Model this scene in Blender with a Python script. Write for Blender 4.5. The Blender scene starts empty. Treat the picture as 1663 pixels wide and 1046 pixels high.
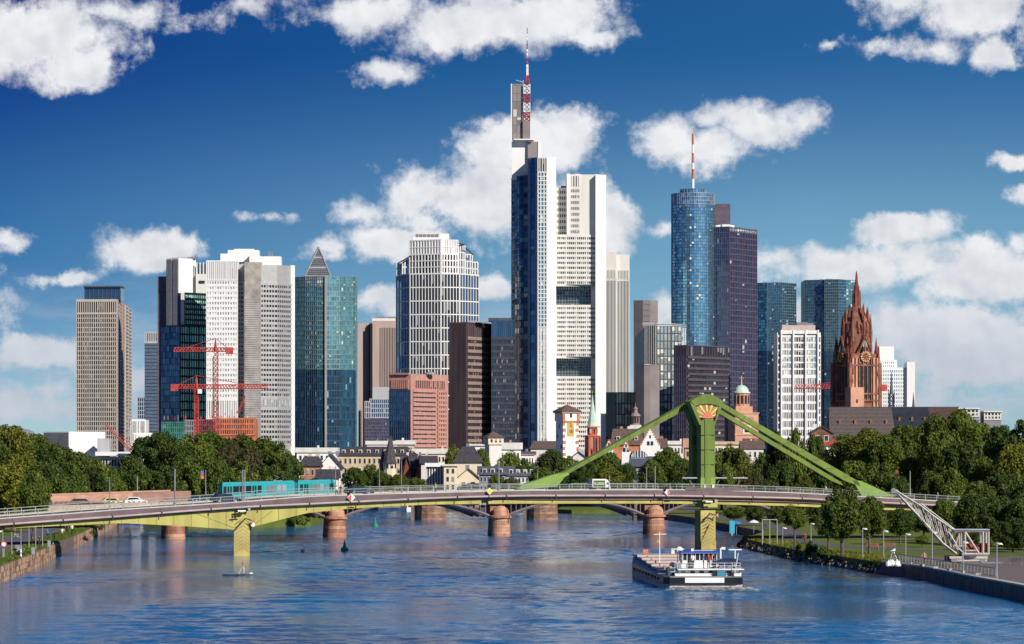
import bpy, bmesh, math, random
from mathutils import Vector, Matrix
R = math.radians
rng = random.Random(7)
scene = bpy.context.scene
COL = scene.collection
# ------------------------------------------------------------------ camera
CAMZ = 15.0; FPX = 6000.0; PCX = 831.5; HOR = 743.0
cam_d = bpy.data.cameras.new('camera'); cam = bpy.data.objects.new('camera', cam_d); COL.objects.link(cam)
cam.location = (0, 0, CAMZ); cam.rotation_euler = (R(90), 0, 0)
cam_d.sensor_width = 36.0; cam_d.lens = FPX / 1663.0 * 36.0
cam_d.shift_y = (HOR - 523.0) / 1663.0
cam_d.clip_start = 1.0; cam_d.clip_end = 90000.0
scene.camera = cam
scene.view_settings.view_transform = 'Standard'; scene.view_settings.look = 'None'
scene.view_settings.exposure = 0.12; scene.view_settings.gamma = 1.0
scene.view_settings.use_curve_mapping = False
scene.cycles.max_bounces = 5; scene.cycles.diffuse_bounces = 2; scene.cycles.glossy_bounces = 3
scene.cycles.transparent_max_bounces = 8; scene.cycles.use_denoising = True
# ------------------------------------------------------------------ sun and sky
SUN_AZ, SUN_EL = R(142), R(30)
sun_dir = Vector((math.sin(SUN_AZ) * math.cos(SUN_EL), math.cos(SUN_AZ) * math.cos(SUN_EL), math.sin(SUN_EL)))
sd = bpy.data.lights.new('sun', 'SUN'); sd.energy = 4.8; sd.angle = R(0.5); sd.color = (1.0, 0.93, 0.82)
so = bpy.data.objects.new('sun', sd); COL.objects.link(so)
so.rotation_euler = sun_dir.to_track_quat('Z', 'Y').to_euler()

world = bpy.data.worlds.new('World'); scene.world = world; world.use_nodes = True
def build_sky():
    nt = world.node_tree; N = nt.nodes; L = nt.links; N.clear()
    out = N.new('ShaderNodeOutputWorld'); bg = N.new('ShaderNodeBackground')
    L.new(bg.outputs[0], out.inputs[0])
    def m(op, a, b=None, c=None, clamp=False):
        n = N.new('ShaderNodeMath'); n.operation = op; n.use_clamp = clamp
        for i, v in enumerate((a, b, c)):
            if v is None: continue
            if isinstance(v, (int, float)): n.inputs[i].default_value = v
            else: L.new(v, n.inputs[i])
        return n.outputs[0]
    def comb(x, y, z):
        n = N.new('ShaderNodeCombineXYZ')
        for i, v in enumerate((x, y, z)):
            if isinstance(v, (int, float)): n.inputs[i].default_value = v
            else: L.new(v, n.inputs[i])
        return n.outputs[0]
    def mapr(v, a, b, c, d, sm=True):
        n = N.new('ShaderNodeMapRange'); n.interpolation_type = 'SMOOTHSTEP' if sm else 'LINEAR'
        L.new(v, n.inputs[0])
        for i, x in enumerate((a, b, c, d)): n.inputs[i + 1].default_value = x
        return n.outputs[0]
    def noise(vec, sc, det, rough=.55, dist=0.):
        n = N.new('ShaderNodeTexNoise'); L.new(vec, n.inputs['Vector'])
        n.inputs['Scale'].default_value = sc; n.inputs['Detail'].default_value = det
        n.inputs['Roughness'].default_value = rough; n.inputs['Distortion'].default_value = dist
        return n.outputs[0], n.outputs[1]
    def mixc(f, a, b):
        n = N.new('ShaderNodeMix'); n.data_type = 'RGBA'
        if isinstance(f, (int, float)): n.inputs[0].default_value = f
        else: L.new(f, n.inputs[0])
        for i, v in ((6, a), (7, b)):
            if isinstance(v, tuple): n.inputs[i].default_value = (*v, 1)
            else: L.new(v, n.inputs[i])
        return n.outputs[2]
    tc = N.new('ShaderNodeTexCoord'); sep = N.new('ShaderNodeSeparateXYZ'); L.new(tc.outputs['Generated'], sep.inputs[0])
    x, y, z = sep.outputs
    az = m('ARCTAN2', x, y); el = m('ARCSINE', z)
    # cloud map: hundred-unit steps of azimuth / elevation (1 unit = 1/60 rad)
    U = m('MULTIPLY_ADD', az, 60.0, 8.315); V = m('MULTIPLY_ADD', el, -60.0, 7.43)
    P = comb(U, V, 0.0)
    # clear sky: Nishita looked up a little above the true elevation (thin polarised morning air)
    el2 = m('MULTIPLY_ADD', m('MAXIMUM', el, 0.0), 2.2, 0.03)
    el2 = m('MINIMUM', el2, 1.5)
    hx = m('COSINE', el2)
    d2 = comb(m('MULTIPLY', m('SINE', az), hx), m('MULTIPLY', m('COSINE', az), hx), m('SINE', el2))
    sky = N.new('ShaderNodeTexSky'); sky.sky_type = 'NISHITA'; sky.sun_disc = False
    sky.sun_elevation = SUN_EL; sky.sun_rotation = SUN_AZ
    sky.air_density = 1.0; sky.dust_density = 0.3; sky.ozone_density = 4.0; sky.altitude = 400
    L.new(d2, sky.inputs[0])
    # deeper to the left (further from the sun), paler to the right
    tt = mixc(mapr(U, 0.0, 7.0, 0, 1, False), (0.020, 0.130, 0.39), (0.062, 0.285, 0.50)); tt = mixc(mapr(U, 7.0, 16.0, 0, 1, False), tt, (0.14, 0.42, 0.62))
    tm = mixc(mapr(U, 0.0, 13.0, 0, 1, False), (0.14, 0.34, 0.50), (0.62, 0.80, 0.76))
    tint = mixc(mapr(V, 0.6, 4.2, 0, 1), tt, tm)
    tint = mixc(mapr(V, 4.0, 7.2, 0, 1), tint, (0.56, 0.70, 0.76))
    tint = mixc(mapr(V, -7.0, .6, 1, 0), tint, (0.15, 0.52, 0.92))
    mul = N.new('ShaderNodeMix'); mul.data_type = 'RGBA'; mul.blend_type = 'MULTIPLY'; mul.inputs[0].default_value = 1
    L.new(sky.outputs[0], mul.inputs[6]); L.new(tint, mul.inputs[7]); clear = mul.outputs[2]
    # clouds
    wz, wc = noise(P, 0.75, 7, .62)
    wv = N.new('ShaderNodeVectorMath'); wv.operation = 'MULTIPLY_ADD'
    L.new(wc, wv.inputs[0]); wv.inputs[1].default_value = (1.25, .72, 0); 
    sb = N.new('ShaderNodeVectorMath'); sb.operation = 'SUBTRACT'; L.new(P, sb.inputs[0]); sb.inputs[1].default_value = (.62, .36, 0)
    L.new(sb.outputs[0], wv.inputs[2]); PW = wv.outputs[0]
    blobs = [(.6,.70,1.75,.82,1),(1.9,.25,1.1,.34,.66),(1.1,1.1,1.0,.5,1),(3.0,.4,.6,.16,.2),(-1.5,.6,1.5,1.0,1),
        (4.35,.15,.85,.28,.34),(6.1,.25,1.1,.45,.8),(7.5,.4,1.5,.56,1),(9.0,.3,1.35,.6,1),(9.7,.58,.7,.22,.7),(6.35,1.2,.6,.24,.62),
        (8.5,2.45,1.15,.72,1.1),(8.2,3.3,1.75,.8,1.1),(7.0,3.15,1.1,.42,.95),(5.9,3.5,.75,.26,.75),(6.4,3.95,1.1,.36,.9),(5.4,4.02,.6,.2,.5),(9.9,3.7,.45,.6,1),(9.1,2.3,.7,.6,1),
        (10.95,2.2,.75,.5,.9),(11.6,2.45,.85,.46,1),(12.5,2.0,1.0,.4,1),(13.2,1.95,.5,.28,.8),(11.75,1.95,.8,.3,.7),
        (14.6,.1,1.0,.45,.8),(15.7,.25,1.2,.5,.95),(15.0,.85,1.0,.26,.66),(16.1,.95,.5,.38,.8),(17.5,.2,1.2,.9,1),(13.45,.77,.4,.14,.5),
        (16.35,2.73,.42,.16,.8),(16.6,3.2,.4,.2,.9),(14.6,3.8,.95,.34,1),(14.0,4.35,2.2,.42,1),(16.2,4.5,1.8,.62,1.1),(12.6,4.25,.8,.2,.7),(16.6,3.95,.4,.2,.6),
        (15.0,5.5,3.0,.75,.85),(12.3,5.2,1.2,.6,.6),(18.5,4.8,1.5,.8,1),(16.0,5.7,2.6,.8,.9),(14.2,6.4,2.6,.4,.5),
        (.15,3.97,.42,.24,.9),(2.4,4.1,.85,.42,1),(1.1,4.53,.75,.16,.7),(-.1,4.9,.6,.3,.4),(.6,5.72,1.4,.36,1),(2.2,6.1,1.0,.35,.7),(.4,6.6,1.8,.4,.6),
        (6.1,4.85,.7,.3,.8),(4.45,3.5,.4,.1,.35),(10.7,3.78,.4,.2,.75),(10.8,5.0,.4,.4,.9),(7.9,4.7,.5,.2,.7),(-1.2,4.4,1.2,.5,.9)]
    D = None
    sp = N.new('ShaderNodeSeparateXYZ'); L.new(PW, sp.inputs[0]); PU, PV = sp.outputs[0], sp.outputs[1]
    for cx, cy, rx, ry, w in blobs:
        a = N.new('ShaderNodeVectorMath'); a.operation = 'MULTIPLY_ADD'; L.new(PW, a.inputs[0])
        a.inputs[1].default_value = (1 / rx, 1 / ry, 0); a.inputs[2].default_value = (-cx / rx, -cy / ry, 0)
        l = N.new('ShaderNodeVectorMath'); l.operation = 'LENGTH'; L.new(a.outputs[0], l.inputs[0])
        v = m('MULTIPLY_ADD', l.outputs['Value'], -w, w)
        D = v if D is None else m('MAXIMUM', D, v)
    # elsewhere in the sky the same kind of broken cumulus, placed by noise
    gen, _ = noise(tc.outputs['Generated'], 3.2, 4, .55)
    far = mapr(m('ABSOLUTE', m('SUBTRACT', U, 8.3)), 9.5, 12, 0, 1)
    up = mapr(V, -2.5, -.3, 1, 0); oth = m('MAXIMUM', far, up)
    gd = m('MULTIPLY_ADD', gen, 3.6, -2.25)
    D = m('ADD', m('MULTIPLY', D, m('SUBTRACT', 1.0, oth)), m('MULTIPLY', gd, oth))
    n1, _ = noise(P, 1.45, 12, .64)
    big0, _ = noise(P, .8, 2, .5)
    D2 = m('ADD', D, m('MULTIPLY_ADD', n1, 1.85, -.90))
    edge = m('MULTIPLY_ADD', big0, .95, .08)
    mrn = N.new('ShaderNodeMapRange'); mrn.interpolation_type = 'SMOOTHSTEP'; L.new(D2, mrn.inputs[0]); mrn.inputs[1].default_value = -.04; L.new(edge, mrn.inputs[2]); alpha = mrn.outputs[0]
    # low thin veil near the horizon
    nv, _ = noise(comb(m('MULTIPLY', U, .55), m('MULTIPLY', V, 2.2), 3.0), 1.0, 7, .6)
    veil = m('MULTIPLY', mapr(V, 4.0, 6.6, 0, .9), mapr(nv, .38, .7, .1, 1))
    # relief: denser towards the sun side is darker
    off = N.new('ShaderNodeVectorMath'); off.operation = 'ADD'; L.new(P, off.inputs[0]); off.inputs[1].default_value = (.10, -.16, 0)
    n2, _ = noise(off.outputs[0], 1.35, 5, .5)
    n1b, _ = noise(P, 1.35, 5, .5)
    rel = m('SUBTRACT', n1b, n2)
    big, _ = noise(P, 1.1, 3, .5)
    sh = m('ADD', m('MULTIPLY_ADD', rel, 1.5, .90), m('MULTIPLY_ADD', big, -.9, .36), clamp=True)
    ccol = mixc(sh, (0.42, 0.47, 0.55), (0.80, 0.81, 0.83))
    lowc = mixc(mapr(V, 3.8, 6.5, 0, .75), ccol, (0.42, 0.48, 0.56))
    # cloud colours are radiance; the sky texture is scaled down to match
    sc = N.new('ShaderNodeVectorMath'); sc.operation = 'SCALE'; L.new(clear, sc.inputs[0]); sc.inputs['Scale'].default_value = 1.0
    inv = N.new('ShaderNodeVectorMath'); inv.operation = 'SCALE'; L.new(lowc, inv.inputs[0]); inv.inputs['Scale'].default_value = 10.0
    vl = mixc(veil, sc.outputs[0], (4.2, 4.9, 5.8))
    fin = mixc(alpha, vl, inv.outputs[0])
    L.new(fin, bg.inputs[0]); bg.inputs[1].default_value = 0.1
build_sky()
world.cycles.sampling_method = 'MANUAL'; world.cycles.sample_map_resolution = 512

# ------------------------------------------------------------------ helpers
def PX(px, Y): return (px - PCX) / FPX * Y
def PZ(py, Y): return CAMZ - (py - HOR) / FPX * Y
def lerp(a, b, t): return a + (b - a) * t

def mat(name, color, rough=.7, metal=0., var=.15, scale=.4, bump=0., spec=.4, emit=None, streak=False, isl=0.):
    m = bpy.data.materials.new(name); m.use_nodes = True; nt = m.node_tree; N = nt.nodes; L = nt.links
    p = N['Principled BSDF']; p.inputs['Roughness'].default_value = rough; p.inputs['Metallic'].default_value = metal
    p.inputs['Specular IOR Level'].default_value = spec
    g = N.new('ShaderNodeNewGeometry'); n = N.new('ShaderNodeTexNoise'); n.inputs['Detail'].default_value = 5
    n.inputs['Scale'].default_value = scale
    if streak:
        mp = N.new('ShaderNodeMapping'); mp.inputs['Scale'].default_value = (1, 1, .12)
        L.new(g.outputs['Position'], mp.inputs[0]); L.new(mp.outputs[0], n.inputs[0])
    else: L.new(g.outputs['Position'], n.inputs[0])
    mx = N.new('ShaderNodeMix'); mx.data_type = 'RGBA'
    mx.inputs[6].default_value = (*[c * (1 - var) for c in color], 1); mx.inputs[7].default_value = (*[min(1, c * (1 + var)) for c in color], 1)
    mr = N.new('ShaderNodeMapRange'); mr.inputs[1].default_value = .3; mr.inputs[2].default_value = .7; L.new(n.outputs[0], mr.inputs[0])
    fac = mr.outputs[0]
    if isl:
        oi = N.new('ShaderNodeObjectInfo'); a = N.new('ShaderNodeMath'); a.operation = 'ADD'; a.use_clamp = True
        b = N.new('ShaderNodeMath'); b.operation = 'MULTIPLY_ADD'; b.inputs[1].default_value = isl; b.inputs[2].default_value = -isl / 2
        L.new(oi.outputs['Random'], b.inputs[0]); L.new(b.outputs[0], a.inputs[0]); L.new(fac, a.inputs[1]); fac = a.outputs[0]
    L.new(fac, mx.inputs[0]); L.new(mx.outputs[2], p.inputs['Base Color'])
    if bump:
        b = N.new('ShaderNodeBump'); b.inputs['Strength'].default_value = bump; b.inputs['Distance'].default_value = .2
        L.new(n.outputs[0], b.inputs['Height']); L.new(b.outputs[0], p.inputs['Normal'])
    if emit: p.inputs['Emission Color'].default_value = (*emit, 1); p.inputs['Emission Strength'].default_value = 1
    return m

def glass(name, dark, blind=(.55, .55, .5), p=.2, metal=.5, wob=.03, rough=.06, mid=None):
    """curtain-wall glass; every pane (uv cell, or object) gets its own blind, tint and slight tilt"""
    m = bpy.data.materials.new(name); m.use_nodes = True; nt = m.node_tree; N = nt.nodes; L = nt.links
    b = N['Principled BSDF']; uv = N.new('ShaderNodeUVMap'); uv.uv_map = 'UVMap'
    fl = N.new('ShaderNodeVectorMath'); fl.operation = 'FLOOR'; L.new(uv.outputs[0], fl.inputs[0])
    oi = N.new('ShaderNodeObjectInfo'); sc = N.new('ShaderNodeMath'); sc.operation = 'MULTIPLY'; sc.inputs[1].default_value = 97.3
    L.new(oi.outputs['Random'], sc.inputs[0])
    cb = N.new('ShaderNodeCombineXYZ'); L.new(sc.outputs[0], cb.inputs[2])
    ad = N.new('ShaderNodeVectorMath'); L.new(fl.outputs[0], ad.inputs[0]); L.new(cb.outputs[0], ad.inputs[1])
    wn = N.new('ShaderNodeTexWhiteNoise'); wn.noise_dimensions = '3D'; L.new(ad.outputs[0], wn.inputs[0])
    fr = N.new('ShaderNodeVectorMath'); fr.operation = 'FRACTION'; L.new(uv.outputs[0], fr.inputs[0])
    se = N.new('ShaderNodeSeparateXYZ'); L.new(fr.outputs[0], se.inputs[0]); sr = N.new('ShaderNodeSeparateColor'); L.new(wn.outputs[1], sr.inputs[0])
    def m2(op, a, c, clamp=False):
        n = N.new('ShaderNodeMath'); n.operation = op; n.use_clamp = clamp
        for i, v in enumerate((a, c)):
            if isinstance(v, (int, float)): n.inputs[i].default_value = v
            else: L.new(v, n.inputs[i])
        return n.outputs[0]
    isb = m2('LESS_THAN', wn.outputs[0], p); part = m2('GREATER_THAN', se.outputs[1], sr.outputs[1])
    bl = m2('MULTIPLY', isb, part)
    mx = N.new('ShaderNodeMix'); mx.data_type = 'RGBA'; mx.inputs[6].default_value = (*[c * .72 for c in dark], 1)
    mx.inputs[7].default_value = (*(mid or [min(1, c * 1.32) for c in dark]), 1); L.new(sr.outputs[0], mx.inputs[0])
    m3 = N.new('ShaderNodeMix'); m3.data_type = 'RGBA'; L.new(bl, m3.inputs[0]); L.new(mx.outputs[2], m3.inputs[6]); m3.inputs[7].default_value = (*blind, 1)
    L.new(m3.outputs[2], b.inputs['Base Color'])
    L.new(m2('MULTIPLY', m2('SUBTRACT', 1.0, bl), metal), b.inputs['Metallic']); b.inputs['Roughness'].default_value = rough
    g = N.new('ShaderNodeNewGeometry'); v1 = N.new('ShaderNodeVectorMath'); v1.operation = 'SUBTRACT'; L.new(wn.outputs[1], v1.inputs[0]); v1.inputs[1].default_value = (.5, .5, .5)
    v2 = N.new('ShaderNodeVectorMath'); v2.operation = 'MULTIPLY_ADD'; L.new(v1.outputs[0], v2.inputs[0]); v2.inputs[1].default_value = (wob, wob, wob); L.new(g.outputs['Normal'], v2.inputs[2])
    v3 = N.new('ShaderNodeVectorMath'); v3.operation = 'NORMALIZE'; L.new(v2.outputs[0], v3.inputs[0]); L.new(v3.outputs[0], b.inputs['Normal'])
    return m

KIDS = {}
def attach(o, root, par=None):
    q = par or root
    if q is not None:
        o.parent = q; KIDS.setdefault(q.name, []).append(o)

class MB:
    def __init__(s): s.v = []; s.f = []; s.uv = []; s.mi = []; s.k = 0
    def quad(s, pts, uv=None):
        b = len(s.v); s.v += [tuple(p) for p in pts]; s.f.append(tuple(range(b, b + len(pts)))); s.uv.append(uv); s.mi.append(s.k)
    def add(s, vs, fs):
        b = len(s.v); s.v += [tuple(p) for p in vs]
        for f in fs: s.f.append(tuple(b + i for i in f)); s.uv.append(None); s.mi.append(s.k)
    def box(s, c, size, rz=0.):
        cx, cy, cz = c; sx, sy, sz = (q / 2 for q in size); co, si = math.cos(rz), math.sin(rz)
        vs = []
        for z in (-sz, sz):
            for x, y in ((-sx, -sy), (sx, -sy), (sx, sy), (-sx, sy)):
                vs.append((cx + x * co - y * si, cy + x * si + y * co, cz + z))
        s.add(vs, [(3, 2, 1, 0), (4, 5, 6, 7), (0, 1, 5, 4), (1, 2, 6, 5), (2, 3, 7, 6), (3, 0, 4, 7)])
    def prism(s, poly, z0, z1, scale=None):
        n = len(poly); top = poly
        if scale is not None:
            cx = sum(p[0] for p in poly) / n; cy = sum(p[1] for p in poly) / n
            top = [(cx + (p[0] - cx) * scale, cy + (p[1] - cy) * scale) for p in poly]
        z1s = z1 if isinstance(z1, (list, tuple)) else [z1] * n
        vs = [(p[0], p[1], z0) for p in poly] + [(p[0], p[1], z) for p, z in zip(top, z1s)]
        s.add(vs, [tuple(range(n))[::-1], tuple(range(n, 2 * n))] + [(i, (i + 1) % n, n + (i + 1) % n, n + i) for i in range(n)])
    def tube(s, a, b, r, r2=None, n=6):
        a = Vector(a); b = Vector(b); r2 = r if r2 is None else r2; d = (b - a)
        if d.length < 1e-6: return
        d.normalize(); u = d.orthogonal().normalized(); w = d.cross(u)
        vs = []
        for p, q in ((a, r), (b, r2)):
            for i in range(n):
                t = 2 * math.pi * (i + .5) / n; vs.append(p + (u * math.cos(t) + w * math.sin(t)) * q)
        s.add(vs, [tuple(range(n))[::-1], tuple(range(n, 2 * n))] + [(i, (i + 1) % n, n + (i + 1) % n, n + i) for i in range(n)])
    def bar(s, a, b, w, h=None):
        s.tube(a, b, w * .7071, n=4)
    def lathe(s, c, prof, n=16, a0=0.):
        cx, cy, cz = c; vs = []; fs = []
        for r, z in prof:
            for i in range(n):
                t = a0 + 2 * math.pi * i / n; vs.append((cx + r * math.cos(t), cy + r * math.sin(t), cz + z))
        m = len(prof)
        for j in range(m - 1):
            for i in range(n): fs.append((j * n + i, j * n + (i + 1) % n, (j + 1) * n + (i + 1) % n, (j + 1) * n + i))
        fs.append(tuple(range(n))[::-1]); fs.append(tuple(range((m - 1) * n, m * n)))
        s.add(vs, fs)
    def mesh(s, name, mats, off=(0, 0, 0), smooth=False):
        me = bpy.data.meshes.new(name); ox, oy, oz = off
        me.from_pydata([(a - ox, b - oy, c - oz) for a, b, c in s.v], [], s.f)
        if not isinstance(mats, (list, tuple)): mats = [mats]
        for q in mats: me.materials.append(q)
        if any(s.mi): me.polygons.foreach_set('material_index', s.mi)
        if any(u is not None for u in s.uv):
            lay = me.uv_layers.new(name='UVMap'); i = 0
            for f, u in zip(s.f, s.uv):
                for j in range(len(f)):
                    if u: lay.data[i].uv = u[j]
                    i += 1
        if smooth: me.polygons.foreach_set('use_smooth', [True] * len(me.polygons))
        me.update(); return me
    def build(s, name, mats, root=None, smooth=False, kind=None, label=None, par=None):
        off = root['_o'] if root is not None else (0, 0, 0)
        me = s.mesh(name, mats, off, smooth); o = bpy.data.objects.new(name, me); COL.objects.link(o)
        attach(o, root, par)
        if kind: o['kind'] = kind
        if label: o['label'] = label
        return o

def thing(name, loc, label, cat, group=None):
    o = bpy.data.objects.new(name, None); COL.objects.link(o); o.location = loc; o['label'] = label; o['category'] = cat
    if group: o['group'] = group
    o['_o'] = tuple(loc); o.empty_display_size = .5
    return o
def solo(o, label, cat, group=None):
    o['label'] = label; o['category'] = cat
    if group: o['group'] = group
    return o
_cube = {}
def part(name, m, root, c, size, rz=0., ry=0., kind=None, par=None):
    """a box part that shares one unit cube per material"""
    if m.name not in _cube:
        b = MB(); uv = [(0.01, 0.01), (.99, .01), (.99, .99), (.01, .99)]
        q = [(-.5, -.5, -.5), (.5, -.5, -.5), (.5, .5, -.5), (-.5, .5, -.5), (-.5, -.5, .5), (.5, -.5, .5), (.5, .5, .5), (-.5, .5, .5)]
        for f in [(3, 2, 1, 0), (4, 5, 6, 7), (0, 1, 5, 4), (1, 2, 6, 5), (2, 3, 7, 6), (3, 0, 4, 7)]: b.quad([q[i] for i in f], uv)
        _cube[m.name] = b.mesh('block', m)
    o = bpy.data.objects.new(name, _cube[m.name]); COL.objects.link(o)
    off = root['_o'] if root is not None else (0, 0, 0)
    o.location = (c[0] - off[0], c[1] - off[1], c[2] - off[2]); o.scale = size; o.rotation_euler = (0, ry, rz)
    attach(o, root, par)
    if kind: o['kind'] = kind
    return o
def shared(name, me, root, loc, rz=0., sc=None, par=None):
    o = bpy.data.objects.new(name, me); COL.objects.link(o)
    off = root['_o'] if root is not None else (0, 0, 0)
    o.location = (loc[0] - off[0], loc[1] - off[1], loc[2] - off[2]); o.rotation_euler = (0, 0, rz)
    if sc: o.scale = sc
    attach(o, root, par)
    return o
def copy_thing(root, loc, rz=None, label=None, group=None, scale=None):
    r = root.copy(); COL.objects.link(r); r.location = loc; r['_o'] = tuple(loc)
    if rz is not None: r.rotation_euler = (0, 0, rz)
    if scale: r.scale = scale
    if label: r['label'] = label
    if group: r['group'] = group
    for ch in KIDS.get(root.name, []):
        c = ch.copy(); COL.objects.link(c); attach(c, r)
        for g in KIDS.get(ch.name, []):
            d = g.copy(); COL.objects.link(d); attach(d, c)
    return r

def facade(root, pts, z0, z1, cols, rows, gl, fr, fin=(.5, .4), band=(1.2, .3), panes=False, fr2=None, group_gap=0,
           nm=('mullion', 'spandrel'), singles=True, fin_z=None):
    """glass set back behind vertical mullions and horizontal spandrels along a plan polyline (left to right seen from outside)"""
    pts = [Vector((p[0], p[1])) for p in pts]; fr2 = fr2 or fr
    seg = [(pts[i + 1] - pts[i]).length for i in range(len(pts) - 1)]; Lt = sum(seg)
    nn = [Vector(((pts[i + 1] - pts[i]).y, -(pts[i + 1] - pts[i]).x)).normalized() for i in range(len(pts) - 1)]
    vn = [nn[0]] + [(nn[i] + nn[i + 1]).normalized() for i in range(len(nn) - 1)] + [nn[-1]]
    def at(d):
        i = 0
        while i < len(seg) - 1 and d > seg[i]: d -= seg[i]; i += 1
        t = d / seg[i]; return pts[i].lerp(pts[i + 1], t), nn[i], (pts[i + 1] - pts[i]).normalized()
    H = z1 - z0
    if panes:
        pw = Lt / cols; ph = H / rows
        for c in range(cols):
            p, n, t = at((c + .5) * pw); a = math.atan2(t.y, t.x)
            for r in range(rows):
                q = p + n * .05; part('window', gl, root, (q.x, q.y, z0 + (r + .5) * ph), (pw - .06, .1, ph - .06), a)
    else:
        g = MB(); acc = 0.
        for i in range(len(seg)):
            a = pts[i] + vn[i] * .06; b = pts[i + 1] + vn[i + 1] * .06; u0 = acc / Lt * cols; acc += seg[i]; u1 = acc / Lt * cols
            g.quad([(a.x, a.y, z0), (b.x, b.y, z0), (b.x, b.y, z1), (a.x, a.y, z1)], [(u0, 0), (u1, 0), (u1, rows), (u0, rows)])
        g.build('glazing', gl, root, kind='stuff')
    if band and rows:
        h, d = band; sb = MB()
        vs = []
        for zz in (-h / 2, h / 2):
            for off in (.02, d):
                for p, n in zip(pts, vn): q = p + n * off; vs.append((q.x - pts[0].x, q.y - pts[0].y, zz))
        k = len(pts); fs = []
        for i in range(k - 1):
            fs += [(k + i, k + i + 1, 3 * k + i + 1, 3 * k + i), (2 * k + i, 3 * k + i, 3 * k + i + 1, 2 * k + i + 1), (i, i + 1, k + i + 1, k + i)]
        fs += [(0, k, 3 * k, 2 * k), (k - 1, 3 * k - 1, 4 * k - 1, 2 * k - 1)]
        sb.add(vs, fs)
        if singles:
            me = sb.mesh('spandrel', fr2)
            for r in range(rows + 1):
                shared(nm[1], me, root, (pts[0].x, pts[0].y, z0 + H * r / rows))
        else:
            al = MB()
            for r in range(rows + 1):
                zc = z0 + H * r / rows; al.add([(a + pts[0].x, b + pts[0].y, c + zc) for a, b, c in vs], fs)
            al.build(nm[1] + 's', fr2, root, kind='stuff')
    if fin and cols:
        w, d = fin; fz0, fz1 = fin_z or (z0, z1); al = MB()
        for c in range(cols + 1):
            p, n, t = at(min(max(Lt * c / cols, w / 2), Lt - w / 2)); a = math.atan2(t.y, t.x); q = p + n * (d / 2 + .03)
            ww = w if not (group_gap and c % group_gap == 0) else w * 2.6
            if singles: part(nm[0], fr, root, (q.x, q.y, (fz0 + fz1) / 2), (ww, d, fz1 - fz0), a)
            else: al.box((q.x, q.y, (fz0 + fz1) / 2), (ww, d, fz1 - fz0), a)
        if not singles: al.build(nm[0] + 's', fr, root, kind='stuff')

def plan(l, c, r, Y, t=1.0):
    """plan of a right-angled block whose nearest corner is seen at c; t sets how deep the left face runs"""
    cx = PX(c, Y); a = (c - l) / FPX * Y; b = (r - c) / FPX * Y; dl = a * t
    dr = (a * b / dl) if dl > 1e-6 else 30
    Lp = (cx - a, Y + dl); Cp = (cx, Y); Rp = (cx + b, Y + dr); Bp = (cx - a + b, Y + dl + dr)
    # refine so that the far corners fall on the same sight lines
    Lp = (PX(l, Lp[1]), Lp[1]); Rp = (PX(r, Rp[1]), Rp[1]); Bp = (Lp[0] + Rp[0] - Cp[0], Lp[1] + Rp[1] - Cp[1])
    return Lp, Cp, Rp, Bp
def flat(l, r, Y, depth=30., skew=0.):
    return [(PX(l, Y), Y), (PX(r, Y + skew), Y + skew), (PX(r, Y + skew) - skew * .2, Y + depth + skew), (PX(l, Y), Y + depth)]
def body(root, poly, z0, z1, m, name='wall', scale=None):
    b = MB(); b.prism(poly, z0, z1, scale); return b.build(name, m, root)
# ------------------------------------------------------------------ palette
white_m = mat('white_panel', (.80, .79, .77), .45, var=.04, streak=True)
offw = mat('off_white_render', (.66, .64, .60), .7, var=.08, streak=True)
cream_m = mat('cream_render', (.72, .62, .46), .8, var=.1, streak=True)
sand_m = mat('sand_stone', (.55, .43, .29), .8, var=.18)
beige_m = mat('beige_stone', (.46, .41, .365), .75, var=.1, streak=True)
grey_m = mat('light_grey_concrete', (.42, .42, .44), .75, var=.12, streak=True)
dgrey_m = mat('dark_grey_metal', (.07, .075, .085), .5, var=.2)
mgrey_m = mat('mid_grey_metal', (.22, .22, .24), .5, var=.15)
plum_m = mat('plum_stone', (.085, .06, .065), .5, var=.2, streak=True)
brown_m = mat('brown_stone_band', (.30, .215, .185), .55, var=.15)
pink_m = mat('pink_granite', (.50, .26, .21), .6, var=.12)
navy_m = mat('navy_panel', (.035, .065, .12), .35, var=.3)
violet_m = mat('violet_grey_panel', (.11, .085, .12), .45, var=.2)
silver_m = mat('silver_panel', (.50, .49, .48), .35, metal=.35, var=.08)
shaft_m = mat('grey_granite_shaft', (.22, .19, .19), .6, var=.14, scale=.15)
slate_m = mat('dark_slate', (.055, .05, .06), .7, var=.35, scale=.8)
tile_m = mat('brown_roof_tile', (.15, .10, .085), .8, var=.3, scale=.8)
redst_m = mat('red_sandstone', (.235, .10, .065), .9, var=.5, scale=.45, bump=.6)
dredst_m = mat('deep_red_sandstone', (.22, .065, .045), .85, var=.4, scale=.5)
pinkst_m = mat('pink_sandstone', (.55, .29, .20), .85, var=.18, scale=.4)
verd_m = mat('verdigris_copper', (.44, .60, .50), .7, var=.2)
gold_m = mat('gilded_metal', (.75, .48, .10), .35, metal=.6, var=.3, scale=3)
black_m = mat('black_metal', (.015, .015, .018), .5, var=.2)
steel_m = mat('galvanised_steel', (.42, .43, .44), .4, metal=.4, var=.1)
redp_m = mat('red_paint', (.44, .06, .05), .6, var=.35, scale=.6)
orange_m = mat('orange_formwork', (.50, .16, .08), .7, var=.3)
wpaint_m = mat('white_paint', (.8, .8, .78), .4, var=.05)
conc_m = mat('pale_concrete', (.48, .46, .42), .85, var=.18)
asph_m = mat('asphalt', (.06, .058, .062), .9, var=.2, scale=.6)
gl_dark = glass('dark_window_glass', (.03, .035, .05), (.24, .23, .22), p=.22, metal=.15)
gl_dim = glass('dim_window_glass', (.05, .055, .07), (.40, .38, .36), p=.3, metal=.1)
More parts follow.
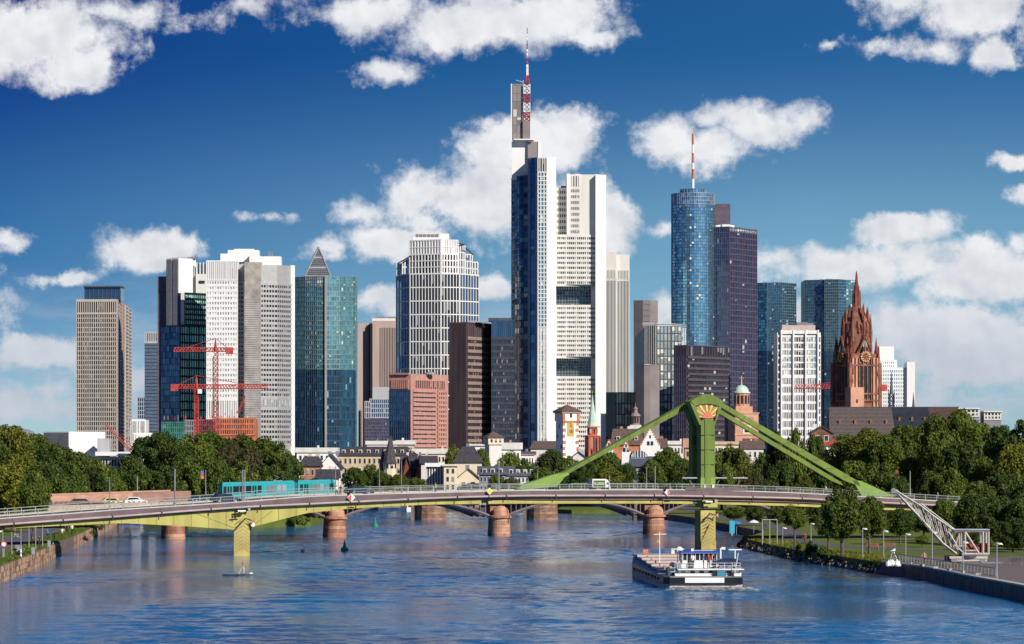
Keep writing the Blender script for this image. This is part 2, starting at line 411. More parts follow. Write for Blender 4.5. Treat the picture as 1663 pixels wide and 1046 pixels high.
gl_blue = glass('blue_mirror_glass', (.16, .34, .52), (.5, .6, .65), p=.07, metal=.75, wob=.05)
gl_navy = glass('navy_mirror_glass', (.06, .13, .24), (.35, .42, .5), p=.03, metal=.6, wob=.03)
gl_teal = glass('teal_mirror_glass', (.20, .42, .46), (.50, .65, .58), p=.10, metal=.7, wob=.05)
gl_green = glass('green_window_glass', (.16, .42, .36), (.42, .72, .58), p=.6, metal=.3)
gl_pale = glass('pale_window_glass', (.30, .36, .36), (.66, .68, .62), p=.55, metal=.3, wob=.04)
gl_hot = glass('bright_blue_cylinder_glass', (.22, .50, .68), (.60, .78, .82), p=.06, metal=.85, wob=.05, rough=.12)
gl_house = glass('house_window_glass', (.03, .035, .04), (.3, .28, .25), p=.25, metal=.1)

# ------------------------------------------------------------------ water
def make_water():
    m = bpy.data.materials.new('river_water'); m.use_nodes = True; nt = m.node_tree; N = nt.nodes; L = nt.links
    b = N['Principled BSDF']; b.inputs['Roughness'].default_value = .06; b.inputs['IOR'].default_value = 1.33
    b.inputs['Specular IOR Level'].default_value = .5
    g = N.new('ShaderNodeNewGeometry')
    def nz(sx, sy, sc, det, rough=.6, rot=0.):
        mp = N.new('ShaderNodeMapping'); mp.inputs['Scale'].default_value = (sx, sy, 1); mp.inputs['Rotation'].default_value = (0, 0, rot)
        L.new(g.outputs['Position'], mp.inputs[0]); n = N.new('ShaderNodeTexNoise'); n.inputs['Scale'].default_value = sc
        n.inputs['Detail'].default_value = det; n.inputs['Roughness'].default_value = rough; L.new(mp.outputs[0], n.inputs[0]); return n.outputs[0]
    patch = nz(1, .3, .035, 5); mr = N.new('ShaderNodeMapRange'); mr.inputs[1].default_value = .33; mr.inputs[2].default_value = .54; L.new(patch, mr.inputs[0])
    mx = N.new('ShaderNodeMix'); mx.data_type = 'RGBA'; L.new(mr.outputs[0], mx.inputs[0])
    mx.inputs[6].default_value = (.10, .065, .055, 1); mx.inputs[7].default_value = (.010, .15, .34, 1); L.new(mx.outputs[2], b.inputs['Base Color'])  # murky water tones, with reflected sky and buildings put into the patches
    waves = nz(.8, 1, .9, 4, .6, .2)
    st = N.new('ShaderNodeMapRange'); st.inputs[3].default_value = .35; st.inputs[4].default_value = .9; L.new(patch, st.inputs[0])
    st.inputs[1].default_value = .35; st.inputs[2].default_value = .65
    bp = N.new('ShaderNodeBump'); bp.inputs['Distance'].default_value = .2; L.new(st.outputs[0], bp.inputs['Strength']); L.new(waves, bp.inputs['Height'])
    L.new(bp.outputs[0], b.inputs['Normal'])
    mb = MB(); X0, X1, Y0, Y1 = -102., 66., 262., 1072.
    for q in ([(-2500, -1500), (2500, -1500), (2500, Y0), (-2500, Y0)], [(-2500, Y0), (X0, Y0), (X0, Y1), (-2500, Y1)], [(X1, Y0), (2500, Y0), (2500, Y1), (X1, Y1)], [(-2500, Y1), (2500, Y1), (2500, 1300), (-2500, 1300)]): mb.quad([(x, y, -.02) for x, y in q])
    o = mb.build('calm_water', m); o['kind'] = 'structure'
    import numpy as np
    rs = np.random.RandomState(4); xs = np.arange(X0, X1 + .1, .6); ys = [Y0]
    while ys[-1] < Y1: ys.append(ys[-1] + .42 * (ys[-1] / 372.))
    ys[-1] = Y1; ys = np.array(ys); Xg, Yg = np.meshgrid(xs, ys); H = np.zeros_like(Xg)
    def field(n, l0, l1, spread, seed_dir):
        f = np.zeros_like(Xg)
        for i in range(n):
            lam = l0 * (l1 / l0) ** rs.rand(); th = seed_dir + rs.randn() * spread; k = 2 * math.pi / lam
            f += np.sin(k * (Xg * math.cos(th) + Yg * math.sin(th)) + rs.rand() * 6.28) * lam
        return f / n ** .5
    env = 0
    for i in range(9): lam = 25 + 60 * rs.rand(); th = rs.rand() * 3.14; env = env + np.sin(2 * math.pi / lam * (Xg * math.cos(th) * .7 + Yg * math.sin(th) * .6) + rs.rand() * 6.28)
    env = .52 + .48 * np.clip(env / 1.8, -.9, 1)
    edge = np.clip(np.minimum(np.minimum(Xg - X0, X1 - Xg) / 3, np.minimum(Yg - Y0, Y1 - Yg) / 6), 0, 1)
    H = (field(16, 1.6, 4, .75, 1.4) * .0125 + field(14, 4, 11, .6, 1.75) * .0085 + field(8, 11, 26, .5, 1.2) * .0022) * env
    # the barge's spreading wake
    bx_, by_ = 22., 421.; d = by_ - Yg; lat = np.abs(Xg - bx_ - d * .02); wk = np.exp(-((lat - np.abs(d) * .36 - 4) / 3.0) ** 2) * (d > -50) * (d < 60); H += wk * .07 * np.sin(lat * 2.1 + d * .9) + np.exp(-(lat / 5.) ** 2) * (d > 0) * (d < 34) * .05 * np.sin(Yg * 2.4 + 1.3 * np.sin(Xg * 1.7))
    H *= edge
    ny, nx = Xg.shape; co = np.stack([Xg, Yg, H], -1).reshape(-1, 3).astype('f4'); idx = np.arange(ny * nx).reshape(ny, nx)
    fq = np.stack([idx[:-1, :-1], idx[:-1, 1:], idx[1:, 1:], idx[1:, :-1]], -1).reshape(-1, 4).astype('i4')
    me = bpy.data.meshes.new('river_water'); me.vertices.add(len(co)); me.vertices.foreach_set('co', co.ravel()); me.loops.add(fq.size); me.loops.foreach_set('vertex_index', fq.ravel())
    me.polygons.add(len(fq)); me.polygons.foreach_set('loop_start', np.arange(0, fq.size, 4, dtype='i4')); me.polygons.foreach_set('loop_total', np.full(len(fq), 4, dtype='i4')); me.polygons.foreach_set('use_smooth', np.ones(len(fq), dtype=bool)); me.update(); me.validate(); me.materials.append(m)
    o = bpy.data.objects.new('river_water', me); COL.objects.link(o); o['kind'] = 'structure'
make_water()

# ------------------------------------------------------------------ land
def ground_mat(name, cols, scale, rough=.95):
    m = bpy.data.materials.new(name); m.use_nodes = True; nt = m.node_tree; N = nt.nodes; L = nt.links
    b = N['Principled BSDF']; b.inputs['Roughness'].default_value = rough; b.inputs['Specular IOR Level'].default_value = .15
    g = N.new('ShaderNodeNewGeometry'); n = N.new('ShaderNodeTexNoise'); n.inputs['Scale'].default_value = scale; n.inputs['Detail'].default_value = 8; n.inputs['Roughness'].default_value = .65
    L.new(g.outputs['Position'], n.inputs[0]); r = N.new('ShaderNodeValToRGB'); L.new(n.outputs[0], r.inputs[0])
    r.color_ramp.elements[0].position = .3; r.color_ramp.elements[1].position = .7
    r.color_ramp.elements[0].color = (*cols[0], 1); r.color_ramp.elements[1].color = (*cols[1], 1); L.new(r.outputs[0], b.inputs['Base Color'])
    bp = N.new('ShaderNodeBump'); bp.inputs['Strength'].default_value = .5; bp.inputs['Distance'].default_value = .1; L.new(n.outputs[0], bp.inputs['Height']); L.new(bp.outputs[0], b.inputs['Normal'])
    return m
grass_m = ground_mat('park_grass', ((.075, .11, .018), (.17, .20, .04)), .35)
cobble_m = ground_mat('cobbled_quay', ((.13, .10, .095), (.24, .19, .18)), 1.6)
path_m = ground_mat('grey_path', ((.10, .095, .11), (.16, .15, .165)), .8)
dirt_m = ground_mat('city_ground', ((.07, .07, .06), (.14, .13, .11)), .05)
def sheet(name, pts, z, m, kind='structure'):
    mb = MB(); mb.quad([(x, y, z) for x, y in pts]); o = mb.build(name, m); o['kind'] = kind; return o
def slab(name, pts, z0, z1, m):
    mb = MB(); mb.prism(pts, z0, z1); o = mb.build(name, m); o['kind'] = 'structure'; return o
def wl(px, py, z=0.):
    Y = (CAMZ - z) * FPX / (py - HOR); return (PX(px, Y), Y)
LZ, RZ, CZ = 2.0, 1.4, 3.6
left_edge = [(-56, 380), wl(0, 946), wl(53, 923), wl(97, 899), wl(118, 891), wl(151, 873), wl(183, 855), (-97, 960), (-104, 1050)]
right_edge = [(56, 330), wl(1650, 972), wl(1580, 958), wl(1500, 940), wl(1437, 932), wl(1360, 919), wl(1310, 912), wl(1260, 901), wl(1205, 887), (41.2, 640), wl(1243, 875), wl(1165, 858), wl(1128, 850), wl(1077, 843), (34, 960), (34, 1050)]
slab('left_bank_ground', [(-900, -400), (-60, -400)] + left_edge + [(-900, 1050)], -1, LZ, grass_m)
slab('right_bank_ground', ([(62, -400)] + right_edge + [(900, 1050), (900, -400)])[::-1][::-1], -1, RZ, grass_m)
slab('far_city_ground', [(-40000, 1050), (-104, 1050), (-60, 1062), (0, 1075), (34, 1050), (40000, 1050), (40000, 60000), (-40000, 60000)], -1, CZ, dirt_m)
slab('river_island', [(-80, 806), (-70, 798), (-50, 800), (-44.5, 815), (-43, 860), (-50, 960), (-78, 980), (-84, 880)], -1, 1.9, grass_m)
slab('grass_spit', [(12, 1000), (16, 988), (38, 985), (42, 1049), (14, 1049)], -1, 1.0, grass_m)
# paths on both banks
def strip(name, a, b, w, z, m):
    pts = [Vector(p) for p in a]; out = []; inn = []
    for i, p in enumerate(pts):
        d = (pts[min(i + 1, len(pts) - 1)] - pts[max(i - 1, 0)]).normalized(); n = Vector((-d.y, d.x)); out.append(p + n * w / 2 + n * b); inn.append(p - n * w / 2 + n * b)
    mb = MB()
    for i in range(len(pts) - 1): mb.quad([(*inn[i], z), (*inn[i + 1], z), (*out[i + 1], z), (*out[i], z)])
    o = mb.build(name, m); o['kind'] = 'structure'; return o
le = [(x, y) for x, y in left_edge[:-1]]
strip('riverside_path', [(x - 7.5, y) for x, y in le], 0, 5.5, LZ + .02, path_m)
sheet('cobbled_quay', [(49.2, 470), (51.5, 440), (54.5, 396), (57.5, 330), (150, 330), (150, 497), (66, 503), (52, 505)], RZ + .012, cobble_m)
strip('park_path', [(150, 503), (75, 515), (60, 540), (49, 575), (46, 610), (49, 650), (52, 700), (49, 780), (47, 900), (46, 1040)], 0, 4.5, RZ + .02, path_m)
strip('park_path', [(150, 560), (80, 580), (56, 640)], 0, 3, RZ + .016, path_m)
sheet('quay_lawn', [(54.4, 391), (56.5, 330), (60.5, 330), (57, 400)], RZ + .03, grass_m)

# quay walls built of single blocks
def quay_wall(name, edge, z0, z1, m, label, inset=0., course=3, blk=2.2, wallm=None, cap=None, side=1):
    root = thing(name, (edge[0][0], edge[0][1], z0), label, 'wall')
    core = MB()
    for a, b in zip(edge[:-1], edge[1:]):
        a = Vector(a); b = Vector(b); d = (b - a); Ln = d.length; d.normalize(); ang = math.atan2(d.y, d.x); n = Vector((d.y, -d.x)) * side
        mid = (a + b) / 2 - n * .15
        core.box((mid.x, mid.y, (z0 + z1) / 2), (Ln, .7, z1 - z0 - .04), ang)
        h = (z1 - z0) / course
        for r in range(course):
            k = max(1, round(Ln / blk)); w = Ln / k
            for i in range(k):
                if KIDS.get(root.name) and len(KIDS[root.name]) > 290: break
                t = (i + .5 + (.25 if r % 2 else 0) * (0 if i in (0, k - 1) else 1)) * w; q = a + d * t + n * (.24 + rng.random() * .05)
                part('stone', m[rng.randrange(len(m))], root, (q.x, q.y, z0 + (r + .5) * h), (w - .07, .12, h - .06), ang)
        if cap:
            q = (a + b) / 2 + n * .1; part('coping', cap, root, (q.x, q.y, z1 + .1), (Ln, .9, .2), ang)
    core.build('wall_core', wallm or m[0], root)
    return root
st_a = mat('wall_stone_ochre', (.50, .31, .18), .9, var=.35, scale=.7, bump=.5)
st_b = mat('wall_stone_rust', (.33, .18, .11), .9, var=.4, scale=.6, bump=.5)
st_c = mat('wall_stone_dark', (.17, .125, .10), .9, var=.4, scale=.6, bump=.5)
quay_wall('quay_wall', left_edge[:5], -.2, LZ, [st_a, st_b, st_a, st_c], 'ochre and rust stone quay wall along the left bank in the foreground', side=1, course=3, blk=2.0, wallm=st_c)
quay_wall('quay_wall', left_edge[4:8], -.2, LZ, [st_a, st_b], 'stone quay wall on the left bank running back under the bridge', side=1, course=2, blk=3.4, wallm=st_c)
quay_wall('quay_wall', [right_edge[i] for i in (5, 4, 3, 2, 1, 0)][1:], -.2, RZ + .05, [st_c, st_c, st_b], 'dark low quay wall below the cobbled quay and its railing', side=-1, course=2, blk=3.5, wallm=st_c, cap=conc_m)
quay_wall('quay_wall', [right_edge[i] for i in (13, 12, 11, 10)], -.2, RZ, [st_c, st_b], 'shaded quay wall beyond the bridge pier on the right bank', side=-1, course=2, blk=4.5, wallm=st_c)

# ------------------------------------------------------------------ foliage
def leafmat(name, c1, c2, c3):
    m = bpy.data.materials.new(name); m.use_nodes = True; nt = m.node_tree; N = nt.nodes; L = nt.links
    b = N['Principled BSDF']; b.inputs['Roughness'].default_value = .6; b.inputs['Specular IOR Level'].default_value = .25
    g = N.new('ShaderNodeNewGeometry'); r = N.new('ShaderNodeValToRGB')
    e = r.color_ramp.elements; e[0].position = 0; e[0].color = (*c1, 1); e[1].position = 1; e[1].color = (*c3, 1); q = e.new(.55); q.color = (*c2, 1)
    oi = N.new('ShaderNodeObjectInfo'); n = N.new('ShaderNodeTexNoise'); n.inputs['Scale'].default_value = .22; n.inputs['Detail'].default_value = 2; L.new(g.outputs['Position'], n.inputs[0])
    def m2(op, a, c, k=0):
        x = N.new('ShaderNodeMath'); x.operation = op; x.use_clamp = True
        for i, v in enumerate((a, c, k)):
            if isinstance(v, (int, float)): x.inputs[i].default_value = v
            else: L.new(v, x.inputs[i])
        return x.outputs[0]
    f = m2('MULTIPLY_ADD', g.outputs['Random Per Island'], .55, m2('MULTIPLY_ADD', n.outputs[0], .8, -.38))
    f = m2('MULTIPLY_ADD', oi.outputs['Random'], .28, f); L.new(f, r.inputs[0]); L.new(r.outputs[0], b.inputs['Base Color'])
    tr = N.new('ShaderNodeBsdfTranslucent'); L.new(r.outputs[0], tr.inputs[0]); ms = N.new('ShaderNodeMixShader'); ms.inputs[0].default_value = .32
    L.new(b.outputs[0], ms.inputs[1]); L.new(tr.outputs[0], ms.inputs[2]); L.new(ms.outputs[0], N['Material Output'].inputs[0]); return m
leaf_g = leafmat('mid_green_leaves', (.030, .062, .010), (.110, .158, .020), (.29, .32, .045))
leaf_d = leafmat('dark_green_leaves', (.018, .044, .010), (.066, .110, .018), (.19, .235, .038))
leaf_y = leafmat('olive_yellow_leaves', (.06, .075, .010), (.15, .165, .02), (.32, .31, .04))
leaf_b = leafmat('brownish_leaves', (.05, .045, .02), (.10, .095, .035), (.18, .15, .06))
bark_m = mat('bark', (.11, .085, .065), .95, var=.3, scale=2)

def crown_mesh(name, leaf, n_clump, n_leaf, size, seed, shape='round', m=None):
    n_clump = int(n_clump * .62)
    r = random.Random(seed); mb = MB(); cl = []
    for i in range(n_clump):
        while True:
            p = Vector((r.uniform(-1, 1), r.uniform(-1, 1), r.uniform(-1, 1)))
            if .25 < p.length < 1: break
        p = p.normalized() * (p.length ** .45)
        if shape == 'tall': p.x *= 1 - .15 * max(0, p.z); p.y *= 1 - .15 * max(0, p.z)
        if shape == 'flat': p.z *= .9
        cr = r.uniform(.20, .40); cl.append((p * (1 - cr * .75), cr))
    for i in range(n_leaf):
        c, cr = cl[r.randrange(n_clump)]
        d = Vector((r.gauss(0, 1), r.gauss(0, 1), r.gauss(.25, 1))).normalized(); q = c + d * cr * (r.random() ** .3)
        nrm = (d + Vector((r.gauss(0, .5), r.gauss(0, .5), r.gauss(.1, .5)))).normalized()
        u = nrm.orthogonal().normalized(); u = Matrix.Rotation(r.random() * 6.28, 3, nrm) @ u; w = nrm.cross(u); s = size * r.uniform(.6, 1.3)
        mb.quad([q - u * s * .5, q - w * s * .36 , q + u * s * .5, q + w * s * .36])
    return mb.mesh(name, m)
crowns = {}
for key, lm in (('g', leaf_g), ('d', leaf_d), ('y', leaf_y), ('b', leaf_b)):
    nv = 4 if key in 'gd' else 2
    crowns[key] = [crown_mesh('crown', None, 62 + 8 * i, 11000, .105, 11 * i + ord(key), ['round', 'tall', 'round', 'flat'][i], lm) for i in range(nv)]
bush_mesh = {k: crown_mesh('foliage', None, 26, 2600, .17, 5 + ord(k), 'round', lm) for k, lm in (('g', leaf_g), ('d', leaf_d), ('y', leaf_y), ('b', leaf_b))}
def trunk_mesh(seed):
    r = random.Random(seed); mb = MB(); mb.tube((0, 0, 0), (.02, 0, .55), .06, .042, 8); 
    for i in range(5):
        a = i * 1.256 + r.random(); z = r.uniform(.38, .55); e = (.42 * math.cos(a), .42 * math.sin(a), z + r.uniform(.2, .4)); mb.tube((0.01, 0, z), e, .03, .008, 5)
    mb.tube((.02, 0, .54), (.03, .02, .9), .042, .01, 6)
    return mb.mesh('trunk', bark_m)
trunks = [trunk_mesh(i) for i in range(3)]
def tree(px, ytop, Y, wpx, z0, kind='g', var=None, label='', group=None, bare=.18, name='broadleaf_tree', depth=1.):
    """crown top seen at ytop, crown wpx wide"""
    zt = PZ(ytop, Y); H = zt - z0; rx = wpx / FPX * Y / 2; v = rng.randrange(len(crowns[kind])) if var is None else var
    x = PX(px, Y); t = thing(name, (x, Y, z0), label, 'tree', group); rot = rng.random() * 6.28
    ch = H * (1 - bare)
    shared('trunk', trunks[rng.randrange(3)], t, (x, Y, z0), rot, (H * .5, H * .5, H))
    shared('crown', crowns[kind][v], t, (x, Y, z0 + H * bare + ch / 2), rot, (rx, rx * depth, ch / 2 * 1.0))
    return t
def bush(px, ytop, Y, wpx, z0, kind='g', label='', group=None, name='bush', deep=1.):
    zt = PZ(ytop, Y); H = max(.5, zt - z0); rx = wpx / FPX * Y / 2; x = PX(px, Y)
    o = bpy.data.objects.new(name, bush_mesh[kind]); COL.objects.link(o); o.location = (x, Y, z0 + H * .42); o.scale = (rx, rx * deep, H * .6); o.rotation_euler.z = rng.random() * 6
    return solo(o, label, 'bush', group)
# ------------------------------------------------------------------ skyline
BZ = 3.4
def root_at(name, px, Y, label, cat='skyscraper', group=None): return thing(name, (PX(px, Y), Y, BZ), label, cat, group)
def roof_kit(root, x0, x1, Y, ytop, n=4, m=None, h=(1.5, 4)):
    r = random.Random(int(x0)); z = PZ(ytop, Y)
    for i in range(n):
        hh = r.uniform(*h); w = r.uniform(2, 6); x = PX(r.uniform(x0, x1), Y)
        part('roof_unit', m or mgrey_m, root, (x, Y + r.uniform(8, 14), z + hh / 2), (w, r.uniform(2, 5), hh))

# 1 beige ribbed tower far left
Y = 2300; t = root_at('beige_office_tower', 168, Y, 'beige ribbed office tower with a dark glass roof box, leftmost of the skyscrapers')
L_, C_, R_, B_ = plan(124, 190, 213, Y, .06); zt = PZ(486, Y); z2 = PZ(509, Y)
body(t, [L_, C_, R_, B_], BZ, zt, beige_m)
facade(t, [L_, C_], BZ + 2, z2, 19, 34, gl_dark, beige_m, (.44, .6), (.62, .4))
facade(t, [L_, C_], z2, zt - 1, 19, 1, gl_dark, beige_m, (.5, .7), (1.2, .8))
facade(t, [C_, (lerp(C_[0], R_[0], .5), lerp(C_[1], R_[1], .5))], BZ + 2, zt - 1, 3, 46, gl_dim, mat('rose_beige_stone', (.46, .34, .28), .75), (1.9, .4), (1.8, .3))
facade(t, [(lerp(C_[0], R_[0], .55), lerp(C_[1], R_[1], .55)), R_], BZ + 2, zt - 1, 2, 46, gl_dark, beige_m, (1.1, .6), (1.1, .5))
b = body(t, flat(137, 196, Y + 12, 18), zt, PZ(464, Y), gl_navy, 'roof_box'); 
for i in range(9): part('mullion', dgrey_m, t, (PX(138 + 7.1 * i, Y + 12), Y + 11.8, (zt + PZ(464, Y)) / 2), (.35, .5, PZ(464, Y) - zt))
part('roof_rim', dgrey_m, t, (PX(166.5, Y + 12), Y + 20, PZ(464, Y)), (PX(198, Y) - PX(135, Y), 20, .8))
# 2 white hall blocks
Y = 1500; t = root_at('white_hall', 130, Y, 'large blank white hall with a grey left face behind the left trees', 'building')
L_, C_, R_, B_ = plan(71, 112, 171, Y, .9); body(t, [L_, C_, R_, B_], BZ, PZ(701, Y), white_m)
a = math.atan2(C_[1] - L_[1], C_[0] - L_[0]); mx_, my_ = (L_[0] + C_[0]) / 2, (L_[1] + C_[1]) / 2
part('left_face_panel', mgrey_m, t, (mx_ - .1, my_ - .15, (BZ + PZ(702, Y)) / 2), (math.hypot(C_[0] - L_[0], C_[1] - L_[1]) - .3, .25, PZ(702, Y) - BZ - .3), a)  # grey panel laid over the white left face
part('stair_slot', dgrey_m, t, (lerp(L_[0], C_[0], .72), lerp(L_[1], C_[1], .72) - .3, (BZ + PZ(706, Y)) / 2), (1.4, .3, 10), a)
body(t, flat(158, 177, Y - 3, 10), BZ, PZ(712, Y), grey_m, 'stair_block')
Y = 1480; t = root_at('low_pavilion', 190, Y, 'low white flat roofed building at the foot of the beige ribbed tower', 'building')
body(t, flat(150, 216, Y, 20), BZ, PZ(742, Y), offw); part('roof_slab', white_m, t, (PX(186, Y), Y + 8, PZ(737, Y)), (PX(216, Y) - PX(156, Y), 22, 1.6))
facade(t, [(PX(166, Y), Y - .1), (PX(214, Y), Y - .1)], PZ(758, Y), PZ(745, Y), 10, 1, gl_dark, offw, (.3, .2), (.5, .3))
Y = 1900; t = root_at('white_apartment_block', 222, Y, 'small white block with square windows between the ribbed tower and the dark striped tower', 'building')
body(t, flat(212, 237, Y, 16), BZ, PZ(682, Y), white_m)
facade(t, flat(214, 236, Y, 1)[:2], PZ(716, Y), PZ(684, Y), 5, 6, gl_dark, white_m, (2.2, .4), (1.9, .35), panes=False)
Y = 1450; t = root_at('white_terrace_house', 228, Y, 'white low house with arched openings just left of the big dark tree mass', 'building')
body(t, flat(216, 246, Y, 16), BZ, PZ(703, Y), white_m); facade(t, flat(217, 245, Y, 1)[:2], PZ(722, Y), PZ(706, Y), 6, 3, gl_dark, white_m, (1.0, .3), (.9, .3))
# dome roof hall far left
Y = 1300; t = root_at('domed_hall', 22, Y, 'low grey domed roof behind the treetops at the left edge', 'building')
body(t, flat(-8, 48, Y, 22), BZ, PZ(706, Y), offw); b = MB(); b.lathe((PX(18, Y), Y + 12, PZ(706, Y)), [(7.0, 0), (6.4, 1.1), (4.6, 1.9), (2, 2.3), (.2, 2.4)], 20); b.build('dome', mgrey_m, t)
# 3 dark striped tower + small one
Y = 2500; t = root_at('striped_navy_tower', 246, Y, 'narrow navy tower with horizontal stripes right of the beige ribbed tower')
P = flat(235, 262, Y, 25); body(t, P, BZ, PZ(540, Y), navy_m); facade(t, P[:2], BZ, PZ(558, Y), 6, 38, gl_navy, navy_m, (.3, .3), (1.9, .9), fr2=mat('blue_grey_band', (.09, .13, .2), .5))
facade(t, P[:2], PZ(556, Y), PZ(540, Y), 9, 1, gl_dark, grey_m, (.7, .6), (.8, .6))
part('crown_ring', grey_m, t, (PX(248, Y), Y - .6, PZ(556, Y)), (11.5, 1, 1.4))
Y = 2560; t = root_at('small_dark_tower', 229, Y, 'small dark tower just left of the striped navy tower')
P = flat(223, 240, Y, 15); body(t, P, BZ, PZ(645, Y), navy_m); facade(t, P[:2], BZ, PZ(646, Y), 5, 18, gl_navy, grey_m, (.35, .4), (.5, .3))
# 4 grey and white slab behind the dark glass block
Y = 2260; t = root_at('white_core_tower', 290, Y, 'tower with a blank white slab and grey side wings behind the green glazed block')
P = flat(256, 275, Y + 12, 24); body(t, P, BZ, PZ(449, Y + 12), violet_m, 'left_wing'); facade(t, P[:2], BZ, PZ(478, Y), 6, 40, gl_dim, violet_m, (.9, .3), (2.4, .35))
facade(t, P[:2], PZ(471, Y), PZ(467, Y), 6, 1, gl_dark, violet_m, (.3, .3), (.3, .3))
L_, C_, R_, B_ = plan(271, 290, 318, Y, .8); body(t, [L_, C_, R_, B_], BZ, PZ(419, Y), white_m, 'core')
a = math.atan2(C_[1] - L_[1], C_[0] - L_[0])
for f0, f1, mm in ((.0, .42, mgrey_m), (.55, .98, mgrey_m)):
    q = ((lerp(L_[0], C_[0], (f0 + f1) / 2)), lerp(L_[1], C_[1], (f0 + f1) / 2)); part('left_face_panel', mm, t, (q[0] - .2, q[1] - .3, (BZ + PZ(421, Y)) / 2), (math.hypot(C_[0] - L_[0], C_[1] - L_[1]) * (f1 - f0), .5, PZ(421, Y) - BZ), a)  # grey panels laid over the white core's left face
for k in range(40): part('rung', dgrey_m, t, (lerp(L_[0], C_[0], .49) - .1, lerp(L_[1], C_[1], .49) - .2, PZ(530, Y) + k * 1.02), (.7, .4, .45), a)
P = flat(318, 338, Y + 8, 20); body(t, P, BZ, PZ(444, Y), offw, 'right_wing'); part('window_slot', gl_dark, t, (PX(326, Y), Y + 7.7, PZ(457, Y)), (3.6, .4, 1.6)); 
body(t, flat(321, 337, Y + 12, 12), PZ(445, Y), PZ(427, Y), navy_m, 'roof_frame')
for k in range(4): part('roof_post', offw, t, (PX(320 + k * 5.3, Y + 10), Y + 9, PZ(435, Y)), (.8, .8, PZ(425, Y) - PZ(445, Y)))
roof_kit(t, 273, 315, Y, 419, 3, h=(.6, 1.5))
# 5 navy left wall and green glazing block
Y = 2150; t = root_at('green_glazed_tower', 300, Y, 'stepped tower with a navy left wall and green banded glazing behind the red cranes')
L_, C_, R_, B_ = plan(261, 292, 338, Y, .9); body(t, [L_, C_, R_, B_], BZ, PZ(528, Y), navy_m)
facade(t, [L_, C_], BZ, PZ(530, Y), 9, 24, gl_navy, navy_m, (.12, .1), (.3, .1), fr2=navy_m, singles=False)
facade(t, [C_, R_], BZ, PZ(529, Y), 12, 18, gl_green, black_m, (.3, .35), (1.1, .45), group_gap=4)
L2, C2, R2, B2 = plan(288, 300, 338, Y + 4, .9); body(t, [L2, C2, R2, B2], PZ(530, Y), PZ(475, Y), navy_m, 'upper_block')
facade(t, [C2, R2], PZ(527, Y), PZ(476, Y), 12, 6, gl_green, black_m, (.3, .35), (1.2, .45))
part('corner_pier', offw, t, (C2[0] - 1.2, C2[1] - .2, (PZ(528, Y) + PZ(475, Y)) / 2), (2.0, .9, PZ(475, Y) - PZ(529, Y)))
# 6 white gridded double tower
Y = 2100; t = root_at('white_panel_tower', 408, Y, 'wide white twin slab tower with a bare grey concrete strip down its middle')
P = flat(335, 386, Y, 26); body(t, P, BZ, PZ(423, Y), white_m, 'left_slab')
facade(t, P[:2], PZ(647, Y), PZ(455, Y), 12, 23, gl_pale, white_m, (.7, .3), (1.5, .4))
facade(t, P[:2], PZ(455, Y), PZ(424, Y), 16, 1, glass('white_louvre', (.5, .5, .5), metal=0.), white_m, (.55, .5), (.6, .4))
facade(t, P[:2], PZ(680, Y), PZ(650, Y), 14, 1, glass('grey_louvre', (.3, .3, .3), metal=0.), white_m, (.65, .4), (.6, .4))
P = flat(385, 401, Y + 8, 20); body(t, P, BZ, PZ(428, Y), grey_m, 'recess'); facade(t, P[:2], BZ, PZ(457, Y), 3, 44, gl_dark, offw, (.8, .3), (1.1, .3))
P = flat(397, 424, Y - 2, 22); body(t, P, BZ, PZ(426, Y), mat('bare_concrete', (.36, .33, .30), .9, var=.3, scale=.25, bump=.4), 'bare_strip')
for k in range(72): part('concrete_band', grey_m, t, (PX(410.5, Y - 2), Y - 2.1, BZ + 12 + k * 1.26), (PX(422.5, Y) - PX(398.5, Y), .35, .32))
Pr = [(PX(423, Y), Y - 2), (PX(450, Y + 3), Y + 3), (PX(478, Y + 16), Y + 16), (PX(440, Y + 30), Y + 30)]; body(t, Pr, BZ, PZ(430, Y), silver_m, 'right_slab')
facade(t, Pr[:3], PZ(645, Y), PZ(461, Y), 15, 23, gl_dark, silver_m, (.5, .3), (1.4, .35)); facade(t, Pr[:3], PZ(722, Y), PZ(664, Y), 15, 7, gl_dark, silver_m, (.5, .3), (1.4, .35))
facade(t, Pr[:3], PZ(662, Y), PZ(648, Y), 20, 1, gl_pale, silver_m, (.7, .3), (.6, .3))
part('corner_pier', white_m, t, (PX(475, Y + 15), Y + 14.3, (BZ + PZ(429, Y)) / 2), (2.6, 1.4, PZ(429, Y) - BZ), .2)
for l, r, yt, yb, dd in ((358, 382, 411, 424, 6), (370, 420, 404.5, 424, 10), (380, 412, 402.5, 405, 11), (414, 456, 415, 431, 9), (405, 414, 413, 428, 5)):
    body(t, flat(l, r, Y + dd, 12), PZ(yb, Y), PZ(yt, Y), white_m, 'roof_block')
for k in range(3): part('chimney', mgrey_m, t, (PX(437 + k * 2.6, Y + 12), Y + 12, PZ(411, Y)), (.6, .6, 3.2))
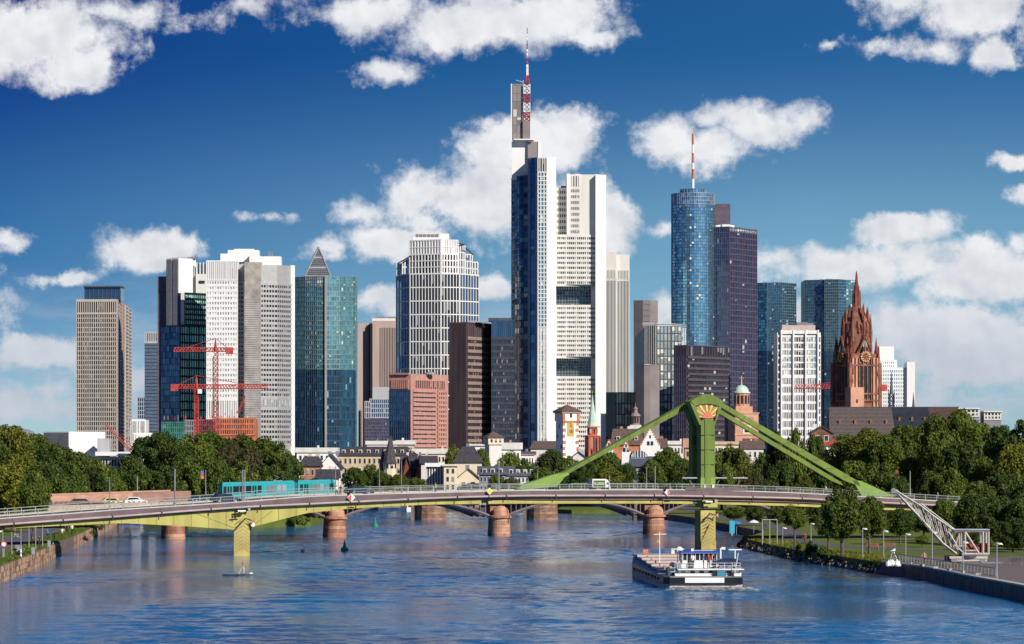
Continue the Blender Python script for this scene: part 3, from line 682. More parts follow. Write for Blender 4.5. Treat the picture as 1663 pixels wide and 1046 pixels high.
# 7 glass tower with convex front, spire tower behind
Y = 2200; t = root_at('teal_glass_tower', 530, Y, 'broad teal glass tower with curved front right of the white twin slab')
pts = [(PX(479, Y), Y), (PX(497, Y - 7), Y - 7), (PX(515, Y - 11), Y - 11), (PX(530, Y - 12), Y - 12)]
pts2 = [(PX(530, Y - 12), Y - 12), (PX(552, Y - 9), Y - 9), (PX(574, Y - 2), Y - 2), (PX(579.5, Y + 2), Y + 2)]
body(t, pts + pts2[1:] + [(PX(579, Y + 26), Y + 26), (PX(480, Y + 26), Y + 26)], BZ, PZ(451, Y), navy_m)
gl_t2 = glass('teal_window_glass', (.13, .32, .38), (.42, .60, .55), p=.2, metal=.7, wob=.05)
gl_t3 = glass('deep_teal_glass', (.05, .15, .24), (.16, .34, .42), p=.08, metal=.7, wob=.05)
tf = mat('teal_frame', (.16, .26, .27), .4, metal=.3)
facade(t, pts, PZ(600, Y), PZ(467, Y), 17, 17, gl_t2, tf, (.28, .3), (.8, .3)); facade(t, pts2, PZ(600, Y), PZ(467, Y), 15, 17, gl_teal, tf, (.28, .3), (.8, .3))
facade(t, pts, BZ, PZ(600, Y), 17, 15, gl_t3, navy_m, (.28, .3), (.7, .25)); facade(t, pts2, BZ, PZ(600, Y), 15, 15, gl_t3, navy_m, (.28, .3), (.7, .25))
facade(t, pts, PZ(467, Y), PZ(450.5, Y), 17, 3, gl_pale, tf, (.3, .3), (.3, .3)); facade(t, pts2, PZ(467, Y), PZ(450.5, Y), 15, 3, gl_teal, tf, (.3, .3), (.3, .3))
part('corner_fin', steel_m, t, (PX(531, Y), Y - 12.8, (BZ + PZ(450, Y)) / 2), (1.3, 1.2, PZ(450, Y) - BZ)); part('corner_fin', tf, t, (PX(578.5, Y), Y + 1, (BZ + PZ(450, Y)) / 2), (1.2, 1.2, PZ(450, Y) - BZ))
Y = 2900; t = root_at('spire_tower', 517, Y, 'tower topped by a steep dark pyramid rising behind the teal glass tower')
cx, zb, ztp = PX(517, Y), PZ(450, Y), PZ(403, Y); w = PX(538, Y) - PX(517, Y)
body(t, [(cx - w * .92, Y - w), (cx + w * .92, Y - w), (cx + w * .92, Y + w), (cx - w * .92, Y + w)], BZ, zb, dgrey_m)
pm = mat('pyramid_panels', (.15, .15, .17), .45, metal=.3, var=.1)
def pyr(f): return w * (1 - f), zb + (ztp - zb) * f
for i in range(14):
    f0, f1 = i / 14., (i + .86) / 14.; (w0, a0), (w1, a1) = pyr(f0), pyr(f1)
    b = MB(); b.add([(cx - w0, Y - w0, a0), (cx + w0, Y - w0, a0), (cx + w0, Y + w0, a0), (cx - w0, Y + w0, a0), (cx - w1, Y - w1, a1), (cx + w1, Y - w1, a1), (cx + w1, Y + w1, a1), (cx - w1, Y + w1, a1)], [(0, 1, 5, 4), (1, 2, 6, 5), (2, 3, 7, 6), (3, 0, 4, 7), (4, 5, 6, 7)])
    b.build('pyramid_tier', pm if i not in (4, 9) else steel_m, t)
for sx in (-1, 1):
    b = MB(); b.bar((cx + sx * w, Y - w, zb), (cx, Y, ztp + 1), .9); b.build('pyramid_edge', steel_m, t)
b = MB(); b.bar((cx - w, Y - w, zb), (cx + w, Y - w, zb), 1.2); b.build('pyramid_base_edge', steel_m, t)
# 8 beige striped pair
Y = 2330; t = root_at('beige_striped_tower', 612, Y, 'pinkish beige tower with vertical ribs between the teal tower and the white lattice tower')
bm_ = mat('rose_beige_panel', (.44, .34, .30), .7, streak=True, var=.08)
P = flat(582, 604, Y + 6, 24); body(t, P, BZ, PZ(524, Y), bm_, 'left_slab'); facade(t, [(PX(596, Y + 6), Y + 6), (PX(604, Y + 6), Y + 6)], BZ, PZ(527, Y), 3, 0, gl_dark, bm_, (.45, .6), None)
P = flat(604, 645, Y, 28); body(t, P, BZ, PZ(521, Y), bm_, 'right_slab'); facade(t, [(PX(618, Y), Y), (PX(644, Y), Y)], BZ, PZ(532, Y), 10, 0, gl_dark, bm_, (.5, .7), None)
part('dark_gap', black_m, t, (PX(603.5, Y), Y - .2, (BZ + PZ(526, Y)) / 2), (1.2, .8, PZ(526, Y) - BZ)); body(t, flat(604, 642, Y + 5, 14), PZ(521, Y), PZ(516.5, Y), offw, 'roof_block'); roof_kit(t, 612, 642, Y, 516.5, 5, h=(.5, 1.4))
# 9 small blue-grey grid building
Y = 2000; t = root_at('stepped_grid_block', 615, Y, 'stepped grey building with dark blue windows left of the pink granite block', 'office building')
for l, r, yt, dd, c, rw in ((592, 632, 680, 0, 12, 9), (592, 602, 652, 4, 3, 6), (600, 633, 648, 6, 10, 9)):
    P = flat(l, r, Y + dd, 14); body(t, P, BZ, PZ(yt, Y), navy_m, 'block'); facade(t, P[:2], BZ + 6, PZ(yt, Y), c, rw + 6, gl_navy, grey_m if dd else violet_m, (.35, .4), (.5, .4))
body(t, flat(605, 633, Y + 12, 10), BZ, PZ(628, Y), grey_m, 'plant_room')
# 10 white lattice octagon tower
Y = 2200; t = root_at('white_lattice_tower', 710, Y, 'white gridded octagonal tower with a stepped crown behind the pink and brown blocks')
oc = [(644, 16), (666, 2), (716, -3), (746, 0), (777, 16)]
pp = [(PX(a, Y + b), Y + b) for a, b in oc]; back = [(PX(777, Y + 40), Y + 40), (PX(646, Y + 40), Y + 40)]
body(t, pp + back, BZ, PZ(470, Y), navy_m)
for a, b, c, g_, rr in ((0, 1, 5, gl_blue, 13), (1, 2, 10, gl_dark, 13), (2, 3, 6, gl_dark, 13), (3, 4, 7, gl_navy, 13)):
    facade(t, [pp[a], pp[b]], BZ, PZ(445, Y), c, 15, g_, white_m, (.36, .45), (.62, .5)); 
Cc = [(PX(a, Y + b), Y + b) for a, b in ((665, 8), (716, -2), (744, 2))]; body(t, Cc + [(PX(744, Y + 34), Y + 34), (PX(666, Y + 34), Y + 34)], PZ(472, Y), PZ(389, Y), navy_m, 'crown')
facade(t, Cc[:2], PZ(444, Y), PZ(413, Y), 10, 3, gl_dark, white_m, (.5, .6), (.6, .5)); facade(t, Cc[1:], PZ(444, Y), PZ(413, Y), 6, 3, gl_dark, white_m, (.75, .8), (.7, .7))
facade(t, Cc[:2], PZ(412, Y), PZ(390, Y), 11, 2, glass('white_crown_panel', (.62, .6, .58), metal=0.), white_m, (.5, .5), (.5, .4)); facade(t, Cc[1:], PZ(412, Y), PZ(390, Y), 7, 2, glass('white_crown_panel', (.75, .73, .7), metal=0.), white_m, (.5, .5), (.5, .4))
for l, r, yt, c, dd in ((644, 654, 427, 2, 14), (653, 667, 419, 3, 10), (744, 756, 397, 3, 6), (755, 768, 412, 3, 10), (766, 777, 424, 2, 14)):
    P = flat(l, r, Y + dd, 16); b = MB()
    zt_ = PZ(yt, Y); n = max(2, int((zt_ - PZ(446, Y)) / 4))
    facade(t, P[:2], PZ(446, Y), zt_, c, n, gl_pale if l in (644, 766) else gl_navy, white_m, (.7, .7), (.7, .7)); body(t, P, PZ(446, Y), zt_ - 1.5, navy_m, 'crown_step')
for a, b_ in (((744, 395), (757, 397)), ((756, 402), (768, 413)), ((645, 428), (666, 415))):
    b = MB(); b.bar((PX(a[0], Y), Y + 3, PZ(a[1], Y)), (PX(b_[0], Y), Y + 6, PZ(b_[1], Y)), .6); b.build('crown_brace', dgrey_m, t)
body(t, flat(671, 729, Y + 8, 18), PZ(390, Y), PZ(384, Y), white_m, 'roof_block'); body(t, flat(675, 714, Y + 9, 14), PZ(385, Y), PZ(377, Y), offw, 'roof_block'); body(t, flat(714, 729, Y + 9, 14), PZ(385, Y), PZ(378, Y), white_m, 'roof_block')
for k in range(6): part('roof_fan', mgrey_m, t, (PX(677 + k * 6.5, Y), Y + 8.6, PZ(381, Y)), (1.7, .5, 1.6))
# 11 pink granite block
Y = 1760; t = root_at('pink_granite_block', 690, Y, 'pink granite office block with dark ribbon windows in front of the white lattice tower', 'office building')
L_, C_, R_, B_ = plan(632, 667, 728, Y, .55); body(t, [L_, C_, R_, B_], BZ, PZ(607, Y), pink_m)
facade(t, [L_, C_], BZ, PZ(634, Y), 10, 15, gl_navy, navy_m, (.35, .3), (.5, .3)); facade(t, [(lerp(L_[0], C_[0], .1), lerp(L_[1], C_[1], .1)), (lerp(L_[0], C_[0], .9), lerp(L_[1], C_[1], .9))], PZ(631, Y), PZ(617, Y), 9, 1, gl_dark, pink_m, (.55, .4), (.3, .3))
def on(a, b, f): return (lerp(a[0], b[0], f), lerp(a[1], b[1], f))
facade(t, [on(C_, R_, .05), on(C_, R_, .66)], PZ(724, Y), PZ(634, Y), 8, 12, gl_dark, pink_m, (.2, .15), (1.5, .7)); facade(t, [on(C_, R_, .7), on(C_, R_, .95)], PZ(724, Y), PZ(634, Y), 4, 12, gl_dark, pink_m, (.8, .55), (1.15, .6))
facade(t, [on(C_, R_, .1), on(C_, R_, .9)], PZ(631, Y), PZ(617, Y), 14, 1, gl_dark, pink_m, (.55, .45), (.3, .4)); part('cornice', pink_m, t, ((L_[0] + C_[0]) / 2, (L_[1] + C_[1]) / 2 - .3, PZ(607, Y)), (PX(667, Y) - PX(632, Y), 1.5, .8), math.atan2(C_[1] - L_[1], C_[0] - L_[0]))
b = MB(); b.lathe((PX(698, Y), Y + 15, PZ(607, Y)), [(3, 0), (2.5, .7), (1.2, 1.2), (.1, 1.3)], 14); b.build('skylight', steel_m, t)
# 12 dark brown block and its right side, with the shade put in as navy
Y = 1850; t = root_at('dark_brown_tower', 765, Y, 'dark brown tower with a plum left face and fine ribbon windows')
L_, C_, R_, B_ = plan(730, 758, 799, Y, .5); body(t, [L_, C_, R_, B_], BZ, PZ(523, Y), plum_m)
facade(t, [L_, C_], BZ, PZ(524, Y), 14, 1, glass('plum_cladding', (.075, .05, .06), metal=0., rough=.5), plum_m, (.3, .35), (.6, .3))
facade(t, [on(C_, R_, .02), R_], BZ + 4, PZ(549, Y), 20, 21, gl_dark, plum_m, (.22, .3), (1.55, .5), fr2=brown_m); facade(t, [on(C_, R_, .02), R_], PZ(549, Y), PZ(524, Y), 13, 1, glass('brown_cladding', (.10, .07, .07), metal=0., rough=.5), plum_m, (.3, .4), (.5, .35))
roof_kit(t, 762, 795, Y, 523, 6, steel_m, (.5, 1.1))
t = root_at('shaded_brown_side', 815, Y + 8, 'right side of the brown tower beside the tallest tower, its shade coloured navy')
P = flat(798, 836, Y + 8, 25); body(t, P, BZ, PZ(519, Y), navy_m); facade(t, P[:2], BZ + 3, PZ(549, Y), 14, 21, gl_dark, navy_m, (.2, .2), (1.2, .35), fr2=mat('shade_toned_band', (.055, .05, .062), .5)); body(t, flat(793, 832, Y + 14, 12), PZ(520, Y), PZ(514.5, Y), dgrey_m, 'roof_block')
facade(t, P[:2], PZ(549, Y), PZ(521, Y), 12, 1, gl_navy, navy_m, (.3, .3), (.3, .3))
# 13 tallest tower
Y = 1950; t = root_at('tallest_tower', 905, Y, 'tallest white tower with three stepped shafts, sky gardens and a red and white mast')
arc = [(PX(831, Y + 26), Y + 26), (PX(836, Y + 14), Y + 14), (PX(845, Y + 5), Y + 5), (PX(858.5, Y), Y)]
tp = [PZ(291, Y), PZ(287, Y), PZ(284.5, Y), PZ(283, Y)]
body(t, arc + [(PX(880, Y + 40), Y + 40), (PX(836, Y + 44), Y + 44)], BZ, PZ(287, Y) - .5, navy_m, 'curved_wing')
gl_c = glass('sky_blue_curved_glass', (.04, .08, .13), (.45, .42, .4), p=.06, metal=.6, wob=.08); facade(t, arc, PZ(520, Y), PZ(285, Y), 7, 26, gl_c, navy_m, (.2, .2), (.7, .3)); facade(t, arc, BZ, PZ(520, Y), 7, 24, glass('brown_reflection_tint', (.06, .06, .09), (.2, .3, .42), p=.12, metal=.6, wob=.06), navy_m, (.2, .2), (.8, .3))  # lower glass tinted with the reflection of the brown block
P = [(PX(858, Y), Y - 1), (PX(873, Y - 8), Y - 8), (PX(889, Y - 9), Y - 9), (PX(903, Y - 6), Y - 6), (PX(903, Y + 14), Y + 14), (PX(860, Y + 20), Y + 20)]
body(t, P, BZ, PZ(257, Y), white_m, 'corner_shaft')
facade(t, P[:2], BZ, PZ(258, Y), 1, 40, gl_navy, mat('pale_blue_metal', (.16, .22, .32), .4, metal=.4), (2.2, .3), (.2, .1))
facade(t, P[1:3], PZ(532, Y), PZ(282, Y), 3, 37, gl_teal, white_m, (.55, .35), (.55, .45)); facade(t, P[1:3], BZ, PZ(532, Y), 3, 22, gl_pale, white_m, (.9, .35), (.4, .4)); facade(t, P[1:3], PZ(281, Y), PZ(259, Y), 4, 1, gl_dim, offw, (.5, .5), (.5, .4))
roof_kit(t, 872, 900, Y, 257, 5, steel_m, (.5, 1.6))
# central window bay with two sky gardens
P = flat(903, 969, Y, 30, 2); gl_atrium = glass('sky_garden_glass', (.045, .07, .085), (.2, .3, .28), p=.12, metal=.4, wob=.04); bays = [(383, 463, 10), (497, 580, 11), (613, 728, 15)]
for yt, yb, n in bays:
    body(t, P, PZ(yb, Y), PZ(yt, Y), silver_m, 'bay_wall'); facade(t, P[:2], PZ(yb, Y), PZ(yt, Y), 20, n, gl_dim, offw, (.3, .3), (1.35, .5), group_gap=5)
for yt, yb in ((463, 497), (580, 613)):
    Pq = flat(904, 960, Y + 9, 18); body(t, Pq, PZ(yb, Y), PZ(yt, Y), navy_m, 'sky_garden_core'); facade(t, Pq[:2], PZ(yb, Y), PZ(yt, Y), 12, 7, gl_atrium, steel_m, (.14, .15), (.14, .15))
    part('garden_soffit', navy_m, t, (PX(936, Y), Y + 4.5, PZ(yt, Y) + .1), (PX(967, Y) - PX(905, Y), 9, .5)); part('garden_side', offw, t, (PX(964, Y), Y + 6, (PZ(yt, Y) + PZ(yb, Y)) / 2), (2.4, 8, PZ(yt, Y) - PZ(yb, Y) - .6))
    for k in range(14): part('garden_light', wpaint_m, t, (PX(908 + k * 4, Y), Y + 8.6, PZ(yt + 4, Y)), (.35, .2, 1.6))
P = flat(903, 921, Y + 6, 20); body(t, P, PZ(384, Y), PZ(304, Y), offw, 'stepped_bay'); facade(t, P[:2], PZ(383, Y), PZ(306, Y), 6, 8, gl_dark, offw, (.4, .3), (1.5, .4)); part('roof_unit', dgrey_m, t, (PX(916, Y), Y + 12, PZ(301.5, Y)), (3, 3, 1.3))
P = flat(920, 967, Y + 2, 24); body(t, P, PZ(384, Y), PZ(283, Y), offw, 'upper_shaft'); Pf = [(PX(926, Y), Y + 1.9), (PX(942, Y), Y + 1.9)]; facade(t, Pf, PZ(381, Y), PZ(305, Y), 5, 8, gl_dim, offw, (.4, .3), (1.5, .4)); facade(t, Pf, PZ(303, Y), PZ(285, Y), 4, 1, gl_dim, offw, (.7, .5), (.4, .3))
part('shaft_edge', white_m, t, (PX(923, Y), Y + 1, (PZ(383, Y) + PZ(282, Y)) / 2), (1.7, 2, PZ(282, Y) - PZ(383, Y)))
body(t, [(PX(967, Y), Y - 2), (PX(984, Y + 4), Y + 4), (PX(984, Y + 20), Y + 20), (PX(967, Y + 20), Y + 20)], BZ, PZ(283.5, Y), white_m, 'right_shaft'); b = MB(); b.lathe((PX(938, Y), Y + 12, PZ(283, Y)), [(4, 0), (3.4, .6), (1.5, 1.0), (.2, 1.1)], 16); b.build('roof_dome', white_m, t)
body(t, flat(831, 858, Y + 10, 24), PZ(290, Y), PZ(226, Y), white_m, 'rear_shaft'); body(t, flat(857, 874, Y + 8, 16), PZ(260, Y), PZ(228, Y), shaft_m, 'rear_core'); body(t, flat(873, 879, Y + 8, 14), PZ(260, Y), PZ(228, Y), white_m, 'rear_edge'); part('terrace', white_m, t, (PX(851, Y), Y + 10, PZ(225, Y)), (PX(878, Y) - PX(846, Y), 10, .6))
body(t, flat(831, 849, Y + 14, 12), PZ(226, Y), PZ(132, Y), shaft_m, 'antenna_core'); facade(t, flat(833, 847, Y + 13.9, 1)[:2], PZ(225, Y), PZ(134, Y), 2, 7, glass('grey_louvre_panel', (.2, .18, .18), metal=0., rough=.5), shaft_m, (.25, .2), (.25, .2)); part('core_edge', white_m, t, (PX(830.6, Y), Y + 13.5, PZ(179, Y)), (.5, 1, PZ(132, Y) - PZ(226, Y)))
body(t, flat(849, 861, Y + 12, 10), PZ(223, Y), PZ(193, Y), shaft_m, 'mast_base'); 
def lattice(b, x, y, z0, z1, w0, w1, n, r=.16):
    for i in range(n):
        a0 = i / n; a1 = (i + 1) / n; h0, h1 = lerp(w0, w1, a0) / 2, lerp(w0, w1, a1) / 2; c0 = [(x - h0, y - h0), (x + h0, y - h0), (x + h0, y + h0), (x - h0, y + h0)]; c1 = [(x - h1, y - h1), (x + h1, y - h1), (x + h1, y + h1), (x - h1, y + h1)]; za, zb_ = lerp(z0, z1, a0), lerp(z0, z1, a1)
        for k in range(4):
            b.tube((*c0[k], za), (*c1[k], zb_), r, n=4); b.tube((*c0[k], za), (*c1[(k + 1) % 4], zb_), r * .7, n=4); b.tube((*c0[(k + 1) % 4], za), (*c1[k], zb_), r * .7, n=4); b.tube((*c0[k], za), (*c0[(k + 1) % 4], za), r * .7, n=4)
zz = [PZ(v, Y) for v in (193, 178, 163, 148, 133)]
for i in range(4):
    b = MB(); lattice(b, PX(855.5, Y), Y + 14, zz[i], zz[i + 1], 3.2, 3.2, 2, .3); b.build('mast_frame', redp_m if i % 2 == 0 else wpaint_m, t, kind='stuff')
zs = [133, 118, 100, 88, 75, 62, 50, 40, 30]; ws = [2.0, .9, .72, .62, .52, .46, .4, .3, .16]
for i in range(8):
    b = MB(); z0_, z1_ = PZ(zs[i], Y), PZ(zs[i + 1], Y); xx = PX(856.5, Y)
    if i < 2: lattice(b, xx, Y + 14, z0_, z1_, ws[i], ws[i + 1], 2, .22)
    b.tube((xx, Y + 14, z0_), (xx, Y + 14, z1_), ws[i + 1] * .62, ws[i + 1] * .5, 8)
    for k in range(4): b.box((xx + (-1) ** k * .5 * ws[i + 1], Y + 13.6, lerp(z0_, z1_, (k + .5) / 4)), (ws[i + 1] * .7, .3, .5))
    b.build('mast_section', redp_m if i % 2 == 0 else wpaint_m, t)
b = MB(); b.tube((PX(849, Y), Y + 14, PZ(129, Y)), (PX(838, Y), Y + 14, PZ(126, Y)), .25); b.tube((PX(849, Y), Y + 14, PZ(131, Y)), (PX(850, Y), Y + 14, PZ(126, Y)), .3); b.build('roof_crane', steel_m, t)
# 14 pale ribbed tower right of the tallest
Y = 2050; t = root_at('pale_ribbed_tower', 1003, Y, 'pale tower with fine vertical ribs immediately right of the tallest tower')
P = flat(983, 1001, Y + 1, 22); body(t, P, BZ, PZ(408, Y), offw, 'left_slab'); P2 = flat(1001, 1022.5, Y + 5, 20); body(t, P2, BZ, PZ(412.5, Y), offw, 'right_slab')
for q, c in ((P, 8), (P2, 9)):
    facade(t, q[:2], PZ(640, Y), PZ(454, Y), c, 1, gl_dark, offw, (.36, .6), (1.2, .5)); facade(t, q[:2], PZ(453, Y), PZ(438, Y), c, 1, gl_dark, offw, (.5, .5), (.6, .5))
roof_kit(t, 986, 1000, Y, 408, 3, offw, (.5, .9))
Y = 2000; t = root_at('mirrored_podium', 1008, Y, 'square paned podium at the foot of the pale ribbed tower', 'office building'); P = flat(984, 1034, Y, 18); body(t, P, BZ, PZ(637, Y), dgrey_m)
facade(t, [(PX(1000, Y), Y), P[1]], BZ, PZ(638, Y), 7, 8, gl_pale, black_m, (.4, .3), (.4, .3), panes=True); facade(t, [P[0], (PX(1000, Y), Y)], BZ, PZ(638, Y), 4, 2, gl_dark, mgrey_m, (.35, .3), (.4, .3))
# 15 grey granite tower, silver tower, grey shaft
Y = 2250; t = root_at('plain_granite_tower', 1048, Y, 'plain grey granite tower rising behind the silver gridded tower')
b = body(t, [(PX(1029, Y + 4), Y + 4), (PX(1044, Y), Y), (PX(1056, Y), Y), (PX(1068.5, Y + 4), Y + 4), (PX(1068, Y + 24), Y + 24), (PX(1030, Y + 24), Y + 24)], BZ, PZ(487.5, Y), shaft_m)
for k in range(9): part('panel_joint', dgrey_m, t, (PX(1050, Y), Y - .05, PZ(495 + k * 9, Y)), (PX(1056, Y) - PX(1044, Y), .2, .12))
Y = 1960; t = root_at('silver_gridded_tower', 1085, Y, 'silver tower of large pale panes with a black sloping left wall')
Pl = [(PX(1031, Y + 22), Y + 22), (PX(1049, Y + 2), Y + 2)]; body(t, [Pl[0], Pl[1], (PX(1060, Y + 25), Y + 25), (PX(1040, Y + 34), Y + 34)], BZ, [PZ(546, Y), PZ(528, Y), PZ(528, Y), PZ(540, Y)], navy_m, 'dark_wall')
pts = [(PX(1048, Y + 2), Y + 2), (PX(1066, Y - 3), Y - 3)]; p2 = [(PX(1066, Y - 3), Y - 3), (PX(1090, Y), Y), (PX(1106, Y + 9), Y + 9), (PX(1113, Y + 18), Y + 18)]
body(t, pts + p2[1:] + [(PX(1108, Y + 34), Y + 34), (PX(1052, Y + 30), Y + 30)], BZ, PZ(527, Y), dgrey_m)
facade(t, pts, BZ, PZ(528, Y), 5, 1, gl_dark, silver_m, (.5, .6), (.8, .5)); facade(t, [p2[0], p2[1]], BZ, PZ(529, Y), 4, 20, gl_pale, dgrey_m, (.55, .3), (.5, .3), panes=True); facade(t, p2[1:3], BZ, PZ(529, Y), 3, 20, gl_pale, dgrey_m, (.45, .3), (.5, .3), panes=True)
facade(t, p2[2:], BZ, PZ(529, Y), 2, 20, gl_pale, offw, (.35, .3), (.4, .3)); facade(t, p2, PZ(529, Y), PZ(526, Y), 1, 1, gl_pale, silver_m, None, (.5, .5))
b = MB(); b.tube((PX(1052, Y), Y + 8, PZ(527, Y)), (PX(1060, Y), Y + 8, PZ(519, Y)), .22); b.build('roof_boom', steel_m, t); roof_kit(t, 1050, 1062, Y, 527, 4, steel_m, (.6, 1.3))
Y = 1850; t = root_at('grey_granite_shaft', 1052, Y, 'windowless grey granite shaft standing before the silver gridded tower', 'tower')
body(t, [(PX(1033, Y + 4), Y + 4), (PX(1046, Y), Y), (PX(1056, Y), Y), (PX(1071, Y + 5), Y + 5), (PX(1070, Y + 18), Y + 18), (PX(1035, Y + 18), Y + 18)], BZ, PZ(592, Y), shaft_m)
part('parapet', grey_m, t, (PX(1051, Y), Y - .1, PZ(592, Y)), (PX(1056, Y) - PX(1046, Y), .4, .5))
# 16 blue cylinder tower and its square tower
Y = 2100; t = root_at('blue_cylinder_tower', 1126, Y, 'round blue glass tower with a striped mast on its roof')
ccx, cr = PX(1125.5, Y + 12), PX(1160.5, Y + 12) - PX(1125.5, Y + 12); ccy = Y + 12
cyl = [(ccx + cr * math.cos(a), ccy + cr * math.sin(a)) for a in [math.pi + math.pi * i / 18 for i in range(19)]]
body(t, cyl + [(ccx + cr * .9, ccy + 3), (ccx - cr * .9, ccy + 3)], BZ, PZ(314, Y), navy_m, 'drum'); facade(t, cyl, PZ(562, Y), PZ(332, Y), 30, 46, gl_hot, dgrey_m, (.14, .14), (.32, .16)); facade(t, cyl, PZ(331, Y), PZ(313, Y), 30, 3, gl_blue, steel_m, (.16, .2), (.25, .2)); facade(t, cyl, BZ, PZ(562, Y), 30, 18, gl_navy, navy_m, (.14, .14), (.4, .2))
b = MB(); b.lathe((ccx, ccy + 2, PZ(314, Y)), [(7.0, 0), (7.0, 2.8), (7.3, 2.8), (7.3, 3.2), (.5, 3.3)], 24); b.build('roof_drum', gl_blue, t)
for k in range(13): a = math.pi + math.pi * k / 12; part('roof_post', steel_m, t, (ccx + 7.3 * math.cos(a), ccy + 2 + 7.3 * math.sin(a), PZ(314, Y) + 1.5), (.25, .25, 3.0), a)
ms = [311, 303, 288, 272, 262, 246, 232, 214]; mc = [orange_m, wpaint_m, orange_m, wpaint_m, orange_m, wpaint_m, orange_m]
for i in range(7): b = MB(); b.tube((PX(1127, Y), ccy, PZ(ms[i], Y)), (PX(1127, Y), ccy, PZ(ms[i + 1], Y)), .85 - .03 * i, .82 - .03 * i, 10); b.build('mast_section', mc[i], t)
t2 = root_at('violet_square_tower', 1194, Y, 'dark violet square tower joined to the right of the blue cylinder tower')
body(t2, flat(1157, 1186, Y + 26, 12), BZ, PZ(326, Y), violet_m, 'rear_slab')
L_, C_, R_, B_ = plan(1159, 1184, 1229, Y + 4, .5); body(t2, [L_, C_, R_, B_], BZ, PZ(367, Y), violet_m); gl_v = glass('violet_window_glass', (.05, .06, .13), (.4, .45, .5), p=.05, metal=.5, wob=.04)
vf = mat('violet_frame', (.095, .07, .11), .5); facade(t2, [L_, C_], BZ, PZ(368, Y), 8, 46, gl_navy, violet_m, (.2, .25), (.5, .25)); facade(t2, [C_, R_], BZ, PZ(375, Y), 11, 44, gl_v, vf, (.45, .35), (.75, .35)); facade(t2, [C_, R_], PZ(374, Y), PZ(369, Y), 11, 1, gl_pale, vf, (.3, .3), (.3, .3)); roof_kit(t2, 1168, 1192, Y, 368, 7, wpaint_m, (.6, 2))
# 17 dark block in front
Y = 1900; t = root_at('dark_banded_block', 1140, Y, 'dark banded office block behind the green bridge pylon', 'office building')
L_, C_, R_, B_ = plan(1095, 1116, 1185, Y, .7); body(t, [L_, C_, R_, B_], BZ, PZ(562, Y), violet_m); dk = mat('dark_violet_band', (.085, .07, .09), .5)
facade(t, [L_, C_], BZ, PZ(580, Y), 7, 22, gl_navy, violet_m, (.3, .5), (.9, .4)); facade(t, [C_, R_], BZ, PZ(580, Y), 18, 22, glass('black_ribbon_glass', (.035, .035, .05), (.5, .5, .5), p=.1, metal=.2), dk, (.16, .2), (1.25, .6)); facade(t, [C_, R_], PZ(579, Y), PZ(561, Y), 16, 1, gl_dark, dk, (.4, .5), (.5, .5)); facade(t, [L_, C_], PZ(579, Y), PZ(561, Y), 8, 1, gl_dark, dk, (.4, .5), (.5, .5))
# 18 twin mirror towers
Y = 2500
for nm_, px0, segs, yt, lab in (('left_twin', 1230, [(1229, 10), (1246, 0), (1247, 4), (1270, 0), (1293, 16)], 459, 'left one of the two mirrored glass towers, behind the white gridded block'),
                             ('right_twin', 1306, [(1306, 12), (1338, 4), (1339, 0), (1362, -2), (1374, 6), (1392, 14)], 454, 'right one of the two mirrored glass towers, half hidden by the red cathedral')):
    t = root_at('mirrored_glass_tower', px0 + 30, Y, lab); pts = [(PX(a, Y + b), Y + b) for a, b in segs]
    body(t, pts + [(pts[-1][0], Y + 40), (pts[0][0], Y + 40)], BZ, PZ(yt, Y), navy_m)
    for i in range(len(pts) - 1):
        wpx = segs[i + 1][0] - segs[i][0]
        if wpx < 4: continue
        g_ = (gl_t2, gl_teal, gl_blue, gl_navy, gl_navy)[(i + (1 if px0 == 1306 else 0)) % 5]
        if px0 == 1306 and i == 0: g_ = gl_navy
        facade(t, [pts[i], pts[i + 1]], PZ(570, Y), PZ(yt, Y), max(3, int(wpx / 3.2)), 24, g_, tf, (.2, .2), (.35, .2)); facade(t, [pts[i], pts[i + 1]], BZ, PZ(570, Y), max(3, int(wpx / 3.2)), 34, glass('deep_navy_glass', (.04, .09, .16), (.5, .55, .55), p=.05, metal=.6), navy_m, (.2, .2), (.35, .2), singles=False)
    roof_kit(t, px0 + 5, px0 + 50, Y, yt, 4, steel_m, (.5, 1.2))
# 19 white gridded block
Y = 1900; t = root_at('white_gridded_block', 1297, Y, 'white gridded office block with four tall bays in front of the mirrored twins', 'office building')
P = flat(1262, 1333, Y, 26, 1); body(t, P, BZ, PZ(540, Y), offw); wf = mat('white_frame', (.78, .76, .74), .5)
for k, (a, b_) in enumerate(((1262.5, 1269), (1269, 1288.5), (1288.5, 1308.5), (1308.5, 1328.5), (1328.5, 1333))):
    e = [(PX(a, Y), Y - .2), (PX(b_, Y), Y - .2)]; w_ = k in (1, 2, 3)
    if w_:
        facade(t, e, PZ(610, Y), PZ(546, Y), 5, 6, gl_pale if k != 2 else gl_dim, wf, (.25, .25), (.9, .35), panes=True); facade(t, e, BZ, PZ(612, Y), 7, 12, gl_dim, wf, (.35, .3), (1.3, .4)); part('roof_beam', wf, t, (PX((a + b_) / 2, Y), Y - .7, PZ(539.5, Y)), (PX(b_, Y) - PX(a, Y), 1.2, 1.8))
    else: facade(t, e, BZ, PZ(546, Y), 1, 20, gl_dim, wf, (.3, .3), (1.1, .4))
for px in (1269, 1288.5, 1308.5, 1328.5): part('pier', wf, t, (PX(px, Y), Y - .9, (BZ + PZ(536, Y)) / 2), (.8, 1.6, PZ(536, Y) - BZ))
body(t, flat(1270, 1324, Y + 5, 14), PZ(541, Y), PZ(527.5, Y), mat('rose_plant_room', (.5, .38, .34), .7), 'plant_room'); roof_kit(t, 1272, 1320, Y, 527, 8, mgrey_m, (.4, 1.5))
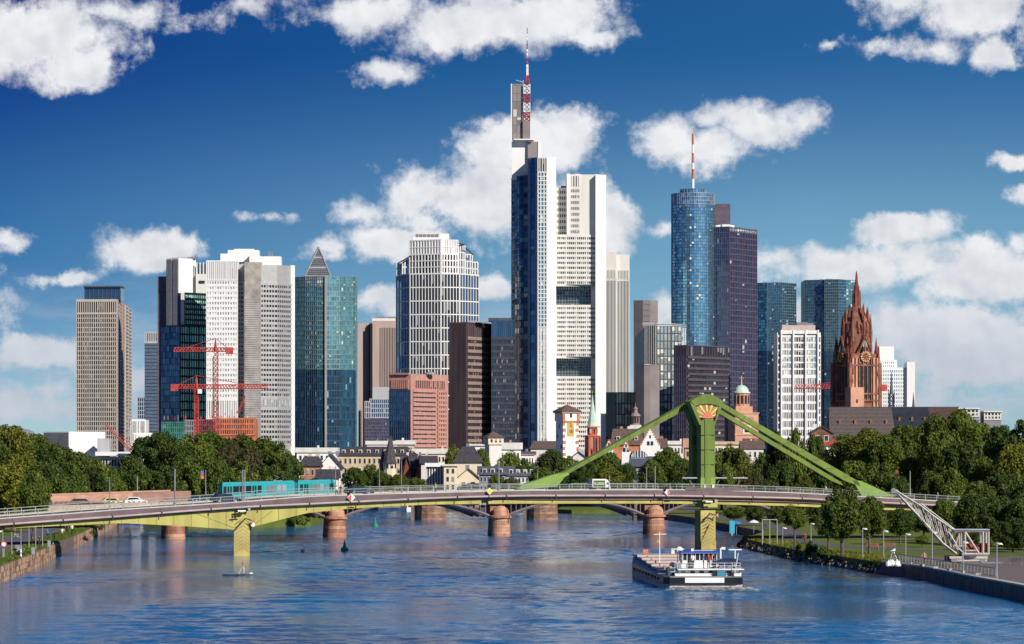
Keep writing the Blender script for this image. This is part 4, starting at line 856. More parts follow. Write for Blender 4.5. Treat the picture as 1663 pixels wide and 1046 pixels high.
# 21 white block behind cathedral
Y = 2400; t = root_at('white_windowed_block', 1457, Y, 'white block with small square windows to the right of the red cathedral', 'office building')
P = flat(1424, 1474, Y, 20); body(t, P, BZ, PZ(597, Y), white_m); facade(t, [(PX(1430, Y), Y), (PX(1472, Y), Y)], PZ(668, Y), PZ(600, Y), 12, 11, gl_blue, white_m, (.8, .35), (1.0, .35)); body(t, flat(1428, 1452, Y + 8, 12), PZ(600, Y), PZ(562, Y), white_m, 'stair_tower'); body(t, flat(1473, 1486, Y - 3, 18), BZ, PZ(588, Y), white_m, 'end_slab'); body(t, flat(1428, 1457, Y + 4, 12), PZ(598, Y), PZ(584, Y), offw, 'upper_floor'); facade(t, [(PX(1430, Y + 4), Y + 4), (PX(1456, Y + 4), Y + 4)], PZ(597, Y), PZ(586, Y), 8, 2, gl_blue, white_m, (.8, .3), (.9, .3))
Y = 1500
for a, b_, yt, lab in ((1557, 1590, 664, 'rooftop penthouses with small dormers above the right tree mass'), (1598, 1626, 669, 'flat grey penthouse with wide windows at the far right above the trees')):
    t = root_at('rooftop_block', (a + b_) / 2, Y, lab, 'building'); P = flat(a, b_, Y, 12); body(t, P, BZ, PZ(yt, Y), mgrey_m); facade(t, P[:2], PZ(yt + 12, Y), PZ(yt + 1, Y), 5, 2, gl_dark, offw, (.5, .3), (.5, .3)); part('roof_slab', offw, t, (PX((a + b_) / 2, Y), Y + 4, PZ(yt - .6, Y)), (PX(b_ + 1, Y) - PX(a - 1, Y), 10, .5))
# construction site and tower cranes
Y = 1700; t = root_at('unfinished_building', 355, Y, 'unfinished building with orange formwork and green netting behind the dark tree mass', 'construction site')
for l, r, yt, m_, nm_ in ((262, 301, 686, mat('green_netting', (.04, .17, .14), .8, var=.4), 'netting'), (300, 318, 683, mgrey_m, 'shell'), (318, 350, 682, mat('crimson_formwork', (.20, .05, .06), .8, var=.6, scale=.8), 'formwork'), (350, 415, 680, orange_m, 'formwork')):
    P = flat(l, r, Y, 16); body(t, P, BZ, PZ(yt, Y), m_, nm_); facade(t, P[:2], PZ(yt + 26, Y), PZ(yt, Y), int((r - l) / 3.5), 3, gl_dark if nm_ != 'netting' else glass('netting_fill', (.03, .2, .16), metal=0., rough=.9), m_, (.55, .5), (.7, .6))
for k in range(34):
    x = rng.uniform(264, 412); part('scaffold_post', (redp_m, orange_m, steel_m, offw)[k % 4], t, (PX(x, Y), Y + rng.uniform(0, 6), PZ(681, Y) + .6), (.25, .25, rng.uniform(1, 3)))
def tower_crane(px, yb, yt, yj, xl, xr, Y, label, lw=.9, back=None):
    t = thing('tower_crane', (PX(px, Y), Y, BZ), label, 'crane', 'red tower cranes on the skyline'); x = PX(px, Y)
    b = MB(); lattice(b, x, Y, PZ(yb, Y), PZ(yj, Y), lw * 1.8, lw * 1.8, 16, .17); b.build('mast', redp_m, t, kind='stuff')
    b = MB(); b.tube((x, Y, PZ(yj, Y)), (x, Y, PZ(yt, Y)), .9, .2, 4); b.build('apex', redp_m, t); b = MB(); zj = PZ(yj, Y)
    for (xa, xb, h) in ((px, xl, 1), (px, xr, 1)):
        A = PX(xa, Y); B = PX(xb, Y); n = max(3, int(abs(xb - xa) / 5))
        for i in range(n):
            p, q = lerp(A, B, i / n), lerp(A, B, (i + 1) / n); b.tube((p, Y - .6, zj), (q, Y - .6, zj), .2, n=4); b.tube((p, Y + .6, zj), (q, Y + .6, zj), .2, n=4); b.tube((p, Y, zj + 1.7), (q, Y, zj + 1.7), .2, n=4); b.tube((p, Y - .6, zj), ((p + q) / 2, Y, zj + 1.7), .13, n=4); b.tube(((p + q) / 2, Y, zj + 1.7), (q, Y - .6, zj), .2, n=4)
    b.build('jib', redp_m, t); b = MB()
    for xe in (xl, xr): b.tube((x, Y, PZ(yt, Y)), (PX(lerp(px, xe, .72), Y), Y, zj + 1.6), .13, n=4)
    b.build('stay_cable', redp_m, t); xe = back if back else xl; s = 1 if xe > px else -1
    part('counterweight', redp_m, t, (PX(xe, Y) - s * 1.5, Y, zj + .4), (3.2, 2.2, 3.0)); part('operator_cab', wpaint_m, t, (x + 1.6 * (1 if px > xe else -1), Y - 1.0, zj - 1.3), (1.8, 1.6, 1.9)); return t
tower_crane(350, 720, 550, 571, 282, 378, 1650, 'taller red tower crane standing before the white twin slab', 1.15, 378)
tower_crane(319, 720, 610, 631, 278, 435, 1640, 'shorter red tower crane with its long jib reaching right across the white slab', 1.0, 278)
tower_crane(1376, 720, 618, 631, 1290, 1440, 1750, 'red tower crane whose mast is hidden behind the cathedral', 1.0, 1440)
for (a, b_, c, d, yy, lab) in ((172, 690, 222, 742, 1400, 'red lattice crane boom leaning left in front of the beige ribbed tower'), (398, 643, 386, 672, 1660, 'short red crane boom beside the orange formwork')):
    t = thing('mobile_crane_boom', (PX(c, yy), yy, PZ(d, yy)), lab, 'crane'); p = Vector((PX(a, yy), yy, PZ(b_, yy))); q = Vector((PX(c, yy), yy, PZ(d, yy))); dd = (p - q).normalized(); n = Vector((dd.z, 0, -dd.x)) * .5; b = MB()
    for s in (-1, 1):
        for s2 in (-1, 1): b.tube(q + n * s + Vector((0, s2 * .5, 0)), p + n * s * .3, .14, n=4)
    for i in range(22):
        f0, f1 = i / 22, (i + 1) / 22; b.tube(q.lerp(p, f0) + n * (1 - .7 * f0), q.lerp(p, f1) - n * (1 - .7 * f1), .09, n=4)
    b.build('lattice_boom', redp_m, t); b = MB(); b.tube(p, q + Vector((3.2, 0, 1.0)), .08, n=4); b.build('hoist_cable', redp_m, t)
# ------------------------------------------------------------------ old town
roof_d = mat('dark_slate_roof', (.060, .055, .065), .75, var=.35, scale=1.2, bump=.3)
roof_b = mat('blue_grey_slate_roof', (.085, .095, .12), .7, var=.25, scale=1.2)
roof_br = mat('brown_tile_roof', (.13, .085, .07), .8, var=.3, scale=1.2)
blue_w = mat('blue_grey_render', (.20, .23, .29), .8, var=.12)
brick_m = mat('reddish_brick', (.34, .17, .12), .85, var=.2)
def house(px0, px1, yeave, yridge, Y, depth, wall, roof, label, style='side', rows=3, cols=6, z0=CZ, skew=0., hip=.0, frame=None, dormers=0, name='town_house', wz=None, cat='house'):
    x0, x1 = PX(px0, Y), PX(px1, Y); ze, zr = PZ(yeave, Y), PZ(yridge, Y); w = x1 - x0
    t = thing(name, ((x0 + x1) / 2, Y, z0), label, cat)
    b = MB(); b.prism([(x0, Y), (x1, Y + skew), (x1, Y + depth + skew), (x0, Y + depth)], z0, ze)
    if style == 'gable': xm = (x0 + x1) / 2; b.quad([(x0, Y - .01, ze), (x1, Y - .01 + skew, ze), (xm, Y - .01 + skew / 2, zr - .1)]); b.quad([(x0, Y + depth, ze), (x1, Y + depth, ze), (xm, Y + depth, zr)])
    b.build('wall', wall, t)
    o = .6; b = MB()
    if style == 'gable':
        xm = (x0 + x1) / 2
        for xa in (x0, x1):
            s = 1 if xa > xm else -1
            A = [(xa + s * o, Y - o, ze - .4), (xm, Y - o, zr), (xm, Y + depth + o, zr), (xa + s * o, Y + depth + o, ze - .4)]; b.add(A + [(a_, b_, c_ - .3) for a_, b_, c_ in A], [(0, 1, 2, 3), (7, 6, 5, 4), (0, 4, 5, 1), (1, 5, 6, 2), (2, 6, 7, 3), (3, 7, 4, 0)])
    elif style == 'flat': b.prism([(x0 - o, Y - o), (x1 + o, Y - o + skew), (x1 + o, Y + depth + o + skew), (x0 - o, Y + depth + o)], ze, zr)
    else:
        h = hip * w; m_ = depth / 2
        v = [(x0 - o, Y - o, ze - .2), (x1 + o, Y - o + skew, ze - .2), (x1 + o, Y + depth + o + skew, ze - .2), (x0 - o, Y + depth + o, ze - .2), (x0 - (o if not hip else 0) + h, Y + m_, zr), (x1 + (o if not hip else 0) - h, Y + m_ + skew, zr)]
        b.add(v, [(0, 1, 5, 4), (1, 2, 5), (2, 3, 4, 5), (3, 0, 4), (3, 2, 1, 0)])
    rf = b.build('roof', roof, t)
    frame = frame or offw
    if rows and cols:
        top = wz or ze; fh = min(3.3, (ze - max(z0, PZ(800, Y))) / (rows + .3)); cw = w / (cols + .4)
        for r in range(rows):
            for c in range(cols):
                cx = x0 + (c + .7) * cw; cz = ze - (r + .62) * fh; yy = Y + skew * (cx - x0) / w
                part('window_frame', frame, t, (cx, yy - .03, cz), (cw * .52, .12, fh * .62)); part('window', gl_house, t, (cx, yy - .08, cz), (cw * .40, .12, fh * .52))
    for k in range(dormers):
        cx = lerp(x0, x1, (k + .7) / (dormers + .4)); zc = lerp(ze, zr, .4); yy = Y + depth * .18
        part('dormer', frame, t, (cx, yy, zc), (1.2, 1.8, 1.3)); part('dormer_window', gl_house, t, (cx, yy - .93, zc), (.8, .1, .9))
    for k in range(rng.choice((0, 1, 1, 2))):
        part('chimney', rng.choice((brick_m, offw, mgrey_m, sand_m)), t, (lerp(x0, x1, rng.uniform(.2, .8)), Y + depth * .55, zr + .1), (rng.uniform(.5, 1.2), .8, rng.uniform(1, 1.8)))
    return t

house(487, 521, 756, 741, 1090, 12, brick_m, roof_d, 'red brick villa with arched pale window frames behind the right end of the tram', rows=2, cols=4, hip=.15, frame=cream_m)
house(519, 553, 758, 737, 1095, 14, white_m, roof_d, 'white gabled wall of the house right of the brick villa', 'gable', rows=0, cols=0)
house(515, 548, 776, 762, 1080, 10, white_m, slate_m, 'low white annex with a sloping dark roof in front of the white gable', rows=1, cols=5, hip=.0)
house(482, 546, 735, 727, 1400, 14, white_m, offw, 'low white modern building with square windows right of the dark trees', 'flat', rows=1, cols=7, wz=None, cat='building')
house(548, 676, 739, 725, 1260, 18, sand_m, roof_d, 'long sand coloured building with a row of dormers under a dark roof', rows=3, cols=16, hip=.12, frame=cream_m, dormers=9, cat='building')
house(596, 652, 722, 716, 1420, 14, white_m, offw, 'white roof terrace building above the long sand coloured building', 'flat', rows=1, cols=9, cat='building')
house(645, 672, 722, 715, 1400, 14, sand_m, offw, 'cream penthouse floor right of the white roof terrace', 'flat', rows=1, cols=5, cat='building')
house(668, 742, 737, 729, 1350, 14, cream_m, offw, 'cream flat roofed building below the pink granite block', 'flat', rows=2, cols=12, cat='building')
house(652, 690, 770, 741, 1110, 12, plum_m, roof_d, 'dark gothic hall with tall red framed windows beside the pointed turret', rows=2, cols=6, frame=brick_m, name='gothic_hall', cat='church')
house(655, 668, 770, 738, 1108, 6, dredst_m, roof_d, 'narrow red gable of the gothic hall nearest its turret', 'gable', rows=1, cols=2, name='gothic_gable', cat='church')
house(675, 688, 770, 738, 1107, 6, dredst_m, roof_d, 'narrow red gable of the gothic hall nearest the white columns', 'gable', rows=1, cols=2, name='gothic_gable', cat='church')
Y = 1105; t = thing('pointed_turret', (PX(633, Y), Y, CZ), 'stone turret with a tall dark pointed spire in front of the sand coloured building', 'tower')
b = MB(); b.lathe((PX(633, Y), Y, CZ), [(1.9, 0), (1.9, PZ(753, Y) - CZ), (2.1, PZ(753, Y) - CZ)], 8, .39); b.build('shaft', cream_m, t); b = MB(); b.lathe((PX(633, Y), Y, PZ(753, Y)), [(2.3, 0), (1.1, 4.2), (.1, PZ(708, Y) - PZ(753, Y))], 8, .39); b.build('spire', roof_d, t)
for k in range(4): a = -1.57 + (k - 1.5) * .785; part('window', gl_house, t, (PX(633, Y) + 1.85 * math.cos(a), Y + 1.85 * math.sin(a), PZ(757, Y)), (.1, .8, 1.4), a)
b = MB(); b.tube((PX(636, Y + 3), Y + 3, PZ(740, Y)), (PX(636, Y + 3), Y + 3, PZ(707, Y)), .9, .08, 6); b.build('side_spire', roof_d, t); b = MB(); b.tube((PX(622, Y + 3), Y + 3, CZ), (PX(622, Y + 3), Y + 3, PZ(755, Y)), 1.2, 1.2, 6); b.tube((PX(622, Y + 3), Y + 3, PZ(755, Y)), (PX(622, Y + 3), Y + 3, PZ(728, Y)), 1.2, .08, 6); b.build('stair_turret', roof_d, t)
house(684, 707, 752, 740, 1100, 12, offw, roof_d, 'small white house with a dark roof between gothic hall and colonnade', 'side', rows=0, cols=0)
Y = 1080; t = thing('white_colonnade', (PX(706, Y), Y, CZ), 'white colonnaded hall left of the cream house with the big grey roof', 'building')
body(t, flat(692, 720, Y + 2, 9), CZ, PZ(756, Y), dgrey_m); part('entablature', white_m, t, (PX(706, Y), Y + 1, PZ(755, Y)), (PX(722, Y) - PX(690, Y), 4, 1.1))
for k in range(7): b = MB(); b.tube((PX(693 + k * 4.4, Y), Y, CZ), (PX(693 + k * 4.4, Y), Y, PZ(757, Y)), .22, .18, 8); b.build('column', white_m, t)
house(721, 742, 757, 754, 1070, 9, cream_m, cream_m, 'cream house front with paired arched windows right of the colonnade', 'flat', rows=3, cols=2, frame=sand_m)
t = house(738, 782, 750, 725, 1085, 16, cream_m, roof_d, 'cream house under a very tall dark hipped roof', rows=0, cols=0, hip=.28)
house(742, 779, 776, 760, 1074, 8, cream_m, roof_br, 'low gabled porch in front of the cream house with the tall roof', 'gable', rows=1, cols=2)
Y = 1180; t = thing('white_watchtower', (PX(797, Y), Y, CZ), 'small white square watchtower with a flared top floor and brown pyramid roof', 'tower')
wpx = (PX(811, Y) - PX(790, Y)) / 2; xm = PX(801, Y)
def sq(x, y, h, r=.35): return [(x + h * 1.414 * math.cos(r + k * math.pi / 2 - 2.356), y + h * 1.414 * math.sin(r + k * math.pi / 2 - 2.356)) for k in range(4)]
body(t, sq(xm, Y, 2.1), CZ, PZ(722, Y), offw, 'shaft'); body(t, sq(xm, Y, 2.6), PZ(722, Y), PZ(711, Y), cream_m, 'top_floor')
b = MB(); p = sq(xm, Y, 3.1); b.add([(a, c, PZ(711, Y)) for a, c in p] + [(xm, Y, PZ(700, Y))], [(0, 1, 4), (1, 2, 4), (2, 3, 4), (3, 0, 4), (3, 2, 1, 0)]); b.build('roof', roof_br, t)
for k in range(3): q = Vector(sq(xm, Y, 2.62)[0]).lerp(Vector(sq(xm, Y, 2.62)[1]), .22 + .28 * k); part('window', gl_house, t, (q.x, q.y, PZ(716, Y)), (.7, .12, 1.0), .35)
house(765, 792, 724, 721, 1220, 10, white_m, offw, 'low white block left of the small watchtower', 'flat', rows=1, cols=6)
house(812, 846, 730, 719, 1240, 10, white_m, offw, 'white stepped modern block right of the small watchtower', 'flat', rows=2, cols=5, cat='building')
house(778, 822, 770, 757, 1060, 10, blue_w, roof_b, 'blue grey house with dormers left of the green stay foot', rows=2, cols=7, dormers=3)
house(822, 872, 772, 757, 1066, 10, offw, roof_b, 'long pale house with grey roof half hidden by trees above the green stay foot', rows=2, cols=8, dormers=4)
house(862, 912, 728, 716, 1350, 14, offw, roof_br, 'long dark brown roof left of the white clock tower', rows=1, cols=0, hip=.1)
house(845, 868, 738, 733, 1250, 10, white_m, roof_br, 'low white wall and brown roof below the tallest tower', rows=1, cols=5)
# white quoined tower with painted panel
Y = 1300; t = thing('quoined_tower', (PX(924, Y), Y, CZ), 'tall white tower with orange corner stones, a painted panel and a brown roof', 'tower'); xm = PX(921, Y); r_ = .42
oq = mat('orange_quoin', (.52, .20, .10), .85, var=.25); h_ = 3.0
S = sq(xm, Y, h_, r_); body(t, S, CZ, PZ(684, Y), white_m, 'shaft'); S2 = sq(xm, Y, 3.3, r_); body(t, S2, PZ(684, Y), PZ(668, Y), white_m, 'top_floor'); a0 = math.atan2(S[1][1] - S[0][1], S[1][0] - S[0][0])
left = [S[3], S[0]]; al = math.atan2(left[1][1] - left[0][1], left[1][0] - left[0][0])
for k in range(11):
    z = CZ + 6 + k * 2.15
    for c in (0, 1):
        q = Vector(S[c]).lerp(Vector(S[1 - c]), .06 + .03 * (k % 2)); part('quoin', oq, t, (q.x, q.y - .03, z), (.8 + .35 * (k % 2), .25, 1.1), a0)
for f in (.07, .93): q = Vector(S2[0]).lerp(Vector(S2[1]), f); part('corner_pier', oq, t, (q.x, q.y - .1, PZ(676, Y)), (1.0, .4, 3.4), a0)
q = Vector(S[0]).lerp(Vector(S[1]), .5); part('painted_panel', gold_m, t, (q.x, q.y - .12, PZ(697, Y)), (2.6, .2, 4.9), a0)
for i in range(9): part('panel_figure', (oq, blue_w, brown_m)[i % 3], t, (q.x + rng.uniform(-.9, .9), q.y - .3, PZ(697, Y) + rng.uniform(-2, 2)), (.5, .12, .7), a0)
q2 = Vector(S2[0]).lerp(Vector(S2[1]), .5); part('window', gl_house, t, (q2.x, q2.y - .1, PZ(675, Y)), (.8, .2, 1.3), a0); part('cornice', oq, t, (q.x, q.y - .2, PZ(684.5, Y)), (6.2, .5, .5), a0)
for k in range(5): q = Vector(left[0]).lerp(Vector(left[1]), .2 + .3 * (k % 3)); part('window', gl_house, t, (q.x - .1, q.y - .05, CZ + 8 + 3.6 * k), (.8, .2, 1.3), al)
b = MB(); p = sq(xm, Y, 4.1, r_); z0 = PZ(668, Y); b.add([(a, c, z0) for a, c in p] + [(xm, Y, PZ(657, Y))], [(0, 1, 4), (1, 2, 4), (2, 3, 4), (3, 0, 4), (3, 2, 1, 0)]); b.build('roof', roof_br, t)
b = MB(); b.prism(sq(xm, Y, 3.75, r_), PZ(671, Y), z0); b.build('corbel_ring', brown_m, t)
# red church with green spire
Y = 1220; t = thing('red_spire_church', (PX(962, Y), Y, CZ), 'narrow red sandstone church tower with a slim green copper spire', 'church'); xm = PX(962, Y)
def ring(r, n=8, a0=.39): return [(xm + r * math.cos(a0 + 2 * math.pi * k / n), Y + r * math.sin(a0 + 2 * math.pi * k / n)) for k in range(n)]
red2 = mat('bright_red_sandstone', (.50, .12, .06), .8, var=.2); body(t, sq(xm, Y, 2.0, .3), CZ, PZ(708, Y), red2, 'shaft'); body(t, ring(1.75), PZ(708, Y), PZ(693, Y), red2, 'belfry')
b = MB(); b.lathe((xm, Y, PZ(693, Y)), [(1.85, 0), (1.0, 4.5), (.06, PZ(641, Y) - PZ(693, Y))], 8, .39); b.build('spire', verd_m, t); b = MB(); b.tube((xm, Y, PZ(641, Y)), (xm, Y, PZ(634, Y)), .08); b.build('finial', gold_m, t)
for z in (708, 693.5): part('gallery', red2, t, (xm, Y, PZ(z, Y)), (4.6 if z > 700 else 4.0, 4.6 if z > 700 else 4.0, .4), .3)
S = sq(xm, Y, 2.03, .3)
for f in (.28, .68): q = Vector(S[0]).lerp(Vector(S[1]), f); part('window', gl_house, t, (q.x, q.y, PZ(720, Y)), (.55, .15, 3.6), .3); part('window', gl_house, t, (q.x, q.y, PZ(733, Y)), (.6, .15, 2.0), .3)
for k in range(5): f = k / 4; q = Vector(S[0]).lerp(Vector(S[1]), f); part('buttress', dredst_m, t, (q.x, q.y - .15, PZ(722, Y)), (.28, .4, 5), .3) if k in (0, 2, 4) else None
for k in range(4): a = -1.57 + (k - 1.5) * .785; part('window', offw if k == 1 else gl_house, t, (xm + 1.7 * math.cos(a), Y + 1.7 * math.sin(a), PZ(700, Y)), (.15, .5, 1.6), a)
house(928, 952, 742, 733, 1215, 9, offw, roof_d, 'small white roofed chapel left of the red church tower', 'gable', rows=1, cols=2)
# stepped gable houses
def stepped(px0, px1, ybase, ytop, Y, depth, wall, trim, roof, label, steps=7, bold=.6):
    x0, x1 = PX(px0, Y), PX(px1, Y); xm = (x0 + x1) / 2; t = thing('stepped_gable_house', (xm, Y, CZ), label, 'house'); zb, zt = PZ(ybase, Y), PZ(ytop, Y); w = (x1 - x0) / 2
    body(t, [(x0, Y), (x1, Y), (x1, Y + depth), (x0, Y + depth)], CZ, zb, wall)
    for i in range(steps):
        f0 = i / steps; ww = w * (1 - f0 * .9); z0_, z1_ = lerp(zb, zt, i / steps), lerp(zb, zt, (i + 1) / steps); part('gable_step', wall, t, (xm, Y + .4, (z0_ + z1_) / 2), (2 * ww - .02 * i, .8, z1_ - z0_))
        for s in (-1, 1): part('step_stone', trim, t, (xm + s * (ww - bold * .4), Y + .36, z1_ - .25), (bold * .9, .95, .55))
    part('attic_window', gl_house, t, (xm, Y - .05, lerp(zb, zt, .55)), (.5, .2, 1.0)); part('gable_window', gl_house, t, (xm - .6, Y - .05, lerp(zb, zt, .15)), (.8, .2, 1.3)); part('gable_window', gl_house, t, (xm + .6, Y - .05, lerp(zb, zt, .15)), (.8, .2, 1.3))
    b = MB(); b.add([(x0 + .5, Y + .8, zb), (x1 - .5, Y + .8, zb), (xm, Y + .8, zt - 1.4), (x0 + .5, Y + depth, zb), (x1 - .5, Y + depth, zb), (xm, Y + depth, zt - 1.4)], [(0, 1, 2), (3, 5, 4), (1, 4, 5, 2), (0, 2, 5, 3)]); b.build('roof', roof, t); return t
stepped(1040, 1072, 724, 697, 1210, 16, white_m, oq, roof_d, 'white house with a red edged stepped gable under the green stay')
stepped(1010, 1024, 733, 716, 1205, 10, white_m, oq, roof_d, 'small white dormer gable between red church and stepped gable house', 5, .4)
stepped(982, 996, 731, 714, 1205, 10, white_m, oq, roof_d, 'small white dormer gable right of the red church tower', 5, .4)
house(994, 1044, 722, 696, 1235, 16, oq, roof_br, 'large brown roofed house with red stepped left gable behind the dormer gables', rows=0, cols=0, hip=.04, dormers=3)
house(1066, 1082, 726, 712, 1230, 12, offw, roof_br, 'narrow roof with a red stepped edge just right of the white stepped gable', rows=1, cols=2)
Y = 1380; t = thing('baroque_turret', (PX(1032, Y), Y, CZ), 'small dark baroque bell turret in front of the grey granite shaft', 'tower'); b = MB(); b.lathe((PX(1032, Y), Y, CZ), [(2.0, 0), (2.0, PZ(690, Y) - CZ), (1.6, PZ(689, Y) - CZ), (1.5, PZ(677, Y) - CZ), (2, PZ(676, Y) - CZ), (1.7, PZ(673, Y) - CZ), (.8, PZ(670, Y) - CZ), (.7, PZ(666, Y) - CZ), (1, PZ(664, Y) - CZ), (.15, PZ(660, Y) - CZ), (.08, PZ(654, Y) - CZ)], 10); b.build('turret', brown_m, t)
part('belfry_base', offw, t, (PX(1032, Y), Y, PZ(696, Y)), (4.2, 4.2, 2.6))
for k in range(3): part('louvre', black_m, t, (PX(1032, Y) + (k - 1) * .9, Y - 1.6 + .1 * abs(k - 1), PZ(682, Y)), (.45, .25, 2.2))
Y = 1120; t = thing('arched_glass_hall', (PX(1040, Y), Y, CZ), 'blue roofed hall with an arched glass gable below the stepped gable house', 'building'); x0, x1 = PX(1024, Y), PX(1052, Y); xm = (x0 + x1) / 2; r = (x1 - x0) / 2
b = MB(); b.prism([(xm + r * math.cos(math.pi * k / 12), (PZ(742, Y) + r * .75 * math.sin(math.pi * k / 12))) for k in range(13)], 0, 12); b.v = [(x, Y + z, y) for x, y, z in b.v]; b.build('arched_roof', roof_b, t); body(t, [(x0, Y), (x1, Y), (x1, Y + 12), (x0, Y + 12)], CZ, PZ(742, Y), blue_w)
for k in range(8): a = math.pi * (k + .5) / 8; part('arch_mullion', white_m, t, (xm + r * .88 * math.cos(a), Y - .15, PZ(741, Y) + r * .3 * math.sin(a)), (.22, .2, r * .75 * math.sin(a) + .2))
house(1026, 1050, 757, 745, 1085, 10, blue_w, roof_b, 'blue grey house with two rows of tall windows in front of the arched hall', rows=2, cols=5, frame=offw)
house(1046, 1074, 752, 741, 1100, 10, white_m, roof_b, 'white house with a blue grey roof right of the arched hall', 'side', rows=1, cols=2, hip=.2)
house(1078, 1122, 722, 716, 1250, 10, offw, offw, 'row of small pale roof houses left of the green pylon', 'flat', rows=2, cols=8)
house(1112, 1136, 727, 712, 1180, 8, pinkst_m, pinkst_m, 'sandstone house with columns just left of the green pylon', 'flat', rows=1, cols=3, frame=offw)
house(1160, 1204, 722, 717, 1300, 10, cream_m, sand_m, 'cream long building between the green pylon and the domed church', 'flat', rows=1, cols=9)
# domed church
Y = 1420; t = thing('domed_church', (PX(1208, Y), Y, CZ), 'pink sandstone church with a round belfry and pale green dome', 'church'); xm = PX(1205, Y)
body(t, flat(1180, 1192, Y + 6, 14), CZ, PZ(669, Y), mat('shade_darkened_stone', (.22, .09, .07), .85), 'left_wing'); body(t, sq(xm + .6, Y + 3, 4.7, .25), CZ, PZ(670, Y), pinkst_m, 'tower_base'); body(t, sq(xm, Y + 3, 3.4, .25), PZ(671, Y), PZ(660, Y), pinkst_m, 'square_stage')  # left wing stone darkened in colour to stand for its shade
b = MB(); b.lathe((xm, Y + 3, PZ(660, Y)), [(3.1, 0), (2.9, .4), (2.9, 5.2)], 20); b.build('belfry', pinkst_m, t); b = MB(); b.lathe((xm, Y + 3, PZ(638.5, Y)), [(3.4, 0), (3.4, .5), (2.9, .6)], 20); b.build('cornice', offw, t)
b = MB(); b.lathe((xm, Y + 3, PZ(638, Y)), [(2.9 * math.cos(k * .157), 3.1 * math.sin(k * .157)) for k in range(10)] + [(.05, 3.1)], 24); b.build('dome', verd_m, t, smooth=True); b = MB(); b.tube((xm, Y + 3, PZ(625, Y)), (xm, Y + 3, PZ(610, Y)), .3, .15); b.bar((xm - .9, Y + 3, PZ(614, Y)), (xm + .9, Y + 3, PZ(614, Y)), .3); b.build('cross', gold_m, t)
for k in range(5):
    a = -1.57 + (k - 2) * .52; part('belfry_opening', black_m, t, (xm + 2.85 * math.cos(a), Y + 3 + 2.85 * math.sin(a), PZ(649, Y)), (.25, .85, 3.2), a)
    a += .26; part('pilaster', pinkst_m, t, (xm + 2.95 * math.cos(a), Y + 3 + 2.95 * math.sin(a), PZ(649, Y)), (.3, .35, 4.6), a)
for dz in (671, 689, 706): part('string_course', pinkst_m, t, (xm + .6, Y + 3, PZ(dz, Y)), (9.9, 9.9, .5), .25)
S = sq(xm + .6, Y + 3, 4.72, .25); q = Vector(S[0]).lerp(Vector(S[1]), .5); part('panel_surround', cream_m, t, (q.x, q.y - .05, PZ(697, Y)), (3.4, .25, 3.6), .25); part('window', gl_house, t, (q.x, q.y - .2, PZ(697, Y)), (1.8, .2, 2.4), .25); part('panel', brown_m, t, (q.x, q.y - .08, PZ(681, Y)), (5.5, .2, 1.6), .25)
body(t, flat(1206, 1236, Y - 1, 18), CZ, PZ(708, Y), pinkst_m, 'nave'); body(t, flat(1204, 1240, Y - 2, 18), PZ(716, Y), PZ(712, Y), roof_br, 'nave_roof')
house(1205, 1240, 728, 716, 1230, 10, offw, roof_br, 'low brown roof below the domed church', rows=1, cols=4)
# cathedral
Y = 1350; t = thing('cathedral_tower', (PX(1390, Y), Y, CZ), 'red sandstone cathedral tower with clock faces, pinnacles and a lantern spire', 'church'); xm = PX(1391, Y)
A = .42; body(t, sq(xm, Y, 6.0, A), CZ, PZ(575, Y), redst_m, 'square_shaft'); oc8 = lambda r: [(xm + r * math.cos(A - 1.178 + 2 * math.pi * k / 8 + .39), Y + r * math.sin(A - 1.178 + 2 * math.pi * k / 8 + .39)) for k in range(8)]
body(t, oc8(5.3), PZ(575, Y), PZ(533, Y), redst_m, 'octagon')
b = MB(); zc = PZ(533, Y); b.lathe((xm, Y, zc), [(5.0, 0), (4.7, 1.6), (3.9, 3.4), (2.9, 5.0), (2.1, 6.6), (1.5, 8.2)], 8, A); b.build('cupola', redst_m, t)
b = MB(); b.lathe((xm, Y, zc + 8.2), [(1.45, 0), (1.4, 4.2), (1.2, 4.4), (1.05, 7.2), (.7, 7.6), (.5, 9.4), (.3, 12.0), (.08, PZ(440, Y) - zc - 8.2)], 8, A); b.build('lantern_spire', dredst_m, t)
def pinn(x, y, z0, h, w):
    b = MB(); b.tube((x, y, z0), (x, y, z0 + h * .45), w, w, 4); b.tube((x, y, z0 + h * .45), (x, y, z0 + h), w * .85, .05, 4); return b.build('pinnacle', redst_m if rng.random() < .6 else dredst_m, t)
for k in range(4):
    S = sq(xm, Y, 6.1, A)[k]
    for j in range(3): f = (1.0, .93, .86)[j]; pinn(xm + (S[0] - xm) * f, Y + (S[1] - Y) * f, PZ(575, Y) - 14 + 5.5 * j, 11 - j, .75)
    b = MB(); b.tube((S[0], S[1], CZ), (S[0], S[1], PZ(590, Y)), 1.4, .9, 6); b.build('corner_buttress', redst_m, t)
    q = Vector(S).lerp(Vector(sq(xm, Y, 6.1, A)[(k + 1) % 4]), .5)
    pinn(q.x, q.y, PZ(575, Y), 7, .5)
